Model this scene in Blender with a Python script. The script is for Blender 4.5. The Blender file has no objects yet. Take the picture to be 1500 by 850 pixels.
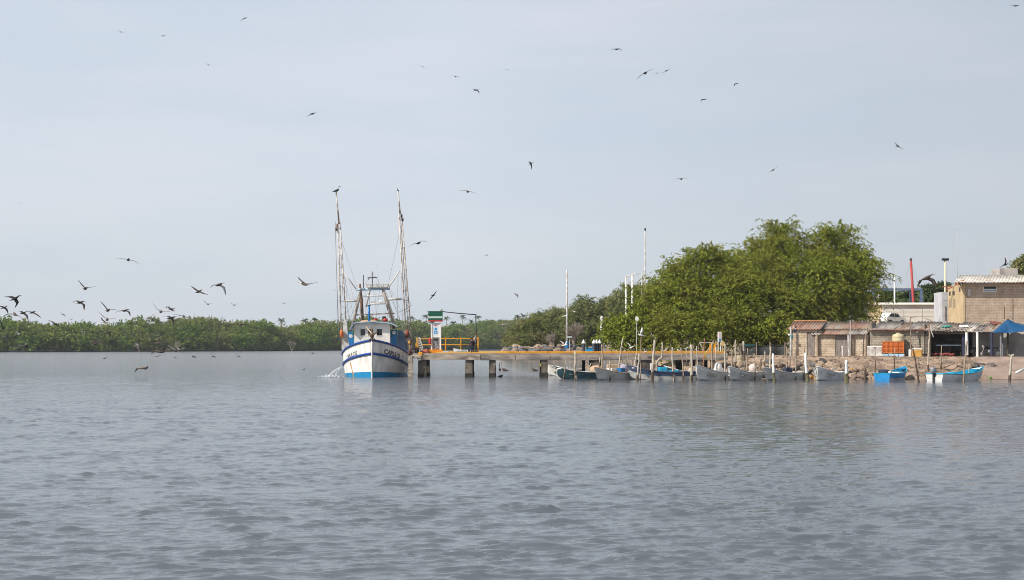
import bpy, bmesh, math, random
import numpy as np
from mathutils import Vector, Matrix, Euler

# ------------------------------------------------------------------ camera, sky, sun, exposure
scene = bpy.context.scene
COL = scene.collection
R = math.radians
HC = 2.9            # eye height above the water (m)
F = 2083.333        # 50 mm lens on a 36 mm sensor, in pixels of the 1500 px wide photograph
HZ = 505.0          # horizon row in the photograph

cam = bpy.data.cameras.new('camera')
cam.lens = 50; cam.sensor_width = 36; cam.sensor_fit = 'HORIZONTAL'
cam.shift_y = (HZ - 425.0) / 1500.0
cam.clip_start = 0.5; cam.clip_end = 4000
camo = bpy.data.objects.new('camera', cam); COL.objects.link(camo)
camo.location = (0, 0, HC); camo.rotation_euler = (R(90), 0, 0)
scene.camera = camo

SUN_EL, SUN_AZ = R(42), R(-120)       # azimuth clockwise from +Y: behind the viewer's left shoulder
TOSUN = Vector((math.sin(SUN_AZ) * math.cos(SUN_EL), math.cos(SUN_AZ) * math.cos(SUN_EL), math.sin(SUN_EL)))
world = bpy.data.worlds.new('World'); scene.world = world; world.use_nodes = True
nt = world.node_tree; nt.nodes.clear()
sky = nt.nodes.new('ShaderNodeTexSky'); sky.sky_type = 'NISHITA'; sky.sun_disc = False
sky.sun_elevation = SUN_EL; sky.sun_rotation = SUN_AZ; sky.dust_density = 2.0; sky.air_density = 1.0; sky.ozone_density = 2.0
# thin high cloud veil in the sky itself: streaks of pale lilac between pale blue
tc = nt.nodes.new('ShaderNodeTexCoord')
mp = nt.nodes.new('ShaderNodeMapping'); mp.inputs['Scale'].default_value = (2.2, 2.2, 13.0); mp.inputs['Rotation'].default_value = (0, R(8), 0)
nz = nt.nodes.new('ShaderNodeTexNoise'); nz.inputs['Scale'].default_value = 1.6; nz.inputs['Detail'].default_value = 5; nz.inputs['Roughness'].default_value = 0.5
rp = nt.nodes.new('ShaderNodeValToRGB')
rp.color_ramp.elements[0].position = 0.36; rp.color_ramp.elements[0].color = (5.75, 6.35, 7.1, 1)
rp.color_ramp.elements[1].position = 0.66; rp.color_ramp.elements[1].color = (6.65, 6.85, 7.45, 1)
mx = nt.nodes.new('ShaderNodeMixRGB'); mx.inputs['Fac'].default_value = 0.80
bg = nt.nodes.new('ShaderNodeBackground'); bg.inputs['Strength'].default_value = 0.1
wo = nt.nodes.new('ShaderNodeOutputWorld')
L = nt.links.new
L(tc.outputs['Generated'], mp.inputs['Vector']); L(mp.outputs['Vector'], nz.inputs['Vector'])
L(nz.outputs['Fac'], rp.inputs['Fac']); L(sky.outputs['Color'], mx.inputs[1]); L(rp.outputs['Color'], mx.inputs[2])
# the veil is thinner and dimmer away from the sun, toward the right
sp = nt.nodes.new('ShaderNodeSeparateXYZ'); mr = nt.nodes.new('ShaderNodeMapRange')
mr.inputs['From Min'].default_value = -0.05; mr.inputs['From Max'].default_value = 0.42; mr.inputs['To Min'].default_value = 1.0; mr.inputs['To Max'].default_value = 0.80
vm = nt.nodes.new('ShaderNodeMixRGB'); vm.blend_type = 'MULTIPLY'; vm.inputs['Fac'].default_value = 1.0
L(tc.outputs['Generated'], sp.inputs[0]); L(sp.outputs['X'], mr.inputs['Value']); L(mx.outputs['Color'], vm.inputs[1]); L(mr.outputs['Result'], vm.inputs[2])
# bright hazy horizon, deeper sky overhead
mr2 = nt.nodes.new('ShaderNodeMapRange'); mr2.interpolation_type = 'SMOOTHSTEP'
mr2.inputs['From Min'].default_value = 0.20; mr2.inputs['From Max'].default_value = 0.75; mr2.inputs['To Min'].default_value = 1.0; mr2.inputs['To Max'].default_value = 0.58
vm2 = nt.nodes.new('ShaderNodeMixRGB'); vm2.blend_type = 'MULTIPLY'; vm2.inputs['Fac'].default_value = 1.0
L(sp.outputs['Z'], mr2.inputs['Value']); L(vm.outputs['Color'], vm2.inputs[1]); L(mr2.outputs['Result'], vm2.inputs[2])
L(vm2.outputs['Color'], bg.inputs['Color']); L(bg.outputs['Background'], wo.inputs['Surface'])

sl = bpy.data.lights.new('sun', 'SUN'); sl.energy = 4.4; sl.angle = R(0.6); sl.color = (1.0, 0.93, 0.82)
so = bpy.data.objects.new('sun', sl); COL.objects.link(so)
so.rotation_euler = TOSUN.to_track_quat('Z', 'Y').to_euler(); so.location = (-60, -60, 80)

scene.view_settings.view_transform = 'Standard'; scene.view_settings.look = 'None'
scene.view_settings.gamma = 1; scene.view_settings.exposure = 0.30; scene.view_settings.use_curve_mapping = False
scene.cycles.use_denoising = True
scene.cycles.filter_width = 0.95
scene.cycles.max_bounces = 6; scene.cycles.diffuse_bounces = 3; scene.cycles.glossy_bounces = 3
scene.cycles.volume_bounces = 0

# ------------------------------------------------------------------ helpers
rng = random.Random(7)
def P(px, py, D):
    """World point that lies D metres away along the view, at a place measured in the photograph."""
    return Vector(((px - 750.0) * D / F, D, HC + (HZ - py) * D / F))
def DW(py): return HC * F / (py - HZ)          # distance of a water surface row
def S(D): return D / F                          # metres per photograph pixel

def lin(v):
    v /= 255.0
    return v / 12.92 if v <= 0.04045 else ((v + 0.055) / 1.055) ** 2.4
def C(r, g, b): return (lin(r), lin(g), lin(b), 1)
def A3(c): return c if len(c) == 4 else (c[0], c[1], c[2], 1)

MATS = {}
def mat(name, col, col2=None, rough=0.7, scale=3.0, metal=0.0, bump=0.0, stretch=(1, 1, 1), lo=0.35, hi=0.65, spec=0.4, detail=6):
    if name in MATS: return MATS[name]
    m = bpy.data.materials.new(name); m.use_nodes = True; t = m.node_tree
    b = t.nodes['Principled BSDF']
    b.inputs['Roughness'].default_value = rough; b.inputs['Metallic'].default_value = metal
    b.inputs['Specular IOR Level'].default_value = spec
    col = A3(col); col2 = A3(col2) if col2 else tuple(c * 0.72 for c in col[:3]) + (1,)
    co = t.nodes.new('ShaderNodeTexCoord'); mp = t.nodes.new('ShaderNodeMapping'); mp.inputs['Scale'].default_value = stretch
    n = t.nodes.new('ShaderNodeTexNoise'); n.inputs['Scale'].default_value = scale; n.inputs['Detail'].default_value = detail
    r = t.nodes.new('ShaderNodeValToRGB')
    r.color_ramp.elements[0].position = lo; r.color_ramp.elements[0].color = col2
    r.color_ramp.elements[1].position = hi; r.color_ramp.elements[1].color = col
    t.links.new(co.outputs['Object'], mp.inputs['Vector']); t.links.new(mp.outputs['Vector'], n.inputs['Vector'])
    t.links.new(n.outputs['Fac'], r.inputs['Fac']); t.links.new(r.outputs['Color'], b.inputs['Base Color'])
    if bump:
        bp = t.nodes.new('ShaderNodeBump'); bp.inputs['Strength'].default_value = 0.6; bp.inputs['Distance'].default_value = bump
        t.links.new(n.outputs['Fac'], bp.inputs['Height']); t.links.new(bp.outputs['Normal'], b.inputs['Normal'])
    MATS[name] = m
    return m

def brick_mat(name, c1, c2, mortar, bw=0.4, bh=0.2, stain=None):
    if name in MATS: return MATS[name]
    m = bpy.data.materials.new(name); m.use_nodes = True; t = m.node_tree; b = t.nodes['Principled BSDF']
    b.inputs['Roughness'].default_value = 0.9; b.inputs['Specular IOR Level'].default_value = 0.2
    co = t.nodes.new('ShaderNodeTexCoord'); se = t.nodes.new('ShaderNodeSeparateXYZ'); ad = t.nodes.new('ShaderNodeMath'); ad.operation = 'ADD'
    cb = t.nodes.new('ShaderNodeCombineXYZ'); br = t.nodes.new('ShaderNodeTexBrick')
    br.inputs['Scale'].default_value = 1.0; br.inputs['Brick Width'].default_value = bw; br.inputs['Row Height'].default_value = bh
    br.inputs['Mortar Size'].default_value = 0.022; br.inputs['Mortar Smooth'].default_value = 0.2
    br.inputs['Color1'].default_value = A3(c1); br.inputs['Color2'].default_value = A3(c2); br.inputs['Mortar'].default_value = A3(mortar)
    n = t.nodes.new('ShaderNodeTexNoise'); n.inputs['Scale'].default_value = 0.9; n.inputs['Detail'].default_value = 7; n.inputs['Roughness'].default_value = 0.65
    r = t.nodes.new('ShaderNodeValToRGB'); r.color_ramp.elements[0].position = 0.38; r.color_ramp.elements[1].position = 0.6
    r.color_ramp.elements[0].color = A3(stain or (0.6, 0.58, 0.56)); r.color_ramp.elements[1].color = (1, 1, 1, 1)
    mu = t.nodes.new('ShaderNodeMixRGB'); mu.blend_type = 'MULTIPLY'; mu.inputs['Fac'].default_value = 1
    k = t.links.new
    k(co.outputs['Object'], se.inputs[0]); k(se.outputs['X'], ad.inputs[0]); k(se.outputs['Y'], ad.inputs[1])
    k(ad.outputs[0], cb.inputs['X']); k(se.outputs['Z'], cb.inputs['Y']); k(cb.outputs[0], br.inputs['Vector'])
    k(co.outputs['Object'], n.inputs['Vector']); k(n.outputs['Fac'], r.inputs['Fac'])
    k(br.outputs['Color'], mu.inputs[1]); k(r.outputs['Color'], mu.inputs[2]); k(mu.outputs[0], b.inputs['Base Color'])
    bp = t.nodes.new('ShaderNodeBump'); bp.inputs['Distance'].default_value = 0.02; bp.inputs['Strength'].default_value = 0.7; bp.invert = True
    k(br.outputs['Fac'], bp.inputs['Height']); k(bp.outputs['Normal'], b.inputs['Normal'])
    MATS[name] = m
    return m

def leaf_mat(name, cols, trans=0.3, patch=None, patch_scale=0.25):
    if name in MATS: return MATS[name]
    m = bpy.data.materials.new(name); m.use_nodes = True; t = m.node_tree; t.nodes.clear()
    out = t.nodes.new('ShaderNodeOutputMaterial'); g = t.nodes.new('ShaderNodeNewGeometry'); r = t.nodes.new('ShaderNodeValToRGB')
    e = r.color_ramp.elements
    while len(e) < len(cols): e.new(0.5)
    for i, c in enumerate(cols): e[i].position = i / (len(cols) - 1); e[i].color = A3(c)
    k = t.links.new; k(g.outputs['Random Per Island'], r.inputs['Fac']); src = r.outputs['Color']
    if patch:
        co = t.nodes.new('ShaderNodeTexCoord'); n = t.nodes.new('ShaderNodeTexNoise'); n.inputs['Scale'].default_value = patch_scale; n.inputs['Detail'].default_value = 3
        rr = t.nodes.new('ShaderNodeValToRGB'); rr.color_ramp.elements[0].position = 0.42; rr.color_ramp.elements[1].position = 0.62
        mm = t.nodes.new('ShaderNodeMixRGB'); mm.inputs[2].default_value = A3(patch)
        k(co.outputs['Object'], n.inputs['Vector']); k(n.outputs['Fac'], rr.inputs['Fac']); k(rr.outputs['Color'], mm.inputs['Fac']); k(src, mm.inputs[1]); src = mm.outputs[0]
    d = t.nodes.new('ShaderNodeBsdfDiffuse'); tr = t.nodes.new('ShaderNodeBsdfTranslucent'); mi = t.nodes.new('ShaderNodeMixShader'); mi.inputs['Fac'].default_value = trans
    k(src, d.inputs['Color']); k(src, tr.inputs['Color']); k(d.outputs[0], mi.inputs[1]); k(tr.outputs[0], mi.inputs[2]); k(mi.outputs[0], out.inputs['Surface'])
    MATS[name] = m
    return m

def tag(o, label=None, cat=None, group=None, kind=None):
    if label: o['label'] = label
    if cat: o['category'] = cat
    if group: o['group'] = group
    if kind: o['kind'] = kind
    return o
def thing(name, label, cat, loc=(0, 0, 0), rz=0, group=None):
    o = bpy.data.objects.new(name, None); COL.objects.link(o); o.location = loc; o.rotation_euler = (0, 0, rz); o.empty_display_size = 0.3
    return tag(o, label, cat, group)
def origin(o):
    v = Vector((0, 0, 0))
    while o: v += o.location; o = o.parent
    return v

class MB:
    """Collects shapes; build() links them as one mesh object."""
    def __init__(s): s.v, s.f, s.m = [], [], []
    def add(s, vs, fs, mi=0):
        o = len(s.v); s.v += [tuple(v) for v in vs]
        s.f += [tuple(i + o for i in f) for f in fs]; s.m += [mi] * len(fs); return s
    def box(s, a, b, mi=0):
        (x0, y0, z0), (x1, y1, z1) = a, b
        vs = [(x0,y0,z0),(x1,y0,z0),(x1,y1,z0),(x0,y1,z0),(x0,y0,z1),(x1,y0,z1),(x1,y1,z1),(x0,y1,z1)]
        return s.add(vs, [(3,2,1,0),(4,5,6,7),(0,1,5,4),(1,2,6,5),(2,3,7,6),(3,0,4,7)], mi)
    def bbox(s, a, b, bev, mi=0):
        """box with chamfered edges"""
        (x0, y0, z0), (x1, y1, z1) = a, b; e = bev
        rings = []
        for z, q in ((z0, e), (z0 + e, 0), (z1 - e, 0), (z1, e)):
            rings.append([(x0+e,y0+q,z),(x1-e,y0+q,z),(x1-q,y0+e,z),(x1-q,y1-e,z),(x1-e,y1-q,z),(x0+e,y1-q,z),(x0+q,y1-e,z),(x0+q,y0+e,z)])
        return s.loft(rings, True, True, mi)
    def loft(s, rings, closed=True, caps=True, mi=0):
        n = len(rings[0]); vs = [v for r in rings for v in r]; fs = []
        for i in range(len(rings) - 1):
            for j in range(n if closed else n - 1):
                k = (j + 1) % n; fs.append((i*n+j, i*n+k, (i+1)*n+k, (i+1)*n+j))
        if caps: fs.append(tuple(range(n - 1, -1, -1))); fs.append(tuple((len(rings)-1)*n + j for j in range(n)))
        return s.add(vs, fs, mi)
    def tube(s, pts, r, n=6, mi=0, caps=True):
        pts = [Vector(p) for p in pts]; rs = r if isinstance(r, (list, tuple)) else [r] * len(pts); rings = []
        up = Vector((0.13, 0.31, 0.94)).normalized()
        for i, p in enumerate(pts):
            d = (pts[min(i+1, len(pts)-1)] - pts[max(i-1, 0)]); d = d.normalized() if d.length > 1e-9 else Vector((0,0,1))
            if abs(d.dot(up)) > 0.97: up = Vector((0.9, 0.3, 0.1)).normalized()
            a = d.cross(up).normalized(); b = d.cross(a)
            rings.append([p + (a * math.cos(2*math.pi*j/n) + b * math.sin(2*math.pi*j/n)) * rs[i] for j in range(n)])
        return s.loft(rings, True, caps, mi)
    def lathe(s, c, prof, n=14, mi=0):
        c = Vector(c)
        return s.loft([[c + Vector((r*math.cos(2*math.pi*j/n), r*math.sin(2*math.pi*j/n), z)) for j in range(n)] for r, z in prof], True, True, mi)
    def prism(s, poly, d, mi=0):
        """poly: 3d points, extruded by the vector d"""
        d = Vector(d); a = [Vector(p) for p in poly]; n = len(a)
        vs = a + [p + d for p in a]
        fs = [tuple(range(n - 1, -1, -1)), tuple(range(n, 2*n))] + [(i, (i+1) % n, n + (i+1) % n, n + i) for i in range(n)]
        return s.add(vs, fs, mi)
    def blob(s, c, r, n=10, e=1.0, mi=0, M=None):
        """superellipsoid; e < 1 is boxier"""
        c = Vector(c); rings = []
        f = lambda q: math.copysign(abs(q) ** e, q)
        for i in range(n // 2 + 1):
            t = -math.pi/2 + math.pi * i / (n // 2); t = max(-1.53, min(1.53, t))
            rg = []
            for j in range(n):
                a = 2*math.pi*j/n
                v = Vector((r[0]*f(math.cos(t))*f(math.cos(a)), r[1]*f(math.cos(t))*f(math.sin(a)), r[2]*f(math.sin(t))))
                if M: v = M @ v
                rg.append(c + v)
            rings.append(rg)
        return s.loft(rings, True, True, mi)
    def build(s, name, mats, parent=None, local=False, smooth=False, label=None):
        me = bpy.data.meshes.new(name)
        mats = mats if isinstance(mats, (list, tuple)) else [mats]
        off = Vector((0, 0, 0)); o = bpy.data.objects.new(name, me); COL.objects.link(o)
        if parent:
            o.parent = parent
            if not local: off = origin(parent)
        elif s.v and not local:
            off = Vector(s.v[0])*0 + sum((Vector(v) for v in s.v), Vector())/len(s.v); off.z = min(v[2] for v in s.v); o.location = off
        me.from_pydata([(v[0]-off.x, v[1]-off.y, v[2]-off.z) for v in s.v], [], s.f)
        for m in mats: me.materials.append(m)
        if len(mats) > 1: me.polygons.foreach_set('material_index', s.m)
        if smooth: me.polygons.foreach_set('use_smooth', [True] * len(s.f))
        me.update()
        if label: o['label'] = label
        return o

def np_mesh(name, V, Q, material, parent=None, loc=None, smooth=False):
    me = bpy.data.meshes.new(name); V = np.asarray(V, np.float32); Q = np.asarray(Q, np.int32)
    o = bpy.data.objects.new(name, me); COL.objects.link(o)
    off = np.array(origin(parent)) if parent else np.array(loc if loc is not None else (0, 0, 0))
    if parent: o.parent = parent
    else: o.location = off
    V = V - off.astype(np.float32)
    k = Q.shape[1]
    me.vertices.add(len(V)); me.vertices.foreach_set('co', V.ravel())
    me.loops.add(Q.size); me.loops.foreach_set('vertex_index', Q.ravel())
    me.polygons.add(len(Q)); me.polygons.foreach_set('loop_start', np.arange(0, Q.size, k, dtype=np.int32))
    if smooth: me.polygons.foreach_set('use_smooth', np.ones(len(Q), bool))
    me.materials.append(material); me.update(calc_edges=True)
    return o

def dup(o, parent=None):
    c = o.copy(); COL.objects.link(c)
    if parent: c.parent = parent
    for ch in list(o.children): dup(ch, c)
    return c

# ---- text turned into a flat mesh (u, v) that can be laid on any surface
def text_uv(body, size, shear=0.0):
    cu = bpy.data.curves.new('lettering', 'FONT'); cu.body = body; cu.size = size; cu.shear = shear; cu.resolution_u = 3; cu.offset = size * 0.035
    o = bpy.data.objects.new('lettering', cu); COL.objects.link(o); bpy.context.view_layer.update()
    dg = bpy.context.evaluated_depsgraph_get(); me = o.evaluated_get(dg).to_mesh()
    V = [tuple(v.co) for v in me.vertices]; Fc = [tuple(p.vertices) for p in me.polygons]
    o.evaluated_get(dg).to_mesh_clear(); bpy.data.objects.remove(o)
    return V, Fc

# ---- foliage: sprays of small leaf faces through the volume of a crown
def leaves(seed, blobs, n, K, length, leaf, droop=0.5, inner=0.25, up=0.25, spread=0.14, jit=0.5):
    g = np.random.default_rng(seed); B = np.array(blobs, float)
    w = (B[:,3]*B[:,4] + B[:,3]*B[:,5] + B[:,4]*B[:,5]); w /= w.sum()
    org, dirs = [], []; need = n
    while need > 0:
        m = need * 2 + 50
        i = g.choice(len(B), m, p=w); u = g.normal(size=(m, 3)); u /= np.linalg.norm(u, axis=1)[:, None]
        u[:, 2] = np.where(u[:, 2] < -0.3, -u[:, 2]*g.choice([1, -0.9], m), u[:, 2])
        rr = np.where(g.random(m) < inner, g.uniform(0.35, 0.8, m), g.uniform(0.78, 1.0, m))
        p = B[i,:3] + u * B[i,3:6] * rr[:, None]
        dd = np.sqrt((((p[:, None, :] - B[None, :, :3]) / B[None, :, 3:6]) ** 2).sum(-1)).min(1)
        ok = (dd > 0.70) | (g.random(m) < inner * 0.6)
        p, u = p[ok][:need], u[ok][:need]
        org.append(p); dirs.append(u); need -= len(p)
    p = np.concatenate(org); u = np.concatenate(dirs); n = len(p)
    d = u * 0.9 + g.normal(size=(n, 3)) * jit; d[:, 2] += up; d /= np.linalg.norm(d, axis=1)[:, None]
    Ls = length * g.uniform(0.55, 1.3, n)
    s = (np.arange(K) + g.random((n, K))) / K
    q = p[:, None, :] + d[:, None, :] * (Ls[:, None] * s)[..., None]
    q[..., 2] -= droop * Ls[:, None] * s ** 2
    q += g.normal(size=q.shape) * spread
    tan = d[:, None, :] * np.ones((n, K, 1)); tan[..., 2] -= 2 * droop * s
    tan = tan / np.linalg.norm(tan, axis=-1)[..., None] + g.normal(size=q.shape) * 0.55
    tan /= np.linalg.norm(tan, axis=-1)[..., None]
    nrm = g.normal(size=q.shape) * 0.6 + u[:, None, :] * 0.7; nrm[..., 2] += 0.5
    side = np.cross(tan, nrm); side /= (np.linalg.norm(side, axis=-1)[..., None] + 1e-9)
    sc = g.uniform(0.6, 1.35, (n, K))[..., None]
    a = tan * leaf[0] * 0.5 * sc; b = side * leaf[1] * 0.5 * sc
    V = np.stack([q - a, q + b * 1.0 - a * 0.1, q + a, q - b * 1.0 - a * 0.1], axis=2).reshape(-1, 3)
    Q = np.arange(len(V)).reshape(-1, 4)
    return V, Q

def limb(mb, a, b, r0, r1, g, bend=0.12, n=5):
    a, b = Vector(a), Vector(b); pts, rs = [], []; L = (b - a).length
    o = Vector((g.uniform(-1, 1), g.uniform(-1, 1), g.uniform(0, 1))) * bend * L
    for i in range(n + 1):
        t = i / n; pts.append(a.lerp(b, t) + o * math.sin(math.pi * t)); rs.append(r0 + (r1 - r0) * t)
    mb.tube(pts, rs, 7)

def clumps(seed, blobs, k=11, f=0.36):
    g = random.Random(seed); out = []
    for x, y, z, rx, ry, rz in blobs:
        out.append((x, y, z, rx * .52, ry * .52, rz * .52))
        for i in range(k):
            v = Vector((g.gauss(0, 1), g.gauss(0, 1) - .25, g.gauss(0, 1) + .25)).normalized(); q = f * g.uniform(.65, 1.2)
            out.append((x + v.x * rx * .74, y + v.y * ry * .74, z + v.z * rz * .74, rx * q, ry * q, rz * q * .8))
    return out

def tree(name, label, group, base, blobs, lm, bark, seed, n, K, length, leaf, trunk_r=0.3, droop=0.5, inner=0.25, up=0.25, spread=0.14, fork=0.35):
    t = thing(name, label, 'tree', base, 0, group); g = random.Random(seed)
    mb = MB(); b0 = Vector(base); cen = sum((Vector(b[:3]) for b in blobs), Vector()) / len(blobs)
    f = b0.lerp(Vector((cen.x, cen.y, cen.z)), fork); f.x += g.uniform(-.3, .3)
    limb(mb, b0 - Vector((0, 0, 0.3)), f, trunk_r, trunk_r * 0.75, g, 0.08)
    for b in blobs: limb(mb, f, Vector(b[:3]) + Vector((0, 0, b[5] * 0.3)), trunk_r * 0.55, trunk_r * 0.12, g, 0.15)
    mb.build('trunk', bark, t, smooth=True)
    V, Q = leaves(seed, clumps(seed, blobs) if n > 850 else blobs, n, K, length, leaf, droop, inner, up, spread)
    np_mesh('crown', V, Q, lm, t)
    return t
# ------------------------------------------------------------------ shared materials
white = mat('white_paint', (0.80, 0.79, 0.77), (0.62, 0.60, 0.57), 0.45, 1.3, lo=0.25, hi=0.55)
grey_white = mat('weathered_white', (0.62, 0.62, 0.61), (0.36, 0.33, 0.30), 0.6, 2.2)
steel_white = mat('white_steel', (0.70, 0.69, 0.66), (0.45, 0.40, 0.35), 0.5, 3.0, lo=0.3, hi=0.55)
rust = mat('rusty_steel', (0.28, 0.16, 0.10), (0.12, 0.07, 0.05), 0.8, 4)
dark = mat('dark_metal', (0.035, 0.035, 0.04), (0.02, 0.02, 0.022), 0.5, 6)
black = mat('black_rubber', (0.02, 0.02, 0.022), (0.012, 0.012, 0.012), 0.6, 6)
glass = mat('dark_glass', (0.02, 0.025, 0.03), (0.01, 0.012, 0.015), 0.06, 2, spec=0.6)
blue_deep = mat('deep_blue_paint', (0.012, 0.07, 0.33), (0.01, 0.05, 0.22), 0.4, 3)
blue_light = mat('light_blue_paint', (0.01, 0.27, 0.55), (0.008, 0.20, 0.42), 0.45, 2)
blue_panel = mat('blue_panel_paint', (0.01, 0.17, 0.42), (0.01, 0.12, 0.32), 0.45, 3)
cyan_paint = mat('cyan_paint', (0.02, 0.38, 0.60), (0.02, 0.28, 0.46), 0.5, 2)
pale_blue = mat('pale_blue_paint', (0.42, 0.55, 0.66), (0.3, 0.42, 0.52), 0.5, 2)
yellow = mat('yellow_paint', (0.72, 0.33, 0.02), (0.55, 0.22, 0.02), 0.6, 2.5)
yellow_worn = mat('worn_yellow_paint', (0.74, 0.34, 0.02), (0.60, 0.36, 0.12), 0.75, 1.1, lo=0.38, hi=0.55, stretch=(0.5, 2, 2))
orange = mat('orange_plastic', (0.64, 0.17, 0.03), (0.42, 0.10, 0.02), 0.5, 3)
red = mat('red_paint', (0.5, 0.035, 0.03), (0.3, 0.02, 0.02), 0.5, 3)
wood = mat('weathered_wood', (0.40, 0.32, 0.24), (0.20, 0.15, 0.11), 0.85, 5, stretch=(3, 3, 0.5))
wood_pale = mat('pale_driftwood', (0.56, 0.50, 0.42), (0.30, 0.25, 0.19), 0.85, 5, stretch=(3, 3, 0.5))
wood_dark = mat('dark_wet_wood', (0.13, 0.09, 0.06), (0.05, 0.035, 0.028), 0.8, 5, stretch=(3, 3, 0.5))
plank = mat('grey_plank', (0.30, 0.26, 0.24), (0.16, 0.13, 0.12), 0.9, 4, stretch=(5, 5, 0.4))
concrete = mat('stained_concrete', (0.46, 0.40, 0.33), (0.17, 0.14, 0.12), 0.9, 1.6, stretch=(0.6, 1, 2.2), lo=0.36, hi=0.62, bump=0.02)
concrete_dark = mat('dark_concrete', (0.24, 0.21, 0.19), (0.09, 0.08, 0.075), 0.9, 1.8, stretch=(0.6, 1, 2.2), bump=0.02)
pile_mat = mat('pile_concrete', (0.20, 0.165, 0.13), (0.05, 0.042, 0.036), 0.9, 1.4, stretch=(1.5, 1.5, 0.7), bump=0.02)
bark = mat('tree_bark', (0.16, 0.12, 0.09), (0.08, 0.06, 0.045), 0.95, 5, bump=0.02)
bark_pale = mat('pale_bark', (0.34, 0.29, 0.24), (0.2, 0.17, 0.14), 0.95, 5)

# ------------------------------------------------------------------ water
def water():
    ys = [5.0]
    while ys[-1] < 145: ys.append(ys[-1] * 1.0024 + 0.006)
    while ys[-1] < 1400: ys.append(ys[-1] + max(.4, min(ys[-1] * .03, (ys[-1] - ys[-2]) * 1.12)))
    ys = np.array(ys); nc = 620
    u = np.concatenate([[-6.0, -2.0, -1.3], np.linspace(-1, 1, nc), [1.3, 2.0, 6.0]])
    Y = ys[:, None] * np.ones((1, len(u)))
    hw = np.minimum(0.40 * ys + 3, 520)
    X = hw[:, None] * np.clip(u, -1, 1)[None, :] + (np.sign(u) * np.maximum(np.abs(u) - 1, 0))[None, :] * 60
    dx = 2 * hw / nc; dy = np.gradient(ys); sp = np.maximum(dx, dy)[:, None]
    g = np.random.default_rng(3); Z = np.zeros_like(X)
    lam = np.exp(np.linspace(np.log(0.13), np.log(1.3), 100)); rms = 0.075
    for l in lam:
        th = g.normal(-1.5, 0.5); kx, ky = math.cos(th) * 2*math.pi/l, math.sin(th) * 2*math.pi/l
        w = np.clip((l / sp - 2.0) / 2.0, 0, 1)
        a = rms * math.sqrt(2.0 / len(lam)) * l / (2*math.pi) * (1.2 if l < 0.5 else 0.5)
        ph = kx * X + ky * Y + g.uniform(0, 6.28)
        Z += w * a * (np.sin(ph) - 0.3 * np.cos(2 * ph))
    for i in range(56):      # short steep crests that come and go
        l = math.exp(g.uniform(math.log(0.28), math.log(0.95))); th = g.normal(-1.5, 0.28); kx, ky = math.cos(th) * 2*math.pi/l, math.sin(th) * 2*math.pi/l
        w = np.clip((l / sp - 2.5) / 2.5, 0, 1); q = g.uniform(0, 6.28, 4)
        e1 = np.sin(X * 2.1 / l * g.uniform(.5, .9) + Y * g.uniform(-.5, .5) + q[0] + 1.3 * np.sin(Y * .9 / l + q[3])); e2 = np.sin(Y * 0.62 / l + X * g.uniform(-.3, .3) + q[1])
        env = np.clip(e1 - 0.4, 0, 1) * np.clip(e2 - 0.5, 0, 1) * 2.6
        ph = kx * X + ky * Y + q[2]; Z += w * env * 0.046 * l * np.exp(3.6 * (np.sin(ph + 0.6 * np.sin(ph - 2.3)) - 1))
    A = 1 + 0.22 * np.sin(X/9 + Y/23 + 1) + 0.2 * np.sin(X/17 - Y/11 + 2) + 0.15 * np.sin(X/5 + Y/31)
    sm = lambda t: np.clip(t, 0, 1) ** 2 * (3 - 2 * np.clip(t, 0, 1))
    lee = sm((Y - 103) / 6) * sm((X - 1 + (Y - 110) * 0.1) / 6)      # calm water in the shelter of the bank
    A *= (1 - 0.78 * lee) * (1 - 0.75 * sm((Y - 95) / 55))
    Z *= np.clip(A, 0.05, 1.6)
    V = np.stack([X, Y, Z], -1).reshape(-1, 3); n, c = X.shape
    i = np.arange(n - 1)[:, None] * c + np.arange(c - 1)[None, :]
    Q = np.stack([i, i + 1, i + c + 1, i + c], -1).reshape(-1, 4)
    m = bpy.data.materials.new('lagoon_water'); m.use_nodes = True; t = m.node_tree; b = t.nodes['Principled BSDF']
    b.inputs['Base Color'].default_value = (0.12, 0.133, 0.16, 1); b.inputs['Roughness'].default_value = 0.09; b.inputs['IOR'].default_value = 1.42
    co = t.nodes.new('ShaderNodeTexCoord'); k = t.links.new; last = None
    for sc, st, dist, amt in ((1.0, (2.2, 5.2, 1), 0.05, 0.36), (1.0, (7, 17, 1), 0.015, 0.3)):
        mp = t.nodes.new('ShaderNodeMapping'); mp.inputs['Scale'].default_value = st
        nz = t.nodes.new('ShaderNodeTexNoise'); nz.inputs['Scale'].default_value = sc; nz.inputs['Detail'].default_value = 3
        bp = t.nodes.new('ShaderNodeBump'); bp.inputs['Distance'].default_value = dist; bp.inputs['Strength'].default_value = amt
        k(co.outputs['Object'], mp.inputs['Vector']); k(mp.outputs['Vector'], nz.inputs['Vector']); k(nz.outputs['Fac'], bp.inputs['Height'])
        if last: k(last.outputs['Normal'], bp.inputs['Normal'])
        an = t.nodes.new('ShaderNodeAttribute'); an.attribute_name = 'ripple'; ml = t.nodes.new('ShaderNodeMath'); ml.operation = 'MULTIPLY'; ml.inputs[1].default_value = amt; k(an.outputs['Fac'], ml.inputs[0]); k(ml.outputs[0], bp.inputs['Strength'])
        last = bp
    # beyond the finely meshed near water the longer waves are carried by a bump of their own
    mp = t.nodes.new('ShaderNodeMapping'); mp.inputs['Scale'].default_value = (0.9, 2.2, 1); nz = t.nodes.new('ShaderNodeTexNoise'); nz.inputs['Scale'].default_value = 1.0; nz.inputs['Detail'].default_value = 4
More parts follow.
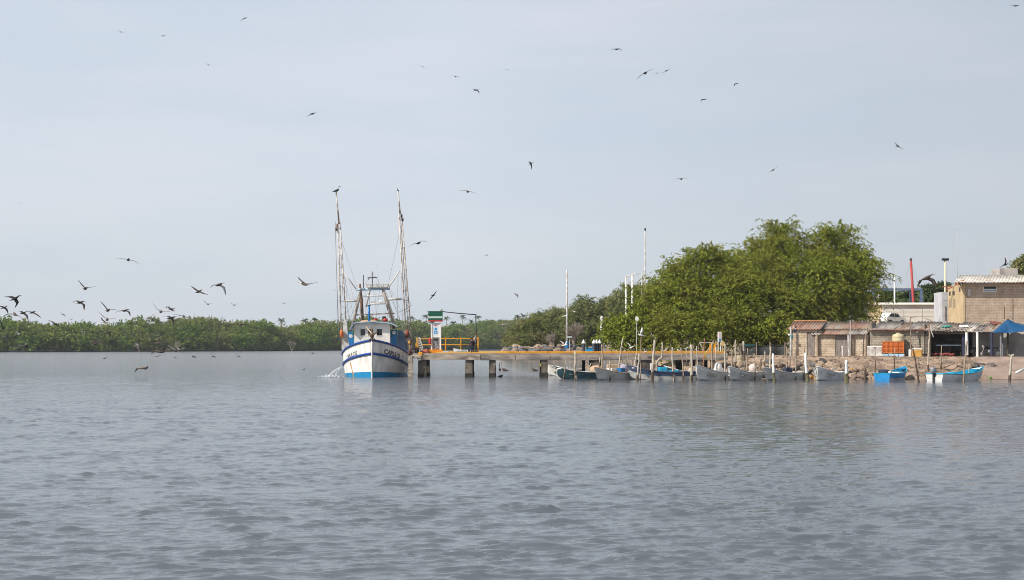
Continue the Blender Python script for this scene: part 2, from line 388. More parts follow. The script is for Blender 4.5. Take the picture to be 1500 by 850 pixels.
    se = t.nodes.new('ShaderNodeSeparateXYZ'); mr = t.nodes.new('ShaderNodeMapRange'); mr.inputs['From Min'].default_value = 28; mr.inputs['From Max'].default_value = 100; mr.inputs['To Max'].default_value = 1.0
    bp = t.nodes.new('ShaderNodeBump'); bp.inputs['Distance'].default_value = 0.20
    k(co.outputs['Object'], mp.inputs['Vector']); k(mp.outputs['Vector'], nz.inputs['Vector']); k(nz.outputs['Fac'], bp.inputs['Height']); k(co.outputs['Object'], se.inputs[0]); k(se.outputs['Y'], mr.inputs['Value']); ml2 = t.nodes.new('ShaderNodeMath'); ml2.operation = 'MULTIPLY'; k(mr.outputs['Result'], ml2.inputs[0]); k(an.outputs['Fac'], ml2.inputs[1]); k(ml2.outputs[0], bp.inputs['Strength'])
    k(last.outputs['Normal'], bp.inputs['Normal']); k(bp.outputs['Normal'], b.inputs['Normal'])
    # far water lightened in place of sky reflection, over silty shallows
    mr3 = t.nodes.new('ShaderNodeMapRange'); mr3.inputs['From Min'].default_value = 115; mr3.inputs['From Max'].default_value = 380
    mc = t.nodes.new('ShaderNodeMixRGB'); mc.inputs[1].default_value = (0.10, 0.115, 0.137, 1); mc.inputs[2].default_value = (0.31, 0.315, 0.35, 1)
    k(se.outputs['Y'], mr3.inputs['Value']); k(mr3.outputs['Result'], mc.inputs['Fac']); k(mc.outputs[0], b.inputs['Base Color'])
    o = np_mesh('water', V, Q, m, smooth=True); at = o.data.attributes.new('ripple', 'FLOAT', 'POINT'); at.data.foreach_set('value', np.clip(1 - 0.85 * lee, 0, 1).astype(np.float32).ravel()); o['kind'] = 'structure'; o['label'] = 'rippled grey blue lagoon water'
water()

# ------------------------------------------------------------------ land
SHORE = np.array([(140, 119), (60, 119), (45, 119.5), (39, 119), (31, 118.5), (24, 119.5), (19.2, 120.5), (17.5, 124), (15.8, 132), (12.8, 139), (12.6, 150), (13.2, 165), (15, 185), (20, 215), (22, 250), (16, 284), (-1.2, 287), (-4.6, 294), (-4, 312), (4, 420), (5, 620), (5, 700), (140, 700)], float)
def inland(X, Y):
    """signed distance to the shore line, positive on land"""
    p = SHORE; n = len(p); d = np.full(X.shape, 1e9); ins = np.zeros(X.shape, bool)
    for i in range(n):
        ax, ay = p[i]; bx, by = p[(i + 1) % n]; ex, ey = bx - ax, by - ay
        t = np.clip(((X - ax) * ex + (Y - ay) * ey) / (ex*ex + ey*ey), 0, 1)
        d = np.minimum(d, np.hypot(X - ax - t * ex, Y - ay - t * ey))
        cr = ((ay > Y) != (by > Y)) & (X < ex * (Y - ay) / (ey if ey else 1e-9) + ax); ins ^= cr
    return np.where(ins, d, -d)
def ground_z(X, Y):
    d = inland(X, Y)
    z = np.interp(d, [-6, -2, 0, 0.6, 1.6, 2.4, 3.6, 4.4, 5.5, 9, 400], [-2.2, -0.9, -0.02, 0.28, 0.62, 0.72, 1.25, 1.38, 1.78, 1.88, 1.9])
    sm = lambda t: np.clip(t, 0, 1) ** 2 * (3 - 2 * np.clip(t, 0, 1))
    z = z + 3.1 * sm((Y - 139) / 20) * sm((X - 36) / 8)          # the land climbs behind the sheds
    n = 0.10 * np.sin(X * 1.7 + Y * .6) * np.sin(Y * 2.1 - X * .4) + 0.07 * np.sin(X * 3.9 + 1) * np.sin(Y * 4.7 + 2) + 0.05 * np.sin(X * 7.1 - Y * 3.3)
    return z + n * np.clip((d + 1) / 2, 0, 1) * np.clip((8 - d) / 4, 0.12, 1)
def gz(x, y): return float(ground_z(np.array([[x]], float), np.array([[y]], float))[0, 0])

def land():
    ys = np.concatenate([np.arange(114, 150, 0.35), np.arange(150, 320, 2.0), np.arange(320, 720, 15)])
    xs = np.concatenate([np.arange(-12, 12, 0.8), np.arange(12, 48, 0.35), np.arange(48, 142, 4)])
    X, Y = np.meshgrid(xs, ys); Z = ground_z(X, Y)
    V = np.stack([X, Y, Z], -1).reshape(-1, 3); n, c = X.shape
    i = np.arange(n - 1)[:, None] * c + np.arange(c - 1)[None, :]
    Q = np.stack([i, i + 1, i + c + 1, i + c], -1).reshape(-1, 4)
    keep = V[Q][:, :, 2].max(1) > -1.6
    m = mat('sandy_earth', (0.37, 0.27, 0.20), (0.16, 0.12, 0.09), 0.95, 0.8, bump=0.05, stretch=(1, 1, 2.5), lo=0.36, hi=0.62, detail=9)
    o = np_mesh('ground', V, Q[keep], m, smooth=True); o['kind'] = 'structure'; o['label'] = 'pinkish brown earth bank and shore ground'
land()

def far_shore():
    """low mud shelf, coloured dark for the shade under the mangroves"""
    pts = [(-330, 520), (-300, 536), (-187, 549), (-120, 620), (-90, 700), (-20, 850), (40, 1000), (70, 1010), (70, 1150), (-330, 1150)]
    mb = MB(); mb.prism([(x, y, -0.6) for x, y in pts], (0, 0, 1.0))
    o = mb.build('mud_shore', mat('shade_dark_mud', (0.055, 0.045, 0.04), (0.03, 0.026, 0.024), 0.9, 0.3)); o['kind'] = 'structure'; o['label'] = 'mud shelf coloured dark for the shade beneath the mangroves'  # mud toned near black to paint the shade under the overhanging crowns
    # shallow bar: a thin sheet of silt just breaking the surface
far_shore()

# ------------------------------------------------------------------ mangrove forest across the lagoon
mangrove_leaf = leaf_mat('mangrove_leaf', [(0.085, 0.14, 0.028), (0.14, 0.21, 0.04), (0.22, 0.29, 0.055), (0.16, 0.235, 0.045)], 0.35, (0.22, 0.235, 0.08), 0.045)
MPATH = [(-330, 520), (-190, 549), (-120, 622), (-90, 702), (-20, 852), (40, 1000), (64, 1008)]
def mpath(t):
    L = [math.dist(MPATH[i], MPATH[i+1]) for i in range(len(MPATH)-1)]; T = sum(L) * t
    for i, l in enumerate(L):
        if T <= l or i == len(L)-1:
            u = min(1, T / l); return MPATH[i][0] + (MPATH[i+1][0]-MPATH[i][0])*u, MPATH[i][1] + (MPATH[i+1][1]-MPATH[i][1])*u
        T -= l
def mangroves():
    g = random.Random(11); blobs = []
    N = 118
    for row, (back, h0, h1, rr) in enumerate(((1.0, 3.6, 6.2, 3.6), (4, 6.2, 8.4, 4.4), (9, 8.8, 11.2, 5.0), (17, 10.8, 13.4, 5.4), (26, 11.6, 14.3, 5.8))):
        for i in range(N):
            x, y = mpath((i + g.uniform(.2, .8)) / N); k = y / 560.0
            k = 0.90 + 0.5 * (k - 1) ** 0.8 if k > 1 else 0.90
            h = g.uniform(h0, h1) * k * 0.94 * (1 + 0.13 * math.sin(x * 0.09 + row * .5) + 0.08 * math.sin(x * .31))
            r = rr * k * g.uniform(0.75, 1.25)
            blobs.append((x + g.uniform(-2, 2), y + back * k + g.uniform(-1.5, 1.5), h - r * 0.6, r * 1.1, r, r * 0.62 if row else r * 0.75))
            if row == 0: blobs.append((x + g.uniform(-1, 1), y + 2.5, 1.7, 2.9, 2.0, 1.8)); blobs.append((x + 2.3, y + 6, 3.6, 4.2, 2.5, 3.4)); blobs.append((x + 1, y + 13, 5.5, 4.8, 3, 4.2))
    V, Q = leaves(5, blobs, 36000, 10, 2.5, (1.15, 0.55), 0.35, 0.12, 0.2, 0.5)
    # low skirts of foliage down to the mud
    gg = np.random.default_rng(8); n = 26000; t = gg.random(n); pts = np.array([mpath(float(a)) for a in t])
    c = np.stack([pts[:, 0] + gg.normal(size=n), pts[:, 1] + gg.uniform(1.0, 11, n), gg.uniform(0.9, 5.5, n)], -1)
    a = gg.normal(size=(n, 3)); a /= np.linalg.norm(a, axis=1)[:, None]; b = np.cross(a, gg.normal(size=(n, 3))); b /= np.linalg.norm(b, axis=1)[:, None]
    a *= gg.uniform(.5, .95, n)[:, None]; b *= gg.uniform(.3, .5, n)[:, None]
    V2 = np.stack([c - a, c + b, c + a, c - b], 1).reshape(-1, 3); Q = np.concatenate([Q, np.arange(len(V2)).reshape(-1, 4) + len(V)]); V = np.concatenate([V, V2])
    V[:, 2] = np.maximum(V[:, 2], 0.45)
    o = np_mesh('mangrove_forest', V, Q, mangrove_leaf, loc=(-150, 600, 0))
    tag(o, 'dense green mangrove forest along the far shore of the lagoon', 'forest', kind='stuff')
    # tangled roots at the water line, a dark row for the shaded foot
    mb = MB()
    for i in range(420):
        x, y = mpath((i + g.random()) / 420); h = g.uniform(0.8, 2.4)
        mb.tube([(x + g.uniform(-1, 1), y + .3, -0.3), (x + g.uniform(-.5, .5), y + .8, h * .6), (x + g.uniform(-1, 1), y + 1.5, h)], [0.10, 0.09, 0.06], 4)
    r = mb.build('mangrove_roots', bark); tag(r, 'tangle of dark mangrove roots standing at the far waterline', 'roots', kind='stuff')
mangroves()

# dead grey trees standing among the mangroves
def bare_tree(name, base, h, seed, m, label, spread=0.55, lev=5, r0=0.12, lean=0.0, group=None):
    g = random.Random(seed); t = thing(name, label, 'tree', base, 0, group); mb = MB(); tw = MB()
    def grow(p, d, l, r, lv):
        q = p + d * l; mid = p.lerp(q, 0.5) + Vector((g.uniform(-1, 1), g.uniform(-1, 1), g.uniform(-.5, .8))) * l * 0.09
        (mb if lv > 2 else tw).tube([p, mid, q], [r, r * 0.85, r * 0.68], 5 if lv > 2 else 4)
        if lv == 0: return
        for _ in range(3 if lv > 1 else 4):
            nd = (d + Vector((g.uniform(-1, 1), g.uniform(-1, 1), g.uniform(-0.35, 0.75))) * spread * 1.25).normalized()
            grow(p.lerp(q, g.uniform(0.55, 1.0)), nd, l * g.uniform(0.6, 0.85), r * 0.62, lv - 1)
    b = Vector(base)
    for s in range(2): grow(b - Vector((0, 0, .2)), Vector((g.uniform(-.4, .4) + lean, g.uniform(-.3, .3), 1)).normalized(), h * 0.27, r0, lev)
    mb.build('trunk', m, t); tw.build('twigs', m, t)
    return t
twig_grey = mat('grey_twig', (0.34, 0.29, 0.24), (0.22, 0.18, 0.15), 0.95, 3)
for i, (px, py, h, D, lab) in enumerate(((262, 505, 6, 548, 'small bare grey tree at the mangrove foot below the flying flock'), (205, 508, 5, 548, 'pale leafless bush at the waterline in front of the mangroves'), (428, 503, 7, 600, 'bare greyish tree among the mangroves toward the trawler'))):
    q = P(px, py, D); y = D - 1; bare_tree('dead_tree', (q.x, y, 0.4), h, 30 + i, twig_grey, lab, lev=4, r0=0.16, group='bare trees in the mangroves')

# ------------------------------------------------------------------ coconut palms behind the mangroves
palm_leaf = leaf_mat('palm_leaf', [(0.05, 0.075, 0.03), (0.08, 0.11, 0.045), (0.11, 0.14, 0.06)], 0.2)
palm_bark = mat('palm_bark', (0.22, 0.19, 0.16), (0.13, 0.11, 0.09), 0.9, 2)
def palm(px, ptop, D, seed, label, nf=15, fl=3.4, group='coconut palms behind the mangroves', zb=0.4):
    g = random.Random(seed); top = P(px, ptop, D); x = top.x + g.uniform(-1.2, 1.2); tz = top.z - fl * 0.35
    t = thing('coconut_palm', label, 'palm', (x, D, zb), 0, group)
    mb = MB(); mb.tube([(x, D, zb - .3), (x + (top.x-x)*.3, D, tz * .5), (top.x, D, tz)], [0.30, 0.22, 0.17], 7); mb.build('trunk', palm_bark, t, smooth=True)
    cb = MB()
    for i in range(nf):
        a = 2 * math.pi * i / nf + g.uniform(-.25, .25); el = g.uniform(-0.35, 1.25); L0 = fl * g.uniform(.8, 1.1)
        d = Vector((math.cos(a) * math.cos(el), math.sin(a) * math.cos(el), math.sin(el))); c = Vector((top.x, D, tz)); pts = []
        for s in range(7):
            u = s / 6; p = c + d * L0 * u; p.z -= 0.62 * L0 * u * u; pts.append(p)
        for s in range(6):
            sd = (pts[s+1] - pts[s]).cross(Vector((0, 0, 1))); sd = sd.normalized() if sd.length > .01 else Vector((1, 0, 0))
            for sg in (-1, 1):
                for k in range(3):
                    p = pts[s].lerp(pts[s+1], k / 3); ll = fl * 0.24 * (1 - abs(s - 2) / 6); tip = p + sd * sg * ll * .8 + Vector((0, 0, -ll * 0.75)) + (pts[s+1] - pts[s]) * .4
                    w = (pts[s+1] - pts[s]).normalized() * fl * 0.03
                    cb.add([p - w, p + w, tip], [(0, 1, 2)])
    cb.build('crown', palm_leaf, t)
palms = [(602, 462, 880), (612, 468, 900), (624, 460, 930), (633, 470, 900), (654, 463, 950), (664, 470, 930), (678, 461, 900), (690, 468, 940), (700, 462, 960), (706, 469, 920), (722, 468, 960), (733, 467, 940), (758, 461, 620), (766, 459, 640), (412, 466, 800), (447, 466, 820), (461, 465, 840), (582, 466, 870)]
plab = {12: 'slim palm beside the shore thicket, shorter of the close pair', 13: 'tall slim palm rising beside the shore thicket beyond the pier'}
for i, (px, pt, D) in enumerate(palms):
    palm(px, pt, D, 60 + i, plab.get(i, 'hazy coconut palm rising above the distant mangroves'), 14, 3.6 if D > 700 else 2.6)
palm(1331, 424, 205, 90, 'palm with arching fronds behind the blue steel canopy', 22, 3.6, None, 4.9)

# ------------------------------------------------------------------ trees on the near shore
big_leaf = leaf_mat('mesquite_leaf', [(0.085, 0.12, 0.018), (0.165, 0.205, 0.028), (0.26, 0.30, 0.04), (0.36, 0.385, 0.07), (0.19, 0.24, 0.032)], 0.36, (0.24, 0.25, 0.05), 0.3)
mid_leaf = leaf_mat('shore_tree_leaf', [(0.11, 0.145, 0.05), (0.17, 0.215, 0.07), (0.24, 0.28, 0.09)], 0.4, (0.26, 0.26, 0.11), 0.25)
dry_leaf = leaf_mat('dry_thicket_leaf', [(0.12, 0.15, 0.045), (0.19, 0.225, 0.065), (0.25, 0.28, 0.085), (0.15, 0.19, 0.05)], 0.4, (0.26, 0.245, 0.11), 0.3)
far_leaf = leaf_mat('far_tree_leaf', [(0.05, 0.075, 0.03), (0.08, 0.11, 0.04), (0.10, 0.135, 0.05)], 0.25)
def B(px, py, D, rx, ry, rz):
    """crown clump: centre and radii given in photograph pixels at distance D"""
    c = P(px, py, D); s = S(D); return (c.x, c.y, c.z, rx * s, ry * s, rz * s)
def ctree(name, label, D, basepx, blobs, lm, seed, n, K=16, length=1.6, leaf=(0.34, 0.13), group='trees on the shore', zb=1.8, **kw):
    q = P(basepx, 500, D); bl = [B(px, py, D + dd, rx, (rx + rz) * 0.42, rz) for px, py, dd, rx, rz in blobs]
    return tree(name, label, group, (q.x, D, zb), bl, lm, bark, seed, n, K, length, leaf, **kw)

ctree('mesquite_tree', 'tall spreading green tree with drooping feathery crown right behind the sheds', 150, 1180,
      [(1140, 372, 0, 40, 36), (1120, 408, -2, 50, 44), (1218, 372, 1, 44, 36), (1242, 410, 0, 40, 44), (1250, 442, -1, 34, 40), (1190, 420, -4, 52, 46), (1170, 455, -5, 46, 36), (1092, 402, 2, 32, 36), (1128, 452, -6, 44, 40), (1222, 462, -3, 40, 32), (1141, 344, 0, 19, 14), (1219, 349, 0, 24, 14), (1262, 394, 0, 18, 26)],
      big_leaf, 1, 4900, 20, 2.6, (0.36, 0.10), droop=0.6, up=0.45, spread=0.08, trunk_r=0.55)
ctree('mesquite_tree', 'broad green tree at the pier root, shorter than the tall one beside it', 143, 1035,
      [(1000, 420, 0, 34, 30), (1040, 408, 1, 40, 36), (1062, 440, -1, 46, 44), (1005, 455, -2, 46, 40), (962, 446, 0, 26, 32), (1070, 472, -3, 40, 36), (1030, 484, -4, 44, 30), (985, 486, -4, 34, 26), (1090, 480, -2, 24, 24), (985, 404, 0, 14, 12), (1012, 393, 0, 14, 11), (1056, 384, 1, 20, 14)],
      big_leaf, 2, 4000, 19, 2.4, (0.36, 0.10), droop=0.5, up=0.4, spread=0.08, trunk_r=0.45)
ctree('shore_bush', 'dark green rounded bush beside the white lamp poles at the pier', 141, 920,
      [(940, 478, 0, 30, 28), (915, 488, 0, 26, 24), (960, 492, -1, 26, 20), (895, 494, 0, 16, 18), (932, 500, -1, 34, 14)],
      big_leaf, 3, 900, 15, 1.3, (0.36, 0.15), droop=0.4, trunk_r=0.2)
ctree('shore_bush', 'low green bush under the tall tree beside the netting fence', 139, 1118, [(1120, 486, 0, 26, 14), (1142, 480, 0, 22, 16), (1098, 490, 0, 20, 13)], big_leaf, 8, 420, 14, 1.2, (0.36, 0.14), trunk_r=0.15)
ctree('shore_tree', 'olive green tree behind the tall mast, topping the shore thicket', 312, 872,
      [(862, 462, 0, 26, 22), (890, 466, 0, 30, 26), (870, 488, -2, 34, 20), (905, 484, -2, 26, 22), (845, 476, -1, 20, 22)], mid_leaf, 4, 2300, 18, 2.6, (0.55, 0.2), spread=0.2, trunk_r=0.3)
ctree('shore_tree', 'green tree behind the two white lamp poles', 308, 930, [(925, 448, 0, 26, 26), (948, 440, 0, 22, 24), (912, 466, 0, 24, 26), (945, 466, -1, 28, 28), (930, 486, -2, 36, 22)], mid_leaf, 5, 2300, 18, 2.6, (0.55, 0.2), spread=0.2, trunk_r=0.3)
ctree('shore_tree', 'mid green tree in the middle of the shore thicket behind the boulders', 318, 822, [(820, 472, 0, 24, 20), (800, 480, 0, 22, 18), (835, 490, -2, 26, 17), (805, 494, -2, 28, 14)], mid_leaf, 6, 1800, 18, 2.4, (0.55, 0.2), spread=0.2, trunk_r=0.25)
ctree('dry_thicket_tree', 'yellowish olive bushy tree at the tip of the shore thicket above the boulders', 306, 776, [(782, 482, 0, 20, 15), (768, 492, 0, 20, 13), (795, 492, -1, 20, 13), (756, 499, 0, 13, 7), (778, 500, -2, 26, 8)], dry_leaf, 7, 1700, 18, 2.3, (0.5, 0.18), spread=0.2, trunk_r=0.2)
ctree('distant_tree', 'hazy green tree behind the white wall beside the red mast', 228, 1366, [(1362, 434, 0, 15, 12), (1378, 432, 0, 14, 13), (1352, 440, 0, 10, 9), (1382, 445, 0, 14, 10)], far_leaf, 9, 700, 12, 1.5, (0.5, 0.22), zb=4.9, trunk_r=0.2)
ctree('distant_tree', 'dark hazy tree seen between the posts of the blue steel canopy', 235, 1298, [(1294, 438, 0, 14, 9), (1310, 441, 0, 12, 8), (1284, 440, 0, 10, 9)], far_leaf, 10, 560, 12, 1.4, (0.5, 0.22), zb=4.9, trunk_r=0.2)
ctree('distant_tree', 'green tree showing above the brick building roof', 185, 1508, [(1500, 393, 0, 13, 9), (1516, 388, 0, 20, 14), (1490, 398, 0, 8, 5), (1512, 402, 0, 20, 12)], mid_leaf, 12, 500, 12, 1.3, (0.45, 0.16), zb=4.9, trunk_r=0.2, droop=0.4)
q = P(842, 512, 296); bare_tree('bare_tree', (q.x, 296, 1.7), 8.4, 3, twig_grey, 'leafless grey branching tree behind the tall mast', lean=0.15, lev=5, r0=0.25)
q = P(815, 512, 294); bare_tree('bare_tree', (q.x, 294, 1.6), 5.8, 8, twig_grey, 'small leafless bush leaning out over the boulders', lean=-0.5, lev=5, r0=0.17)
q = P(1085, 505, 136); bare_tree('bare_bush', (q.x, 136, 1.8), 2.0, 12, twig_grey, 'tangle of bare branches behind the beige drum', lean=0.1, lev=4, r0=0.06)

# ------------------------------------------------------------------ boulders
rock_mats = [mat('tan_rock', (0.38, 0.29, 0.21), (0.24, 0.18, 0.13), 0.9, 2.5, bump=0.03), mat('grey_rock', (0.16, 0.155, 0.16), (0.08, 0.08, 0.085), 0.9, 2.5, bump=0.03), mat('brown_rock', (0.27, 0.20, 0.15), (0.14, 0.10, 0.08), 0.9, 2.5, bump=0.03), mat('dark_rock', (0.07, 0.065, 0.065), (0.035, 0.033, 0.034), 0.9, 2.5, bump=0.03)]
rock_meshes = []
def rock_proto(seed):
    g = random.Random(seed); bm = bmesh.new(); bmesh.ops.create_icosphere(bm, subdivisions=2, radius=1.0)
    planes = [(Vector((g.uniform(-1, 1), g.uniform(-1, 1), g.uniform(-1, 1))).normalized(), g.uniform(0.55, 0.9)) for _ in range(9)]
    for v in bm.verts:
        for n, d in planes:
            k = v.co.dot(n)
            if k > d: v.co -= n * (k - d)
        v.co += Vector((g.uniform(-1, 1), g.uniform(-1, 1), g.uniform(-1, 1))) * 0.05
    me = bpy.data.meshes.new('boulder'); bm.to_mesh(me); bm.free(); return me
for mi in range(4):
    for k in range(3):
        me = rock_proto(100 + mi * 7 + k); me.materials.append(rock_mats[mi]); rock_meshes.append(me)
def rock(x, y, z, r, mi, label, group, g):
    o = bpy.data.objects.new('boulder', rock_meshes[mi * 3 + g.randrange(3)]); COL.objects.link(o)
    o.location = (x, y, z); o.scale = (r * g.uniform(.9, 1.4), r * g.uniform(.8, 1.1), r * g.uniform(.6, .9)); o.rotation_euler = (g.uniform(-.4, .4), g.uniform(-.4, .4), g.uniform(0, 6.28))
    tag(o, label, 'rock', group)
g = random.Random(21)
LT = ['tan boulder heaped in the breakwater beyond the pier', 'dark grey boulder heaped in the breakwater beyond the pier', 'brown boulder heaped in the breakwater beyond the pier', 'blackish boulder heaped in the breakwater beyond the pier']
for i in range(74):
    px = g.uniform(738, 838); py = g.uniform(506, 514.5)
    if px < 752 and py < 511: py = g.uniform(511, 514.5)
    D = 287.5 + (516 - py) * 0.8; q = P(px, py, D)
    mi = g.choices([0, 1, 2, 3], [7, 2, 2, 1] if px < 790 and py < 511 else [2, 6, 2, 2])[0]
    rock(q.x, D, q.z - 0.25, g.uniform(0.55, 1.15), mi, LT[mi], 'boulders of the breakwater', g)
LT = ['tan rock on the shore bank below the sheds', 'grey rock on the shore bank below the sheds', 'brown rock on the shore bank below the sheds', 'dark rock on the shore bank below the sheds']
for i in range(230):
    px = g.uniform(1056, 1275) if i < 190 else g.uniform(1275, 1500); X0 = (px - 750) / F * 121
    for _ in range(30):
        y = g.uniform(118.8, 125.0); d = float(inland(np.array([[X0]]), np.array([[y]]))[0, 0])
        if (0.2 if i < 190 else 0.1) < d < (4.6 if px < 1215 else 2.2): break
    mi = g.choices([0, 1, 2, 3], [3, 1, 4, 4] if px < 1180 else [3, 1, 5, 2])[0]; r = g.uniform(0.15, 0.42) if px < 1260 else g.uniform(0.08, 0.24)
    rock(X0, y, gz(X0, y) + r * 0.15, r, mi, LT[mi], 'rocks on the shore bank', g)
# loose stones too many to count
mb = MB()
for i in range(900):
    X0 = g.uniform(16, 44); y = g.uniform(118.6, 126); d = float(inland(np.array([[X0]]), np.array([[y]]))[0, 0])
    if d < 0.05: continue
    r = g.uniform(0.03, 0.11); mb.blob((X0, y, gz(X0, y) + r * .3), (r, r * .8, r * .7), 6)
o = mb.build('rubble', rock_mats[2]); tag(o, 'loose brown stones strewn over the shore bank', 'rubble', kind='stuff')
# ------------------------------------------------------------------ shrimp trawler
TX, TY, TA = -12.3, 125.0, R(2.8)
trawler = thing('fishing_trawler', 'white and blue fishing trawler with tall raised booms moored bow-on at the pier end', 'fishing boat', (TX, TY, 0), TA)
def TL(px, py, t):
    """photograph place at t metres aft of the stem -> trawler coordinates"""
    w = P(px, py, TY + t); v = Vector((w.x - TX, w.y - TY, w.z)); v.rotate(Euler((0, 0, -TA))); return v
def ip(x, xs, ys): return float(np.interp(x, xs, ys))
TS = [-0.0, 0.5, 1.1, 1.8, 2.6, 3.6, 5, 7, 9, 12, 15, 17]
def bs(t): return ip(t, TS, [0.05, 0.75, 1.35, 1.85, 2.28, 2.62, 2.90, 3.06, 3.10, 3.05, 2.9, 2.7])
def bw(t): return ip(t, TS, [0.04, 0.50, 1.02, 1.50, 1.92, 2.30, 2.62, 2.82, 2.86, 2.8, 2.6, 2.3])
def zs(t): return ip(t, [0, 1, 2, 3.5, 5, 7, 9, 12, 15, 17], [3.32, 3.06, 2.82, 2.50, 2.24, 2.02, 1.92, 1.9, 1.98, 2.1])
def zr(t): return ip(t, [0, 2, 4, 7, 12, 17], [2.12, 1.72, 1.36, 1.02, 0.95, 1.05])
def hull_pt(t, z, side, out=0.0):
    f = z / zs(t)
    b = bw(t) + (bs(t) - bw(t)) * max(0, f) ** 0.9 if f >= 0 else bw(t) * (1 + f * 0.9)
    rake = -0.42 * max(f, -0.2) * math.exp(-t / 0.9)
    p = Vector((side * b, t + rake, z))
    if out:
        e = 0.05; b2 = bw(t + e) + (bs(t + e) - bw(t + e)) * max(0, f) ** 0.9; n = Vector((side, -(b2 - b) / e * 1.0, 0)).normalized(); p += n * out
    return p
hullm = mat('hull_white', (0.80, 0.785, 0.76), (0.58, 0.55, 0.50), 0.5, 1.1, stretch=(1.6, 1.6, .45), lo=0.32, hi=0.52, detail=9)
ts = [0, .12, .3, .5, .8, 1.1, 1.45, 1.8, 2.2, 2.6, 3.1, 3.6, 4.3, 5, 6, 7, 8, 9, 10.5, 12, 13.5, 15, 16, 17]
mb = MB()
for side in (-1, 1):
    rows = []
    for t in ts:
        bt = ip(t, [0, 2, 5, 17], [0.52, 0.42, 0.28, 0.2]); lv = [-0.7, -0.02, bt]
        r0 = zr(t); top = zs(t); lv += [bt + (r0 - bt) * .5, r0, r0 + (top - r0) * .5, top]
        rows.append([hull_pt(t, z, side) for z in lv])
    n = len(rows[0]); vs = [v for r in rows for v in r]
    for i in range(len(rows) - 1):
        for j in range(n - 1):
            q = (i*n+j, (i+1)*n+j, (i+1)*n+j+1, i*n+j+1)
            if side < 0: q = q[::-1]
            mb.add([vs[k] for k in q], [(0, 1, 2, 3)], 1 if j < 2 else 0)
    # inner bulwark
    for i in range(len(ts) - 1):
        a, b = ts[i], ts[i+1]; w = 0.08
        pa, pb = hull_pt(a, zs(a), side), hull_pt(b, zs(b), side)
        qa, qb = Vector((max(0, abs(pa.x) - w) * side, pa.y + (w if a < 1 else 0), pa.z)), Vector((max(0, abs(pb.x) - w) * side, pb.y + (w if b < 1 else 0), pb.z))
        da, db = zs(a) - 0.75, zs(b) - 0.75
        ra, rb = Vector((qa.x * .98, qa.y, da)), Vector((qb.x * .98, qb.y, db)); ca, cb = Vector((0, qa.y, da + .05)), Vector((0, qb.y, db + .05))
        mb.add([pa, pb, qb, qa], [(0, 1, 2, 3)], 0); mb.add([qa, qb, rb, ra], [(0, 1, 2, 3)], 0); mb.add([ra, rb, cb, ca], [(0, 1, 2, 3)], 2)
lv = [hull_pt(17, z, s) for s, zz in ((-1, (-0.7, 0.2, 1.05, 2.1)), (1, (2.1, 1.05, .2, -.7))) for z in zz]
mb.add(lv, [tuple(range(8))], 0)
hull = mb.build('hull', [hullm, blue_light, concrete_dark], trawler, local=True)
# blue rails along the hull
for nm, zf, rad in (('rub_rail', zr, 0.115), ('gunwale', zs, 0.10)):
    for s in (-1, 1):
        MB().tube([hull_pt(t, zf(t) - (0.03 if nm == 'gunwale' else 0), s, 0.03) for t in [0.03] + ts[1:]], rad, 8).build(nm, blue_deep, trawler, local=True, smooth=True)
MB().tube([hull_pt(0, z, 1) + Vector((-0.05, -0.01, 0)) for z in (-.6, 0, .8, 1.6, 2.4, 3.32)], 0.07, 8).build('stem_post', white, trawler, local=True, smooth=True)
# name on both bows
ink = mat('black_lettering', (0.03, 0.03, 0.035), (0.09, 0.09, 0.09), 0.6, 9)
V, Fc = text_uv('CARLILOS', 0.58, 0.12); Lw = max(v[0] for v in V)
for s in (1, -1):
    me = MB(); pts = []
    for u, v, _ in V:
        t = 0.82 + u * 0.84 if s > 0 else 1.25 + (Lw - u) * 0.80
        z = zs(t) - 0.98 + v * (1.0 if s > 0 else 0.85)
        pts.append(hull_pt(t, z, s, 0.015))
    me.add(pts, [f if s > 0 else f for f in Fc]); me.build('lettering', ink if s > 0 else mat('faded_lettering', (0.06, 0.06, 0.06), (0.30, 0.29, 0.28), 0.7, 5), hull, local=True)
# rust streaks
rs = mat('rust_streak', (0.55, 0.30, 0.05), (0.45, 0.18, 0.03), 0.8, 4)
for s, t0, w, z0, z1, dr in ((-1, 2.55, 0.10, 1.35, 0.02, -0.35), (1, 4.6, 0.06, 1.0, 0.3, 0.0)):
    m2 = MB(); pts = []
    for i in range(7):
        z = z0 + (z1 - z0) * i / 6; t = t0 + dr * i / 6; ww = w * (0.5 + 0.6 * math.sin(1 + i * .7) ** 2)
        pts += [hull_pt(t - ww, z, s, 0.012), hull_pt(t + ww, z, s, 0.012)]
    m2.add(pts, [(2*i, 2*i+1, 2*i+3, 2*i+2) for i in range(6)]); m2.build('rust_streak', rs, hull, local=True)
# wheelhouse
y0, y1 = 5.6, 9.2; zt = 4.88; zb = 1.3
xl, xr = TL(519, 480, y0).x, TL(571, 480, y0).x
zwt = TL(540, 481.5, y0).z; zwb = TL(540, 492.5, y0).z
holes = [(TL(a, 485, y0).x, TL(b, 485, y0).x) for a, b in ((527.3, 535.8), (538.5, 547.5), (551, 560.5))]
wh = MB(); th = 0.09
xs_ = [xl]
for a, b in holes: xs_ += [a, b]
xs_.append(xr)
wh.box((xl, y0, zb), (xr, y0 + th, zwb)); wh.box((xl, y0, zwt), (xr, y0 + th, zt))
for i in range(0, len(xs_), 2): wh.box((xs_[i], y0, zwb), (xs_[i+1], y0 + th, zwt))
wh.box((xl, y0 + th, zb), (xl + th, y1, zt)); wh.box((xr - th, y0 + th, zb), (xr, y1, zt)); wh.box((xl + th, y1 - th, zb), (xr - th, y1, zt))
house = wh.build('wheelhouse', white, trawler, local=True)
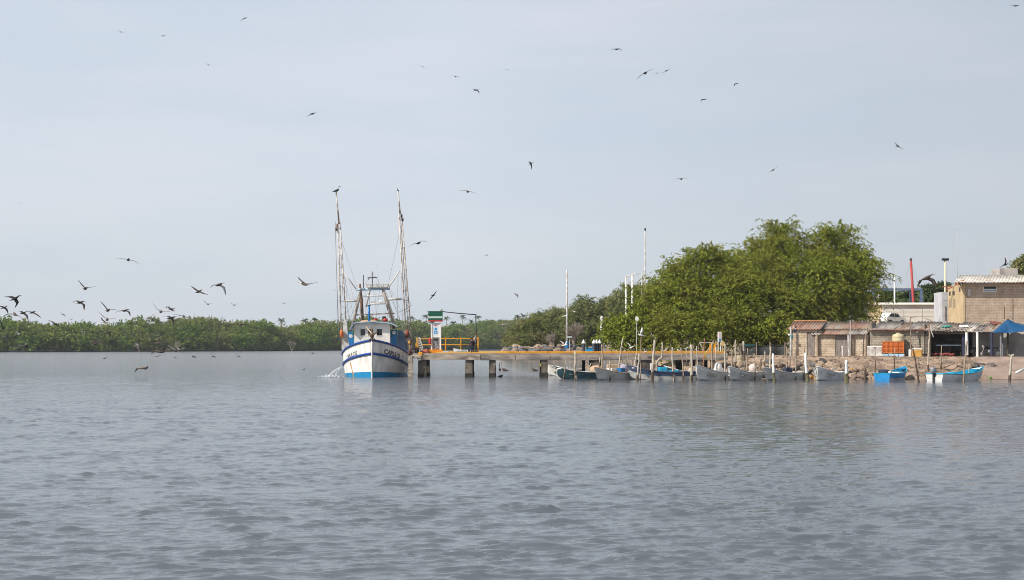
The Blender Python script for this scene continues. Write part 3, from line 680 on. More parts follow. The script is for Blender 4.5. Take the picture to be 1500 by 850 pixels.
for a, b in holes:
    fr = MB(); e = 0.05
    for p, q in (((a, zwb), (b, zwb + e)), ((a, zwt - e), (b, zwt)), ((a, zwb + e), (a + e, zwt - e)), ((b - e, zwb + e), (b, zwt - e))):
        fr.box((p[0], y0 - 0.02, p[1]), (q[0], y0 + 0.05, q[1]))
    w = fr.build('window', white, house, local=True); MB().box((a + e, y0 + .055, zwb + e), (b - e, y0 + .07, zwt - e)).build('pane', glass, w, local=True)
MB().box((xr - .02, y0 + 1.0, zwb - .1), (xr + .012, y0 + 1.7, zwt)).build('side_window', glass, house, local=True)
MB().box((xr - .02, y0 + 2.1, zb), (xr + .016, y0 + 2.8, zwt)).build('door', wood, house, local=True)
# roof with drooping side eaves
rl, rr2 = TL(512.5, 480, y0).x, TL(581, 480, y0).x
prof = [(rl, 4.36), (rl + .28, 4.72), (xl - .05, zt + .02), (xl + .3, zt + .10), ((xl + xr) / 2, zt + .16), (xr - .3, zt + .10), (xr + .05, zt + .02), (rr2 - .3, 4.80), (rr2, 4.62)]
prof += [(x, z - 0.10) for x, z in prof[::-1]]
MB().prism([(x, y0 - .5, z) for x, z in prof], (0, y1 - y0 + .9, 0)).build('roof', pale_blue, trawler, local=True)
# blue side wings with round white emblem
for (pa, pb, emb, tilt) in (([(509.2, 487.0), (516.6, 485.4), (518.8, 505), (511.5, 507.5)], 7.0, (513.8, 492.3), 0), ([(572.2, 483.5), (582, 483.0), (581.5, 506.5), (572.6, 502.5)], 7.0, (577, 487.5), 0)):
    q = [TL(x, y, pb) for x, y in pa]; w = MB().prism(q[::-1], (0, 0.08, 0)).build('side_panel', blue_panel, trawler, local=True)
    c = TL(emb[0], emb[1], pb); dd = MB()
    dd.loft([[c + Vector((r * math.cos(a), y, r * math.sin(a))) for a in [2*math.pi*k/16 for k in range(16)]] for r, y in ((0.17, -0.012), (0.17, -0.004))][::-1], True, True)
    em = dd.build('emblem', white, w, local=True)
    MB().loft([[c + Vector((r * math.cos(a), y, r * math.sin(a))) for a in [2*math.pi*k/12 for k in range(12)]] for r, y in ((0.07, -0.022), (0.07, -0.014))][::-1], True, True).build('emblem_centre', pale_blue, w, local=True)
# tapered boom feet and dark blue screen on the quarter
for pa, m_ in (([(503, 470), (507.5, 470), (511, 508), (501, 515)], grey_white), ([(592, 484), (598, 492), (606, 516), (598, 514)], grey_white)):
    q = [TL(x, y, 8.2) for x, y in pa]; MB().prism(q, (0, 0.5, 0)).build('boom_foot', m_, trawler, local=True)
q = [TL(x, y, 7.4) for x, y in [(582.5, 485), (590, 484), (597, 514.5), (582.5, 508)]]
MB().prism(q, (0, 0.06, 0)).build('quarter_screen', mat('slate_blue_paint', (0.10, 0.17, 0.28), (0.07, 0.12, 0.2), 0.6, 2), trawler, local=True)
# outrigger booms: two chords with rungs, ending in a slim pole
boom_m = mat('boom_steel', (0.60, 0.55, 0.50), (0.30, 0.22, 0.17), 0.6, 2.2, lo=.4, hi=.56)
def boom(foot, top, joint, w0, side):
    T_ = 8.4; b = MB(); A, Tp, J = TL(*foot, T_), TL(*top, T_), TL(*joint, T_)
    ax = Vector((1, 0, 0))
    for sg in (-1, 1): b.tube([A + ax * sg * w0, J + ax * sg * w0 * .45], [0.07, 0.055], 7)
    b.tube([J - (Tp - J) * .05, Tp], [0.085, 0.05], 7)
    o = b.build('outrigger_boom', boom_m, trawler, local=True, smooth=True)
    k = MB(); n = 13
    for i in range(n):
        u = (i + .5) / n; c = A.lerp(J, u); w = w0 * (1 - .55 * u)
        k.tube([c - ax * w, c + ax * w + Vector((0, 0, .25 if i % 2 else -.25))], 0.035, 5)
    k.build('rung', boom_m, o, local=True)
    pb = MB()
    for i in range(2):
        c = J + Vector((side * (0.14 + .1 * i), -.12, -.3 - .35 * i)); pb.blob(c, (.11, .1, .19), 8, .8)
    pb.build('pulley_block', rust if side < 0 else dark, o, local=True)
    return o
boom((505, 512), (492.2, 281), (496.5, 326), 0.26, -1)
boom((600, 512), (582.8, 280), (586, 312), 0.26, 1)
# gantry
Tg = 9.6
def pole(name, pts, r, m_, t=Tg): return MB().tube([TL(x, y, t) if len(p) == 2 else TL(x, y, p[2]) for p in pts for x, y in [p[:2]]], r, 7).build(name, m_, trawler, local=True, smooth=True)
pole('gantry_leg', [(515.5, 482), (529, 424)], [.15, .13], mat('gantry_grey', (0.42, 0.36, 0.31), (0.20, 0.15, 0.12), .7, 3))
pole('gantry_leg', [(577.5, 482), (561, 423.5)], [.15, .14], mat('gantry_grey', 0, 0))
pole('gantry_leg', [(531, 474), (529.5, 440), (527, 416)], [.16, .15, .10], rust, Tg + .6)
pole('gantry_leg', [(536, 450), (543, 420)], [.09, .09], steel_white, Tg + 1.2)
pole('gantry_leg', [(580, 480), (570, 445), (560, 424)], [.09, .09, .09], steel_white, Tg + 1.2)
pole('crossbar', [(522, 424.5), (571, 423)], .12, pale_blue)
pole('crossbar', [(532, 434), (563, 433.5)], .05, steel_white); pole('crossbar', [(543, 445.5), (566, 445)], .06, grey_white)
pole('crossbar', [(521, 461.5), (578, 459)], .06, mat('gantry_grey', 0, 0))
pole('side_yard', [(505.5, 441), (524, 441)], .10, grey_white); pole('side_yard', [(569, 438.5), (588, 438)], .12, grey_white)
pole('diagonal_brace', [(501.5, 397.5), (511, 409), (522, 424)], [.06, .06, .06], steel_white); pole('diagonal_brace', [(585, 397), (568, 423)], [.06, .06], steel_white)
pole('blue_post', [(540.6, 476), (540.4, 448)], [.11, .10], blue_panel, y0 + .4)
pole('blue_post_cap', [(538.3, 448), (543, 447.2)], .06, dark, y0 + .4)
for px, py in ((546, 442.5), (558, 442)):
    c = TL(px, py, Tg - .4); MB().bbox(c - Vector((.17, .1, .11)), c + Vector((.17, .1, .11)), .03).build('flood_lamp', white, trawler, local=True)
# lookout platform with a lattice guard
pl = MB(); a, b = TL(537.5, 423, Tg), TL(570, 423, Tg); zt2 = TL(540, 417, Tg).z
pl.box((a.x, a.y - .4, a.z + .1), (b.x, a.y + .8, a.z + .16))
plat = pl.build('lookout_platform', steel_white, trawler, local=True); gd = MB()
for yy in (a.y - .4, a.y + .8):
    gd.tube([(a.x - .05, yy, zt2), (b.x + .05, yy, zt2)], .05, 5); gd.tube([(a.x, yy, (zt2 + a.z) / 2), (b.x, yy, (zt2 + a.z) / 2)], .03, 5)
    for k in range(9): x = a.x + (b.x - a.x) * k / 8; gd.tube([(x, yy, a.z + .1), (x + (.12 if k % 2 else -.1), yy, zt2 + (.12 if k % 3 == 0 else 0))], .045, 5)
gd.build('guard_rail', steel_white, plat, local=True)
ms = MB(); ms.tube([TL(545.5, 423, Tg), TL(545.2, 398, Tg)], [.05, .04], 6); ms.tube([TL(538.5, 407.3, Tg), TL(552, 406.6, Tg)], .05, 6); ms.tube([TL(540, 407, Tg), TL(540.3, 410, Tg)], .04, 5)
ms.build('mast_cross', dark, trawler, local=True)
pole('antenna', [(532.5, 424), (532.3, 403)], .035, dark); pole('antenna', [(554.5, 423), (553, 386)], .016, grey_white)
# rigging wires
wire = mat('rigging_wire', (0.30, 0.30, 0.32), (0.18, 0.18, 0.19), .6, 5)
rg = MB()
for a, b, r in (((491, 325), (495, 470), .025), ((493, 400), (497, 500), .02), ((587, 320), (597, 470), .035), ((590, 330), (600, 500), .02), ((498.5, 328), (502, 430), .018),
                ((503, 400), (520, 470), .015), ((505, 400), (512, 478), .015), ((509, 405), (526, 462), .012), ((556, 424), (550, 470), .012), ((549, 424), (552, 474), .012), ((562, 424), (566, 474), .012),
                ((570, 423), (583, 462), .025), ((583, 400), (582, 482), .015), ((588, 400), (590, 486), .015), ((580, 440), (588, 478), .015), ((594.5, 430), (602.5, 447.5), .02), ((602.5, 447.5), (585, 457), .022), ((536, 424), (536, 474), .012), ((516, 478), (507, 448), .014), ((572, 424), (598, 474), .014), ((495, 335), (524, 424), .014), ((587, 330), (568, 420), .014), ((545, 400), (500, 470), .012), ((546, 400), (594, 470), .012), ((528, 424), (512, 470), .018), ((564, 424), (580, 470), .018), ((524, 441), (531, 474), .016), ((571, 439), (566, 474), .016), ((541, 424), (541, 446), .02), ((497, 440), (507, 441), .025), ((588, 438), (598, 440), .025), ((513, 462), (506, 482), .03), ((583, 462), (592, 484), .03)):
    A, B_ = TL(*a, 8.5), TL(*b, 8.5); rg.tube([A, A.lerp(B_, .5) + Vector((0, 0, -.08)), B_], r, 4)
rg.build('rigging', wire, trawler, local=True)
# clutter: life raft and gear on the wheelhouse roof, floats at the booms, anchor in the bow
c = TL(541, 471.5, 7); m_ = MB(); m_.blob(c, (.85, .5, .16), 12, .7); m_.build('life_raft', mat('tan_canvas', (.55, .36, .22), (.38, .22, .13), .8, 4), trawler, local=True, smooth=True)
c = TL(550, 468.5, 7.4); MB().blob(c, (.2, .2, .14), 8).build('float', red, trawler, local=True, smooth=True)
c = TL(564.5, 469, 7.2); m_ = MB(); m_.blob(c, (.24, .25, .2), 8, .8); m_.build('gear_bag', red, trawler, local=True, smooth=True)
c = TL(562.5, 465.5, 7.2); MB().blob(c, (.22, .2, .14), 8, .8).build('gear_bag', dark, trawler, local=True, smooth=True)
for px, py, m_ in ((500.5, 489, orange), (596.5, 489, mat('brown_red', (.32, .09, .06), (.2, .05, .04), .7, 3))):
    c = TL(px, py, 8.0); MB().lathe(c - Vector((0, 0, .38)), [(.05, 0), (.16, .08), (.18, .4), (.15, .68), (.05, .76)], 10).build('fender', m_, trawler, local=True, smooth=True)
an = MB(); b0 = hull_pt(0.1, 3.3, 1); cx = Vector((0, b0.y, 0))
def AP(px, py, dy=0): q = TL(px, py, 0); return Vector((q.x, b0.y + dy, q.z))
an.tube([AP(545.5, 500, -.2), AP(545.5, 488, -.1), AP(544.5, 479, 0)], [.09, .08, .05], 7)
an.tube([AP(539.5, 489, -.3), AP(545, 492, -.25), AP(553, 487, -.1)], [.04, .08, .05], 6); an.tube([AP(540, 499, -.2), AP(546, 493, -.2), AP(551, 499.5, -.1)], [.03, .07, .03], 6)
an.blob(AP(545.2, 491, -.1), (.2, .16, .26), 8)
an.build('anchor', mat('brown_anchor', (.20, .13, .07), (.07, .05, .035), .8, 6), trawler, local=True, smooth=True)
an2 = MB(); an2.tube([AP(536.2, 478.5, .4), AP(545.5, 489.5, -.2)], [.05, .06], 6); an2.build('anchor_shank', mat('tan_wood', (.6, .48, .34), (.42, .32, .22), .7, 4), trawler, local=True)
wn = MB(); c = Vector((0, 3.0, zs(3) - .35)); wn.lathe(c, [(.12, -.3), (.3, -.28), (.3, .28), (.12, .3)], 10); wn.build('deck_winch', rust, trawler, local=True, smooth=True)
# water pumped over the side
jet = thing('water_jet', 'white jet of water pumped from the trawler side splashing on the lagoon', 'water jet', tuple(P(501, 545, 128)))
foam = mat('foam_white', (0.82, 0.84, 0.86), (0.6, 0.65, 0.7), 0.35, 9)
g = random.Random(4); jm = MB(); A = P(503, 537.5, 129); E = P(486, 552, 127.3); E.z = 0.03
for k in range(9):
    o = Vector((g.uniform(-.1, .1), g.uniform(-.15, .15), g.uniform(-.05, .05))); pts = []
    e = E + Vector((g.uniform(-.5, .6), g.uniform(-.4, .3), 0))
    for i in range(8):
        u = i / 7; p = A.lerp(e, u) + o * u; p.z = A.z * (1 - u ** 1.7) + 0.03; pts.append(p)
    jm.tube(pts, [g.uniform(.008, .018) for _ in range(8)], 5)
for k in range(60):
    u = g.random(); p = A.lerp(E, u) + Vector((g.gauss(0, .1 + .2*u), g.gauss(0, .1), g.gauss(0, .07))); p.z = max(.03, A.z * (1 - u ** 1.7) + g.gauss(0, .1)); r = g.uniform(.012, .03); jm.blob(p, (r, r, r), 5)
jm.build('stream', foam, jet, smooth=True)
sp = MB()
for k in range(70):
    a = g.uniform(0, 6.28); d = abs(g.gauss(0, .42)); p = E + Vector((math.cos(a) * d * 1.5 - .2, math.sin(a) * d * .8, 0)); r = g.uniform(.03, .09); p.z = abs(g.gauss(0, .06)) + .02
    sp.blob(p, (r * 1.4, r, r * .6), 6)
sp.build('splash', foam, jet, smooth=True)
# ------------------------------------------------------------------ pier
PY0, PY1 = 125.0, 131.0
def X_(px, D=PY0): return (px - 750.0) * D / F
pier = thing('pier', 'long concrete pier on square piles with a yellow kerb', 'pier', (X_(617), PY0, 0))
xa, xj, xe = X_(604.5), X_(703.5), X_(1066)
DZ = 2.12
MB().box((xa, PY0, DZ - .10), (xe, PY1, DZ)).build('deck', mat('deck_concrete', (.45, .40, .34), (.28, .24, .2), .9, 1.2), pier)
m = MB(); m.bbox((X_(617), PY0 - .06, DZ - .58), (xj, PY0 + .34, DZ - .12), .03)
for i in range(26):   # spalled edge
    x = X_(617) + (xj - X_(617)) * (i + .5) / 26; m.blob((x, PY0 + .12, DZ - .11), (rng.uniform(.06, .16), .16, rng.uniform(.02, .05)), 6)
m.build('edge_beam', concrete, pier, label='pale spalled stretch of the edge beam')
m = MB(); n = 7
for i in range(n):
    x0 = xj + .02 + (xe - xj - .02) * i / n; x1 = xj + (xe - xj) * (i + 1) / n
    m.bbox((x0, PY0 - .03 + rng.uniform(-.01, .01), DZ - .60), (x1 - .01, PY0 + .34, DZ - .12), .03)
m.build('edge_beam', mat('beam_concrete', (.36, .31, .27), (.13, .115, .105), .9, 1.3, stretch=(.5, 1, 2.2), lo=.38, hi=.6, bump=.02), pier)
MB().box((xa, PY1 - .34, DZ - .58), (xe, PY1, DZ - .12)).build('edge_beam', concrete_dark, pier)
m = MB(); m.bbox((X_(742), PY0 + .02, DZ + .004), (xe - .3, PY0 + .26, DZ + .19), .02); m.build('kerb', yellow, pier)
m = MB()
for a, b, h in ((640, 662, .10), (662.5, 690, .12), (690.5, 716, .10), (716.5, 741.5, .13)): m.bbox((X_(a), PY0 + .02, DZ + .004), (X_(b), PY0 + .26, DZ + h), .02)
m.build('kerb', yellow_worn, pier, label='low worn stretch of yellow kerb')
MB().bbox((X_(640), PY1 - .3, DZ + .004), (xe - .3, PY1 - .05, DZ + .16), .02).build('kerb', yellow_worn, pier)
m = MB(); m.bbox((X_(613), PY0 - .1, DZ - .3), (X_(619), PY0 + .5, DZ + .12), .04); m.build('kerb_block', yellow, pier)
pp = [(612.5, 624.5), (681.5, 692), (716.5, 725), (792.5, 802.5), (868, 878), (940, 955), (1000, 1010), (1022, 1030), (1042, 1048)]
p0 = None
for a, b in pp:
    for yy in (PY0 + .1, PY1 - 1.0):
        w = X_(b) - X_(a); x = X_(a); q = MB(); nl = 9; rings = []
        for i in range(nl):
            z = -1.5 + (DZ - .6 + 1.5) * i / (nl - 1); j = lambda: rng.uniform(-.025, .025); d = .62
            rings.append([(x + j(), yy + j(), z), (x + w + j(), yy + j(), z), (x + w + j(), yy + d + j(), z), (x + j(), yy + d + j(), z)])
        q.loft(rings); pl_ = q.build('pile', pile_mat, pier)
        q = MB(); rings = [[(x - .035 + rng.uniform(-.01, .01), yy - .035, z), (x + w + .035, yy - .035, z + rng.uniform(-.03, .03)), (x + w + .035, yy + d + .035, z), (x - .035, yy + d + .035, z)] for z in (-.9, -.2, .15, .36 + rng.uniform(-.06, .1))]
        q.loft(rings); q.build('tide_band', mat('barnacle_black', (.05, .045, .035), (.018, .018, .016), .8, 7, bump=.03), pl_)
for k, yy in enumerate((PY0 + .2, PY1 - .9)):
    pass
q = MB(); rings = []
for i in range(8):
    z = -1.5 + (DZ + 1.32) * i / 7; j = lambda: rng.uniform(-.03, .03); x0, x1 = X_(598.7), X_(605)
    rings.append([(x0 + j(), PY0 - .5 + j(), z), (x1 + j(), PY0 - .5 + j(), z), (x1 + j(), PY0 - .02 + j(), z), (x0 + j(), PY0 - .02 + j(), z)])
q.loft(rings).build('fender_pile', concrete, pier, label='pale fender pile beside the trawler')
MB().bbox((X_(603), PY0 - .3, DZ - .42), (X_(617.5), PY0 + .4, DZ - .14), .05).build('bracket', concrete, pier)
MB().box((X_(791), PY0 + .2, 1.0), (X_(792.4), PY0 + .5, 1.28)).build('marker', mat('lime_yellow', (.7, .72, .05), (.6, .6, .05), .5, 3), pier)

# fuel dispenser kiosk
kx0, kx1 = X_(631, 127), X_(646, 127); ky = 127.0; kz = DZ + .004
kiosk = thing('fuel_kiosk', 'tall white fuel dispenser kiosk with green striped header on an orange plinth', 'fuel dispenser', ((kx0 + kx1) / 2, ky, kz))
MB().bbox((X_(626.5, ky), ky - .35, kz), (X_(648.5, ky), ky + .9, kz + .33), .03).build('plinth', mat('orange_yellow_paint', (.75, .27, .01), (.6, .18, .01), .6, 2.5), kiosk)
K = lambda px, py, D=ky: P(px, py, D)
pz = K(0, 473).z
for a, b in ((631, 633.2), (643.8, 646)):
    MB().box((X_(a, ky), ky, kz + .332), (X_(b, ky), ky + .5, pz)).build('post', white, kiosk)
MB().box((X_(633.2, ky) + .002, ky + .05, K(0, 494).z), (X_(643.8, ky) - .002, ky + .46, pz - .01)).build('upper_panel', mat('panel_white', (.74, .74, .75), (.66, .66, .68), .5, 2), kiosk)
MB().box((X_(633.2, ky) + .002, ky + .02, K(0, 494.5).z), (X_(643.8, ky) - .002, ky + .47, K(0, 493.6).z)).build('shelf', white, kiosk)
b = MB(); b.bbox((X_(634, ky), ky + .08, kz + .332), (X_(643, ky), ky + .42, K(0, 494.6).z), .04); mach = b.build('pump', mat('grey_machine', (.34, .35, .37), (.18, .185, .2), .45, 5), kiosk)
MB().box((X_(635.5, ky), ky + .07, K(0, 499.5).z), (X_(641.5, ky), ky + .079, K(0, 496.5).z)).build('display', dark, mach)
MB().tube([(X_(640, ky), ky + .05, K(0, 500).z), (X_(642, ky), ky - .05, K(0, 505).z), (X_(638, ky), ky - .02, K(0, 508.5).z)], .025, 6).build('hose', black, mach)
# blue figure emblem on the panel
em = MB(); c = K(638.2, 482); c.y = ky + .046
sky_blue = mat('sky_blue_paint', (.02, .33, .72), (.02, .27, .62), .5, 3)
em.loft([[Vector((c.x + r * math.cos(a), y, c.z + r * math.sin(a))) for a in [2*math.pi*k/16 for k in range(16)]] for r, y in ((.125, ky + .038), (.125, ky + .049))], True, True)
for px0, px1, pya, pyb in ((635.6, 640.8, 489, 484.6),):
    a = K(px0, pya); d = K(px1, pyb); em.prism([(a.x, ky + .04, a.z), (d.x, ky + .04, a.z), (d.x, ky + .04, a.z + .18), (d.x - .07, ky + .04, d.z), (a.x + .07, ky + .04, d.z), (a.x, ky + .04, a.z + .18)], (0, .009, 0))
em.build('emblem', sky_blue, kiosk)
h = K(638.2, 486.8); MB().box((h.x - .05, ky + .028, h.z - .07), (h.x + .05, ky + .039, h.z + .03)).build('emblem_mark', white, kiosk)
m = MB(); m.box((X_(636.3, ky), ky + .036, K(0, 477.8).z), (X_(640, ky), ky + .048, K(0, 476.6).z)); m.build('red_mark', red, kiosk)
# striped header
z0, z1 = K(0, 471.2).z, K(0, 456).z; hx0, hx1 = X_(627.4, ky), X_(648, ky); hd = MB(); H = z1 - z0; y0h = ky - .12
green = mat('header_green', (.005, .10, .055), (.004, .08, .045), .45, 3)
for a, b, mi in ((0, .145, 1), (.145, .32, 0), (.32, .50, 2), (.50, 1, 0)): hd.box((hx0, y0h, z0 + H * a + .0005), (hx1, ky + .62, z0 + H * b), mi)
hd.build('header', [green, red, mat('pale_grey_green', (.55, .63, .58), (.5, .58, .53), .5, 3)], kiosk)
MB().lathe((X_(646, ky), ky + .2, z1), [(.05, 0), (.05, .06), (.14, .09), (.14, .17), (.05, .2)], 10).build('lamp', grey_white, kiosk)
MB().tube([(hx0, ky + .1, z1 - .02), (X_(624.6, ky), ky + .1, z1 + .02)], .03, 5).build('bracket', grey_white, kiosk)
MB().lathe((X_(629.8, ky), ky - .05, kz + .36 + .45), [(.03, 0), (.11, .02), (.12, .1), (.12, .45), (.08, .55), (.03, .62)], 10).build('fire_extinguisher', red, kiosk, smooth=True)
m = MB(); a, b_, c_ = K(648, 456.6, 127.4), K(697.3, 461.2, 127.4), K(697.6, 514, 127.4); c_.z = DZ
m.tube([a, a.lerp(b_, .5) + Vector((0, 0, -.02)), b_], .045, 7); m.tube([b_ + Vector((-.02, 0, .03)), Vector((c_.x, 127.4, c_.z))], .055, 7); tag(m.build('overhead_pipe', dark, smooth=True), 'thin dark overhead pipe running from the kiosk header to a post', 'pipe')

# railing
rail = thing('railing', 'yellow two-bar guard railing along the pier head', 'railing', (X_(655, 129), 129.3, DZ))
ry = 129.3; R_ = lambda px, py: P(px, py, ry)
for px in (610.5, 652.6, 674.8, 700.2):
    q = R_(px, 496); MB().box((q.x - .055, ry - .05, DZ), (q.x + .055, ry + .05, q.z + .1 if px < 700 else q.z + .12)).build('post', yellow, rail)
for py in (496.3, 505.3):
    a, b_ = R_(611, py), R_(700, py - .2); MB().tube([a, b_], .05, 7).build('bar', yellow, rail)

# pier head clutter
D = 126.2; q = P(610.8, 512, D)
bo = thing('mooring_bollard', 'yellow mooring post with black base at the pier corner beside the trawler', 'bollard', (q.x, D, DZ))
MB().lathe((q.x, D, DZ), [(.2, 0), (.2, .42), (.16, .46)], 12).build('base', black, bo)
MB().prism([(q.x - .2, D - .1, DZ + .462), (q.x + .16, D - .1, DZ + .462), (q.x + .1, D - .1, DZ + 1.35), (q.x - .02, D - .1, DZ + 1.45)], (0, .2, 0)).build('post', mat('ochre_paint', (.55, .30, .05), (.4, .2, .06), .7, 3), bo)
m = MB()
a, b_ = P(612.2, 495, 126.8), P(618.6, 513, 126.6); b_.z = DZ; sd = Vector((.16, 0, .05))
for sg in (-1, 1): m.tube([a + sd * sg, b_ + sd * sg], .04, 6)
for i in range(7): c = a.lerp(b_, (i + .5) / 7); m.tube([c - sd, c + sd], .03, 5)
m.prism([a + sd * .9 + Vector((0, .06, 0)), a - sd * .9 + Vector((0, .06, 0)), b_ - sd * .9 + Vector((0, .06, 0)), b_ + sd * .9 + Vector((0, .06, 0))], (0, .03, 0))
tag(m.build('ladder', grey_white), 'grey ladder with backing board leaning at the pier corner', 'ladder')
m = MB(); q = P(623, 511.5, 126.5); m.blob((q.x, 126.5, DZ + .17), (.36, .26, .17), 12, .7); m.blob((q.x + .12, 126.4, DZ + .33), (.18, .16, .07), 8, .8); tag(m.build('fender_cushion', mat('faded_red', (.55, .16, .10), (.38, .09, .06), .7, 3), smooth=True), 'faded red fender cushion lying on the pier by the kiosk', 'fender')
m = MB(); q = P(648, 511.5, 126.4); m.bbox((q.x, 126.3, DZ + .02), (q.x + .6, 126.9, DZ + .2), .05); tag(m.build('canvas_bundle', mat('grey_canvas', (.4, .4, .42), (.28, .28, .3), .9, 5)), 'flat grey bundle lying beside the orange plinth', 'bundle')
g = random.Random(5); m = MB()
for i in range(26): m.blob((X_(602.5, 126) + g.gauss(0, .11), 125.6 + g.gauss(0, .1), DZ - .1 + abs(g.gauss(0, .45))), (g.uniform(.05, .14),) * 3, 6)
tag(m.build('net_heap', mat('dark_net', (.13, .06, .05), (.05, .03, .03), .95, 9)), 'dark heap of netting between the trawler and the pier corner', 'net')
m = MB(); q = P(600.3, 502, 126); m.blob((q.x, 125.8, q.z), (.14, .12, .2), 8); m.tube([(q.x, 125.8, DZ - .1), (q.x, 125.8, q.z)], .03, 5); tag(m.build('float_marker', mat('ochre_paint', 0, 0), smooth=True), 'ochre float on a stick over the heap of netting', 'float')
# small pale skiff lying on the deck
sk = thing('skiff', 'small pale grey skiff lying on the pier by the two seated men', 'boat', tuple(P(674, 513, 127.5)))
def open_hull(mb, cx, cy, cz, L_, Bm, dep, yaw, roll=0.0, mi=0, rise=.2, th=.04):
    M = Matrix.Translation((cx, cy, cz)) @ Matrix.Rotation(yaw, 4, 'Z') @ Matrix.Rotation(roll, 4, 'X'); st = [0, .15, .4, .65, .85, 1.0]; hb = [.78, .9, 1, .85, .5, .03]; rows = []
    for s, h in zip(st, hb):
        x = (s - .5) * L_; r = rise * max(0, s - .4) ** 2 * 2.7; b = Bm / 2 * h
        rows.append([(x, -b, dep + r), (x, -b * .8, dep * .4 + r * .5), (x, -b * .45, .02 + r * .3), (x, 0, -.03 + r * .3), (x, b * .45, .02 + r * .3), (x, b * .8, dep * .4 + r * .5), (x, b, dep + r), (x, b - th if b > th else 0, dep + r), (x, b * .74, dep * .45 + r * .5), (x, 0, .05 + r * .35), (x, -b * .74, dep * .45 + r * .5), (x, -b + th if b > th else 0, dep + r)])
    mb.loft([[M @ Vector(p) for p in rw] for rw in rows], True, True, mi)
m = MB(); open_hull(m, X_(674.5, 127.5), 127.5, DZ + .06, 1.35, .6, .26, R(165), 0, 0, .18); m.build('hull', mat('pale_grey_paint', (.62, .64, .64), (.42, .43, .43), .6, 3), sk)
m = MB(); m.box((X_(671, 127.5), 127.3, DZ + .2), (X_(673, 127.5), 127.7, DZ + .24)); m.build('seat', wood, sk)

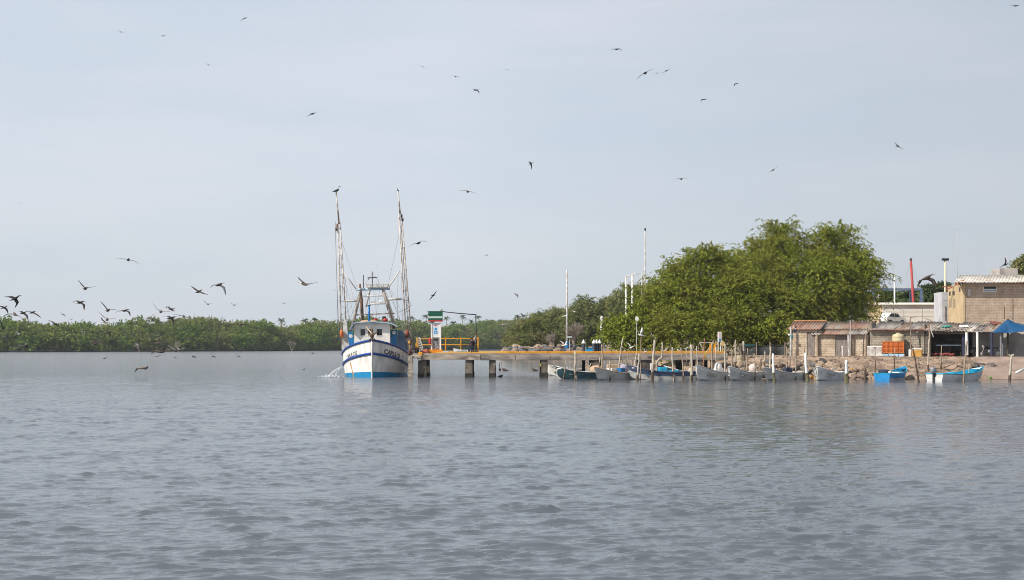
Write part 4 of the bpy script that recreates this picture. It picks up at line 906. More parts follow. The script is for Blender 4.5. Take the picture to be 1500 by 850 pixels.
# ------------------------------------------------------------------ people
skin = mat('brown_skin', (.22, .11, .065), (.18, .09, .05), .55, 6)
def person(name, label, J, rad, zones, mats_, hair, loc, face):
    """J joints (world), one continuous skinned body; zones: joint -> material slot"""
    me = bpy.data.meshes.new(name); names = list(J); idx = {n: i for i, n in enumerate(names)}
    ed = [('pelvis', 'waist'), ('waist', 'chest'), ('chest', 'neck'), ('neck', 'head'), ('head', 'crown')]
    for s in 'LR': ed += [('chest', 'sh' + s), ('sh' + s, 'el' + s), ('el' + s, 'wr' + s), ('wr' + s, 'ha' + s), ('pelvis', 'hip' + s), ('hip' + s, 'kn' + s), ('kn' + s, 'an' + s), ('an' + s, 'to' + s)]
    o0 = Vector(loc)
    me.from_pydata([tuple(Vector(J[n]) - o0) for n in names], [(idx[a], idx[b]) for a, b in ed], [])
    o = bpy.data.objects.new(name, me); COL.objects.link(o); o.location = o0
    o.modifiers.new('skin', 'SKIN'); su = o.modifiers.new('sub', 'SUBSURF'); su.levels = su.render_levels = 1
    if not me.skin_vertices: bpy.context.view_layer.objects.active = o; me.skin_vertices  # created with the modifier
    for i, n in enumerate(names):
        k = n if n in rad else n[:-1]; r = rad[k]; me.skin_vertices[0].data[i].radius = r if isinstance(r, tuple) else (r, r); me.skin_vertices[0].data[i].use_root = (n == 'pelvis')
    bpy.context.view_layer.update(); dg = bpy.context.evaluated_depsgraph_get(); ev = bpy.data.meshes.new_from_object(o.evaluated_get(dg))
    for md in list(o.modifiers): o.modifiers.remove(md)
    bm = bmesh.new(); bm.from_mesh(ev)
    segs = [(Vector(J[a]) - o0, Vector(J[b]) - o0, zones.get(b if b in zones else b[:-1], zones.get(b[:-1], 0))) for a, b in ed]
    for f in bm.faces:
        c = f.calc_center_median(); best = 9
        for a, b, z in segs:
            t = max(0, min(1, (c - a).dot(b - a) / max(1e-6, (b - a).length_squared))); d = (c - a - (b - a) * t).length
            if d < best: best = d; f.material_index = z
        f.smooth = True
    def extra(mbx, slot):
        n0 = len(bm.verts); vs = [bm.verts.new(Vector(v) - o0) for v in mbx.v]
        for f in mbx.f:
            try: q = bm.faces.new([vs[i] for i in f]); q.material_index = slot; q.smooth = True
            except ValueError: pass
    # fingers, ears, nose
    for s in 'LR':
        w, h = Vector(J['wr' + s]), Vector(J['ha' + s]); d = (h - w).normalized(); sd = d.cross(Vector((0.2, 1, .1))).normalized(); fm = MB()
        for k, ln in enumerate((.075, .085, .08, .065)):
            p = h + sd * (k - 1.5) * .021; q = p + d * ln * .6; fm.tube([p - d * .03, q, q + (d * .6 + Vector((0, 0, -.6))).normalized() * ln * .5], [.011, .010, .008], 6)
        p = w.lerp(h, .4) + sd * .035; fm.tube([p, p + (d + sd).normalized() * .04, p + (d * 1.4 + sd * .5).normalized() * .075], [.013, .012, .009], 6)
        extra(fm, 0)
    hd = Vector(J['head']); fv = Vector(face).normalized(); up = (Vector(J['crown']) - hd).normalized(); rt = fv.cross(up).normalized(); hm = MB()
    hm.tube([hd + fv * .085 + up * .03, hd + fv * .125 - up * .01, hd + fv * .09 - up * .025], [.012, .018, .012], 6)
    for sg in (-1, 1): hm.blob(hd + rt * sg * .085, (.014, .022, .033), 6)
    extra(hm, 0); eb = MB()
    for sg in (-1, 1): eb.blob(hd + fv * .093 + rt * sg * .034 + up * .03, (.014, .014, .010), 6)
    eb.tube([hd + fv * .096 - up * .055 - rt * .025, hd + fv * .102 - up * .055, hd + fv * .096 - up * .055 + rt * .025], .006, 5); extra(eb, 3)
    me2 = bpy.data.meshes.new(name); bm.to_mesh(me2); bm.free(); o.data = me2
    for mm in mats_: me2.materials.append(mm)
    hb = MB(); M3 = Matrix((rt, fv, up)).transposed()
    hb.blob(hd + up * .055 - fv * .018, (.094, .108, .085), 12, 1, 0, M3)
    if hair == 'cap': hb.blob(hd + up * .075 + fv * .1, (.07, .06, .012), 10, 1, 0, M3)
    hb.build('cap' if hair == 'cap' else 'hair', mat('dark_hair', (.015, .012, .012), (.01, .008, .008), .6, 8), o, smooth=True)
    tag(o, label, 'person')
    return o
rad = dict(pelvis=(.15, .12), waist=(.14, .11), chest=(.17, .12), neck=.055, head=(.085, .10), crown=(.06, .07), sh=.06, el=.045, wr=.03, ha=(.04, .022), hip=.095, kn=.062, an=.042, to=.038)
zn = dict(waist=1, chest=1, neck=0, head=0, crown=0, sh=1, el=1, wr=0, ha=0, hip=2, kn=2, an=2, to=3)
shoe = mat('dark_shoe', (.04, .035, .03), (.025, .02, .02), .6, 5)
def PP(px, py, dy=0): return P(px, py, 127.2 + dy)
# man leaning back on the railing end, legs stretched toward the kiosk
J = dict(pelvis=PP(694.6, 502.5), waist=PP(695.4, 499.5), chest=PP(696.6, 495.2), neck=PP(697.3, 491.9), head=PP(697.4, 490.1), crown=PP(697.5, 488.6),
         shL=PP(695.9, 494.0, -.2), elL=PP(694.2, 498.3, -.26), wrL=PP(692.3, 501.4, -.22), haL=PP(691.4, 502.3, -.2), shR=PP(697.2, 494.0, .2), elR=PP(696.6, 498.6, .28), wrR=PP(694.2, 501.8, .25), haR=PP(693.2, 502.5, .23),
         hipL=PP(694.2, 503.2, -.11), knL=PP(692.0, 507.8, -.14), anL=PP(690.6, 513.6, -.15), toL=PP(688.4, 513.9, -.17), hipR=PP(694.8, 503.4, .11), knR=PP(693.4, 508.2, .14), anR=PP(692.8, 513.6, .15), toR=PP(690.4, 513.9, .17))
for s in 'LR':
    for k, z in (('an', DZ + .09), ('to', DZ + .045)): J[k + s].z = z
person('person', 'person in a pale grey shirt and dark trousers leaning against the railing end post', J, rad, zn, [skin, mat('pale_grey_shirt', (.42, .38, .40), (.33, .29, .31), .85, 6), mat('navy_trousers', (.03, .035, .06), (.02, .022, .04), .85, 6), shoe], 'hair', (PP(694, 513).x, 127.2, DZ), (-1, -.25, -.05))
def PQ(px, py, dy=0): return P(px, py, 127.0 + dy)
J = dict(pelvis=PQ(692.3, 508.4), waist=PQ(692.0, 505.4), chest=PQ(691.5, 501.4), neck=PQ(691.0, 498.4), head=PQ(690.7, 496.7), crown=PQ(690.6, 495.2),
         shL=PQ(690.6, 500.3, -.2), elL=PQ(689.4, 504.4, -.25), wrL=PQ(687.2, 504.6, -.2), haL=PQ(685.9, 504.9, -.17), shR=PQ(691.8, 500.3, .2), elR=PQ(690.4, 504.4, .25), wrR=PQ(687.8, 504.9, .2), haR=PQ(686.7, 505.3, .17),
         hipL=PQ(691.6, 508.6, -.11), knL=PQ(686.9, 506.8, -.15), anL=PQ(685.6, 513.6, -.15), toL=PQ(683.2, 513.9, -.16), hipR=PQ(692.0, 508.6, .11), knR=PQ(688.2, 506.8, .15), anR=PQ(687.4, 513.6, .15), toR=PQ(685.2, 513.9, .16))
for s in 'LR':
    for k, z in (('an', DZ + .09), ('to', DZ + .045)): J[k + s].z = z
person('person', 'person in dark clothes sitting low with knees raised beside the leaning person', J, rad, zn, [skin, mat('dark_shirt', (.05, .035, .05), (.03, .022, .03), .85, 6), mat('dark_blue_jeans', (.03, .04, .075), (.02, .027, .05), .85, 6), shoe], 'hair', (PQ(690, 513).x, 127.0, DZ), (-1, -.3, -.1))
q = P(692.3, 512, 127); m = MB(); m.bbox((q.x - .05, 126.75, DZ + .002), (q.x + .42, 127.25, DZ + .30), .03); tag(m.build('crate', wood_dark), 'low dark crate the seated person rests on', 'crate')
# ------------------------------------------------------------------ block sheds along the bank
SA = R(20); CS, SN = math.cos(SA), math.sin(SA)
SX0, SY0, SZ0 = (1158 - 750) / F * 131, 131.0, 1.86
def wall_u(px, v=0.0):
    x0, y0 = SX0 + v * SN, SY0 + v * CS; k = (px - 750) / F
    return (k * y0 - x0) / (CS + k * SN)
def wall_D(px, v=0.0): return SY0 + v * CS - wall_u(px, v) * SN
def wall_z(px, py, v=0.0): return HC + (HZ - py) * wall_D(px, v) / F - SZ0
class Shed:
    def __init__(s, name, label, cat, px):
        s.u0 = wall_u(px); s.t = thing(name, label, cat, (SX0 + s.u0 * CS, SY0 - s.u0 * SN, SZ0), -SA)
    def L(s, px, py, v=0.0): return Vector((wall_u(px, v) - s.u0, v, wall_z(px, py, v)))
    def u(s, px, v=0.0): return wall_u(px, v) - s.u0
    def b(s, mb, name, m, parent=None, **k): return mb.build(name, m, parent or s.t, local=True, **k)
block_warm = brick_mat('warm_block_wall', (.62, .52, .40), (.53, .44, .34), (.42, .35, .28), .42, .21, (.72, .68, .64))
block_grey = brick_mat('grey_block_wall', (.44, .38, .31), (.36, .31, .255), (.28, .245, .205), .42, .21, (.6, .58, .56))
block_dark = brick_mat('dark_block_wall', (.22, .19, .165), (.17, .15, .13), (.14, .12, .105), .42, .21, (.6, .58, .56))  # darker block tone for the lean-to and the hut
def roof_mat(name, c1, c2, c3):
    m = bpy.data.materials.new(name); m.use_nodes = True; t = m.node_tree; b = t.nodes['Principled BSDF']; b.inputs['Roughness'].default_value = .85; b.inputs['Specular IOR Level'].default_value = .2
    co = t.nodes.new('ShaderNodeTexCoord'); k = t.links.new; mp = t.nodes.new('ShaderNodeMapping'); mp.inputs['Scale'].default_value = (1.3, .25, .25)
    n = t.nodes.new('ShaderNodeTexNoise'); n.inputs['Scale'].default_value = 1.6; n.inputs['Detail'].default_value = 8; r = t.nodes.new('ShaderNodeValToRGB')
    e = r.color_ramp.elements; e.new(.5); e[0].position = .36; e[1].position = .5; e[2].position = .64; e[0].color, e[1].color, e[2].color = A3(c1), A3(c2), A3(c3)
    k(co.outputs['Object'], mp.inputs['Vector']); k(mp.outputs['Vector'], n.inputs['Vector']); k(n.outputs['Fac'], r.inputs['Fac']); k(r.outputs['Color'], b.inputs['Base Color']); return m
roof_red = roof_mat('rusty_red_roof', (.20, .11, .085), (.34, .20, .15), (.30, .24, .20))
roof_mix = roof_mat('patched_roof', (.22, .17, .14), (.34, .25, .19), (.34, .31, .28))
roof_grey = roof_mat('grey_sheet_roof', (.20, .185, .175), (.30, .27, .25), (.40, .37, .34))
roof_pale = roof_mat('pale_sheet_roof', (.40, .36, .32), (.56, .52, .47), (.64, .61, .57))
def corrugated(mb, a, b, c, d, wl=.27, amp=.045, th=.02, mi=0):
    """sheet a-b (eave, left to right) to d-c (ridge), waves running from eave to ridge"""
    a, b, c, d = map(Vector, (a, b, c, d)); n = max(6, int((b - a).length / wl * 6)); top, bot = [], []
    nr = (b - a).cross(d - a).normalized()
    for i in range(n + 1):
        t = i / n; w = math.sin(t * (b - a).length / wl * 2 * math.pi) * amp
        top.append((a.lerp(b, t) + nr * w, d.lerp(c, t) + nr * w))
    vs = []; fs = []
    for e, r in top: vs += [e, r, e - nr * th, r - nr * th]
    for i in range(n):
        k = 4 * i; fs += [(k, k+4, k+5, k+1), (k+2, k+3, k+7, k+6), (k, k+2, k+6, k+4), (k+1, k+5, k+7, k+3)]
    fs += [(0, 1, 3, 2), (4*n, 4*n+2, 4*n+3, 4*n+1)]
    mb.add(vs, fs, mi)
def planks(mb, x0, x1, y, z0, z1, w=.16, th=.04):
    n = max(2, int((x1 - x0) / w))
    for i in range(n):
        a = x0 + (x1 - x0) * i / n; mb.box((a + .006, y + rng.uniform(-.006, .006), z0 + rng.uniform(0, .03)), (x0 + (x1 - x0) * (i + 1) / n - .006, y + th, z1 + rng.uniform(-.02, .02)))
# shed with red roof
s = Shed('block_shed', 'small block shed with a rusty red roof, nearest the netting fence', 'shed', 1161)
w = MB(); zt = wall_z(1175, 481.5); w.box((0, 0, -.5), (s.u(1182), .15, zt)); w.box((0, .15, -.5), (.15, 3.6, zt + .3)); w.box((s.u(1193.5), 0, -.5), (s.u(1196.5), .15, zt)); w.box((s.u(1182), 0, wall_z(1187, 486.5)), (s.u(1193.5), .15, zt)); w.box((.15, 3.45, -.5), (s.u(1208), 3.6, zt + .6))
s.b(w, 'wall', block_warm); w = MB(); planks(w, s.u(1182) + .02, s.u(1193.5) - .02, .05, -.1, wall_z(1187, 486.5) - .02); s.b(w, 'door', plank)
w = MB(); corrugated(w, s.L(1153, 482.5, -.3), s.L(1202, 482.5, -.3), s.L(1211, 470.5, 3.6), s.L(1163, 470.5, 3.6)); s.b(w, 'roof', roof_red, smooth=True)
w = MB(); w.tube([s.L(1163, 470.3, 3.6), s.L(1211, 470, 3.6)], .07, 6); s.b(w, 'ridge_cap', mat('orange_tile', (.55, .27, .10), (.4, .19, .08), .8, 3))
w = MB(); c = s.L(1164.5, 484.5, -.05); w.box((c.x - .13, -.04, c.z - .1), (c.x + .13, -.002, c.z + .1)); s.b(w, 'blue_plate', blue_panel)
# long shed with porch roof
s = Shed('block_shed', 'low block shed with patched porch roof and grey plank door', 'shed', 1196.6)
zt = wall_z(1230, 489); v = .22; xr = s.u(1270, v); w = MB(); w.box((.15, v, -.3), (s.u(1223, v), v + .15, zt + .1)); w.box((s.u(1242, v), v, -.3), (xr, v + .15, zt + .1)); w.box((s.u(1223, v), v, wall_z(1230, 491, v)), (s.u(1242, v), v + .15, zt + .1)); w.box((.0, v, -.3), (.15, 3.6, zt + .3)); w.box((xr - .15, v + .15, -.3), (xr, 3.6, zt + .3)); w.box((.15, 3.5, -.3), (xr - .15, 3.6, zt + .4))
s.b(w, 'wall', block_warm); w = MB(); planks(w, s.u(1223, v) + .02, s.u(1242, v) - .02, v + .05, -.1, wall_z(1230, 491, v) - .02, .2); s.b(w, 'door', plank)
w = MB(); mid_v, top_v = 1.1, 4.2
A0, A1 = s.L(1187.5, 490, -.16), s.L(1270, 490, -.16); B0, B1 = s.L(1193, 483, mid_v), s.L(1275, 482.5, mid_v); C0, C1 = s.L(1210, 471.5, top_v), s.L(1285, 471, top_v)
for i in range(6):
    a, b_ = i / 6, (i + 1) / 6; mi = (1, 0, 0, 2, 3, 3)[i]; e = Vector((0, 0, .018 * (i % 2)))
    corrugated(w, A0.lerp(A1, a) + e, A0.lerp(A1, b_ + .004) + e, B0.lerp(B1, b_ + .004) + e, B0.lerp(B1, a) + e, mi=mi)
    corrugated(w, B0.lerp(B1, a) - Vector((0, .12, -.05)) + e, B0.lerp(B1, b_ + .004) - Vector((0, .12, -.05)) + e, C0.lerp(C1, b_ + .004) + e, C0.lerp(C1, a) + e, mi=(3, 2, 2, 0, 0, 2)[i])
s.b(w, 'roof', [roof_red, roof_pale, roof_mix, roof_grey], smooth=True)
for px, m_ in ((1197.5, wood), (1243.5, grey_white), (1247, wood_dark), (1268.5, wood), (1271, wood_dark)):
    w = MB(); x = s.u(px, -.06); w.tube([(x, -.06, -.35), (x + rng.uniform(-.05, .05), -.06, s.L(px, 490.5, -.5).z)], .085, 7); s.b(w, 'post', m_)
w = MB(); x = s.u(1234, .3); w.tube([(x, .3, -.2), (x, .3, .75)], .06, 8); w.blob((x, .3, .8), (.1, .1, .12), 8); s.b(w, 'stand_pipe', white)
# mid shed
s = Shed('block_shed', 'grey block shed with a sagging grey sheet roof behind the beige water tank', 'shed', 1274)
zt = wall_z(1310, 482.5); xr = s.u(1354); w = MB(); w.box((0, 0, -.35), (xr, .15, zt)); w.box((0, .15, -.35), (.15, 4.2, zt + .7)); w.box((xr - .15, .15, -.35), (xr, 4.2, zt + .5)); s.b(w, 'wall', block_grey)
w = MB(); n = 5
for i in range(n):
    a, b_ = i / n, (i + 1) / n + .004; A0, A1 = s.L(1271.5, 483.2, -.4), s.L(1364, 482.8, -.4); C0, C1 = s.L(1290, 470.8, 4.2), s.L(1382, 471.5, 4.2); e = Vector((0, 0, .02 * (i % 2) - (.07 if i == 2 else 0)))
    corrugated(w, A0.lerp(A1, a) + e, A0.lerp(A1, b_) + e, C0.lerp(C1, b_) + e, C0.lerp(C1, a) + e, mi=(0, 0, 1, 0, 1)[i])
s.b(w, 'roof', [roof_grey, roof_mix], smooth=True)
w = MB()
for px in range(1274, 1362, 3):
    c = s.L(px, 483.6, -.43); w.blob(c + Vector((0, 0, rng.uniform(-.02, .02))), (.1, .06, .05), 6)
s.b(w, 'eave_tile', mat('red_tile', (.36, .12, .09), (.2, .07, .06), .85, 4))
w = MB(); c = s.L(1343.5, 486.5, -.12); w.blob(c, (.12, .1, .1), 8, .7); s.b(w, 'lamp', white)
w = MB(); w.tube([s.L(1345, 491, -.05), s.L(1347.5, 505, -.08)], .025, 5); s.b(w, 'conduit', dark)
# open lean-to
s = Shed('open_shed', 'open fronted lean-to with dark interior and a long shelf, beside the blue tarpaulin', 'shed', 1354.5)
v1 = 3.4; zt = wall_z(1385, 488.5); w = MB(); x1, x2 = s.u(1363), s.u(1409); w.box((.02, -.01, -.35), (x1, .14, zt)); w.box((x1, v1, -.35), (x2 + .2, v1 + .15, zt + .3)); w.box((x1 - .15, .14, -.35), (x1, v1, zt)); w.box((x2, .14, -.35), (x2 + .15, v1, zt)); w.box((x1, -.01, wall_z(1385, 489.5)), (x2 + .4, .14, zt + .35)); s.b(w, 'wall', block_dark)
w = MB(); w.box((x2, -.015, -.3), (x2 + .28, .139, wall_z(1385, 489.5) - .002)); s.b(w, 'door_post', mat('dark_blue_wood', (.04, .045, .09), (.025, .03, .06), .7, 3))
w = MB(); a = s.L(1371, 506, 1.2); b_ = s.L(1408.5, 506, 1.2); w.box((a.x, .9, a.z - .05), (b_.x, 1.5, a.z + .06)); s.b(w, 'shelf', pale_blue)
for px in (1372, 1390, 1407): w = MB(); x = s.u(px, 1.2); w.box((x - .04, 1.1, -.2), (x + .04, 1.2, a.z - .052)); s.b(w, 'shelf_leg', dark)
w = MB(); w.box((x1 + .2, 1.9, -.1), (x2 - 1.0, 2.1, .9)); s.b(w, 'counter', wood_dark)
w = MB(); ps = []
P0_, P1_ = s.L(1353, 484.5, -.5), s.L(1454, 486.5, -.5); Q0, Q1 = s.L(1375, 473, 3.6), s.L(1462, 474.5, 3.6)
for i in range(7):
    a, b_ = i / 7, (i + 1) / 7 + .006; e = Vector((0, 0, rng.uniform(-.05, .07))); e2 = Vector((0, 0, rng.uniform(-.10, .12)))
    corrugated(w, P0_.lerp(P1_, a) + e, P0_.lerp(P1_, b_) + e, Q0.lerp(Q1, b_) + e2, Q0.lerp(Q1, a) + e2, mi=(1, 0, 2, 0, 1, 0, 2)[i])
s.b(w, 'roof', [roof_grey, roof_pale, roof_mix], smooth=True)
w = MB()
for i in range(40):
    u = rng.random(); c = P0_.lerp(P1_, u).lerp(Q0.lerp(Q1, u), rng.uniform(.02, .35 if u < .6 else .9)); w.blob(c + Vector((0, 0, .08)), (rng.uniform(.08, .3), rng.uniform(.06, .16), rng.uniform(.03, .07)), 6, .7, rng.randrange(2))
s.b(w, 'roof_scrap', [roof_grey, plank])
w = MB(); w.blob(s.L(1387, 478.5, 1.0), (.48, .3, .1), 10); s.b(w, 'green_basin', mat('sea_green', (.04, .32, .25), (.03, .22, .18), .5, 3), smooth=True)
w = MB(); c = s.L(1412, 478, .8); w.bbox((c.x - .4, .7, c.z - .08), (c.x + .4, .9, c.z + .08), .03); s.b(w, 'white_board', white)
w = MB()
for i in range(16):
    c = s.L(1454 + (i % 6) * 2.3 - (i // 6) * 1.3, 474 - (i // 6) * 1.3 + (i % 2) * .4, 2.5); w.blob(c, (.14, .16, .06), 6)
s.b(w, 'red_tile', mat('red_tile', 0, 0))
for pts, r, m_ in (([(1416.5, 520.5), (1416, 487)], .13, white), ([(1432, 524.5), (1431.5, 486)], .11, white), ([(1452.8, 522), (1452.6, 486)], .13, mat('dark_blue_wood', 0, 0)), ([(1361, 522), (1362, 486)], .09, wood)):
    w = MB(); w.tube([s.L(x, y, -.42) for x, y in pts], r, 8); s.b(w, 'post', m_)
w = MB(); w.tube([s.L(1363.5, 475, -.52), s.L(1364.5, 486, -.58), s.L(1367.5, 494, -.5)], .05, 6); s.b(w, 'hanging_pipe', grey_white)
m = MB(); a = wall_u(1361, .6); 
for i in range(11): 
    c = Vector((wall_u(1361 + i * 3.5, .5), .5, 0)); m.blob((SX0 + c.x * CS + c.y * SN, SY0 - c.x * SN + c.y * CS, SZ0 + .16 + rng.uniform(-.02, .05)), (.17, .16, .12), 8)
tag(m.build('tile_stack', mat('dark_red_tile', (.30, .06, .05), (.16, .035, .03), .8, 4)), 'low row of dark red roof tiles on the floor of the open shed', 'tiles')
# plastered wall behind the motorcycle
s = Shed('plaster_wall', 'pale stained plaster wall behind the motorcycle and the tarpaulin', 'wall', 1410)
v2 = 2.2; w = MB(); w.box((s.u(1410, v2), v2, -.35), (s.u(1540, v2), v2 + .18, wall_z(1450, 486.5, v2)))
s.b(w, 'wall', mat('grey_plaster', (.50, .455, .42), (.30, .275, .255), .9, .7, lo=.34, hi=.56, detail=9)); w = MB(); a = s.L(1418, 488, v2); b_ = s.L(1424.5, 520, v2); w.box((a.x, v2 - .02, -.3), (b_.x, v2 - .002, a.z)); s.b(w, 'doorway', mat('dark_doorway', (.03, .025, .04), (.02, .018, .025), .9, 3))
# blue tarpaulin on poles
s = Shed('tarpaulin', 'blue tarpaulin awning peaked on poles at the end of the sheds', 'awning', 1453)
pts = {}; vA, vB = -1.3, 1.6
def TP(px, py, v): return s.L(px, py, v)
grid = [[TP(1452.5, 487.5, vA), TP(1464, 480.5, vA), TP(1476, 486.8, vA + .3), TP(1490, 486.5, vA), TP(1508, 484.5, vA), TP(1530, 487, vA)],
        [TP(1456, 484.5, 0), TP(1466, 476, 0), TP(1476.3, 467.3, 0), TP(1488, 473.5, 0), TP(1505, 476.5, 0), TP(1530, 476, 0)],
        [TP(1462, 484, vB), TP(1468, 479, vB), TP(1478, 474, vB), TP(1488, 478, vB), TP(1505, 480, vB), TP(1530, 481, vB)]]
grid[0][1].z = grid[0][0].z + .02; grid[0][2].z = grid[0][0].z - .03; w = MB(); vs = []; nU, nV = 25, 12
for j in range(nV + 1):
    for i in range(nU + 1):
        fu, fv = i / nU * 5, j / nV * 2; a, b_ = min(4, int(fu)), min(1, int(fv)); x, y = fu - a, fv - b_
        p = grid[b_][a] * (1-x) * (1-y) + grid[b_][a+1] * x * (1-y) + grid[b_+1][a] * (1-x) * y + grid[b_+1][a+1] * x * y
        vs.append(p + Vector((0, 0, .02 * math.sin(i * 2.1 + j)))) 
fs = [(j*(nU+1)+i, j*(nU+1)+i+1, (j+1)*(nU+1)+i+1, (j+1)*(nU+1)+i) for j in range(nV) for i in range(nU)]
w.add(vs, fs); w.add([v - Vector((0, 0, .015)) for v in vs], [f[::-1] for f in fs]); s.b(w, 'sheet', mat('blue_tarp', (.006, .075, .20), (.005, .058, .155), .45, 2), smooth=True)
for px, v, top in ((1468.5, .4, 476), (1476.3, 0, 467.5), (1466, -1.0, 486), (1515, vA + .1, 484)):
    w = MB(); x = s.u(px, v); w.tube([(x, v, -.4), (x, v, s.L(px, top, v).z)], .085 if px != 1476.3 else .1, 7); s.b(w, 'post', wood_dark if px > 1470 else mat('grey_post', (.25, .25, .27), (.15, .15, .16), .7, 4))
def SW(px, v, z=0.0):
    u = wall_u(px, v); return Vector((SX0 + u * CS + v * SN, SY0 - u * SN + v * CS, SZ0 + z))
# motorcycle
def motorcycle(px, v, yaw, label, dk, sc=1.0):
    o = SW(px, v, -.05); t = thing('motorcycle', label, 'motorcycle', tuple(o), yaw)
    def q(mb, n, m_, p=None, **k): return mb.build(n, m_, p or t, local=True, **k)
    for x in (-.66 * sc, .66 * sc):
        m = MB(); n = 20; m.loft([[Vector((x + r * math.cos(2*math.pi*k/n), y, .31 + r * math.sin(2*math.pi*k/n))) for k in range(n)] for r, y in ((.25, -.05), (.30, -.045), (.31, 0), (.30, .045), (.25, .05), (.25, -.05))], True, False); wh = q(m, 'wheel', black)
        m = MB()
        for k in range(9): a = 2*math.pi*k/9; m.tube([(x, 0, .31), (x + .25 * math.cos(a), 0, .31 + .25 * math.sin(a))], .011, 4)
        m.lathe((x, 0, .28), [(.04, 0), (.04, .06)], 8); q(m, 'spoke', grey_white, wh)
    m = MB(); m.tube([(-.66*sc, 0, .31), (-.2, 0, .40), (.2, 0, .42), (.42*sc, 0, .82), (-.1, 0, .76), (-.45, 0, .74), (-.2, 0, .40)], .035, 6); q(m, 'frame', dk)
    for sg in (-1, 1): m = MB(); m.tube([(.66*sc, sg * .08, .31), (.46*sc, sg * .08, .92)], .028, 6); q(m, 'fork', grey_white)
    m = MB(); m.blob((.16, 0, .82), (.26, .13, .13), 10, .8); q(m, 'fuel_tank', dk, smooth=True)
    m = MB(); m.blob((-.38, 0, .82), (.40, .12, .06), 10, .7); q(m, 'seat', black, smooth=True)
    m = MB(); m.blob((.02, 0, .48), (.2, .15, .16), 8, .6); q(m, 'engine', mat('grey_machine', 0, 0), smooth=True)
    m = MB(); m.tube([(.5*sc, -.36, 1.06), (.44*sc, -.1, 1.0), (.44*sc, .1, 1.0), (.5*sc, .36, 1.06)], .022, 6); q(m, 'handlebar', dark)
    m = MB(); m.blob((.55*sc, 0, .92), (.1, .1, .1), 8); q(m, 'headlight', grey_white, smooth=True)
    m = MB(); m.prism([(.80*sc, -.06, .62), (.55*sc, -.06, .70), (.40*sc, -.06, .62), (.56*sc, -.06, .66)], (0, .12, 0)); m.prism([(-.86*sc, -.06, .70), (-.5, -.06, .80), (-.5, -.06, .74), (-.7, -.06, .66)], (0, .12, 0)); q(m, 'mudguard', dk)
    return t
motorcycle(1449.5, .6, R(180) - SA * .4, 'black motorcycle parked side-on under the tarpaulin edge', mat('black_paint', (.025, .025, .03), (.015, .015, .02), .3, 5))
motorcycle(1424, 1.0, R(115), 'dark motorcycle parked nearly end-on in front of the doorway', mat('dark_green_paint', (.03, .06, .045), (.02, .035, .03), .35, 5), .9)

# ------------------------------------------------------------------ things standing along the sheds
def stand(name, label, cat, px, v, z=-.06): return thing(name, label, cat, tuple(SW(px, v, z)), -SA)
t = stand('water_tank', 'beige plastic water tank on crates against the grey shed wall', 'water tank', 1315.8, -.75, .98)
r_ = .53; MB().lathe((0, 0, 0), [(r_*.96, 0), (r_, .05), (r_, .28), (r_*.97, .31), (r_, .34), (r_, .60), (r_*.97, .63), (r_, .66), (r_*.98, .86), (r_*.8, .97), (r_*.35, 1.03)], 24).build('tank_body', mat('cream_plastic', (.60, .53, .34), (.50, .43, .27), .45, 1), t, local=True, smooth=True)
MB().lathe((0, 0, 1.03), [(.2, 0), (.2, .06), (.15, .09)], 14).build('lid', mat('cream_plastic', 0, 0), t, local=True)
t = stand('tank_stand', 'low block stand under the beige water tank, mostly behind orange crates', 'stand', 1315.8, -.75); MB().bbox((-.5, -.25, 0), (.5, .35, 1.035), .03).build('plinth', block_grey, t, local=True)
t = stand('chest_freezer', 'worn white chest freezer standing in front of the grey shed', 'freezer', 1282, -.7); MB().bbox((-.66, -.32, 0), (.62, .32, .86), .03).build('body', grey_white, t, local=True); MB().bbox((-.67, -.34, .865), (.63, .33, .97), .03).build('lid', mat('white_paint', 0, 0), t, local=True); MB().box((-.1, -.36, .80), (.1, -.325, .84)).build('handle', dark, t, local=True)
def crate(px, z, lab, grp, m_, w=.50, h=.33):
    t = stand('crate', lab, 'crate', px, -1.15, z); m = MB(); n = 5
    m.box((-w/2, -.2, 0), (w/2, .2, .03))
    for zz in (.0, h * .36, h - .05): m.box((-w/2, -.21, zz + .031), (w/2, -.185, zz + .08)); m.box((-w/2, .185, zz + .031), (w/2, .21, zz + .08))
    for k in range(n): x = -w/2 + (w - .05) * k / (n - 1); m.box((x, -.206, .03), (x + .05, -.183, h)); m.box((x, .183, .03), (x + .05, .206, h))
    for x in (-w/2 - .012, w/2 - .012): m.box((x, -.2, .03), (x + .025, .2, h))
    m.build('basket', m_, t, local=True)
    m = MB(); m.box((-w/2 + .03, -.17, .035), (w/2 - .03, .17, h * .85)); m.build('contents', mat('dark_orange', (.42, .07, .01), (.3, .05, .01), .8, 8), t, local=True)
pos = ['first from the white freezer', 'second from the white freezer', 'third from the white freezer', 'end one under the tank']
for r in range(3):
    for k in range(4):
        crate(1297.2 + k * 7.6, .30 + r * .335, f'orange plastic crate in the {("bottom", "middle", "top")[r]} row, {pos[k]}', 'orange crates stacked before the tank', orange)
t = stand('trough', 'pale blue low trough supporting the orange crates', 'trough', 1308.5, -1.15); MB().bbox((-.98, -.25, 0), (.98, .25, .28), .03).build('body', pale_blue, t, local=True)
for x in (-.4, .1, .45): MB().box((x, -.262, .03), (x + .06, -.252, .25)).build('rib', blue_panel, t, local=True)
t = stand('cooler_box', 'yellow ochre cooler box with white lid beside the wall corner', 'cooler', 1343.5, -.7); MB().bbox((-.42, -.3, 0), (.42, .3, .64), .03).build('body', mat('ochre_plastic', (.58, .33, .07), (.45, .23, .05), .5, 3), t, local=True); MB().bbox((-.45, -.32, .645), (.45, .32, .76), .03).build('lid', white, t, local=True)
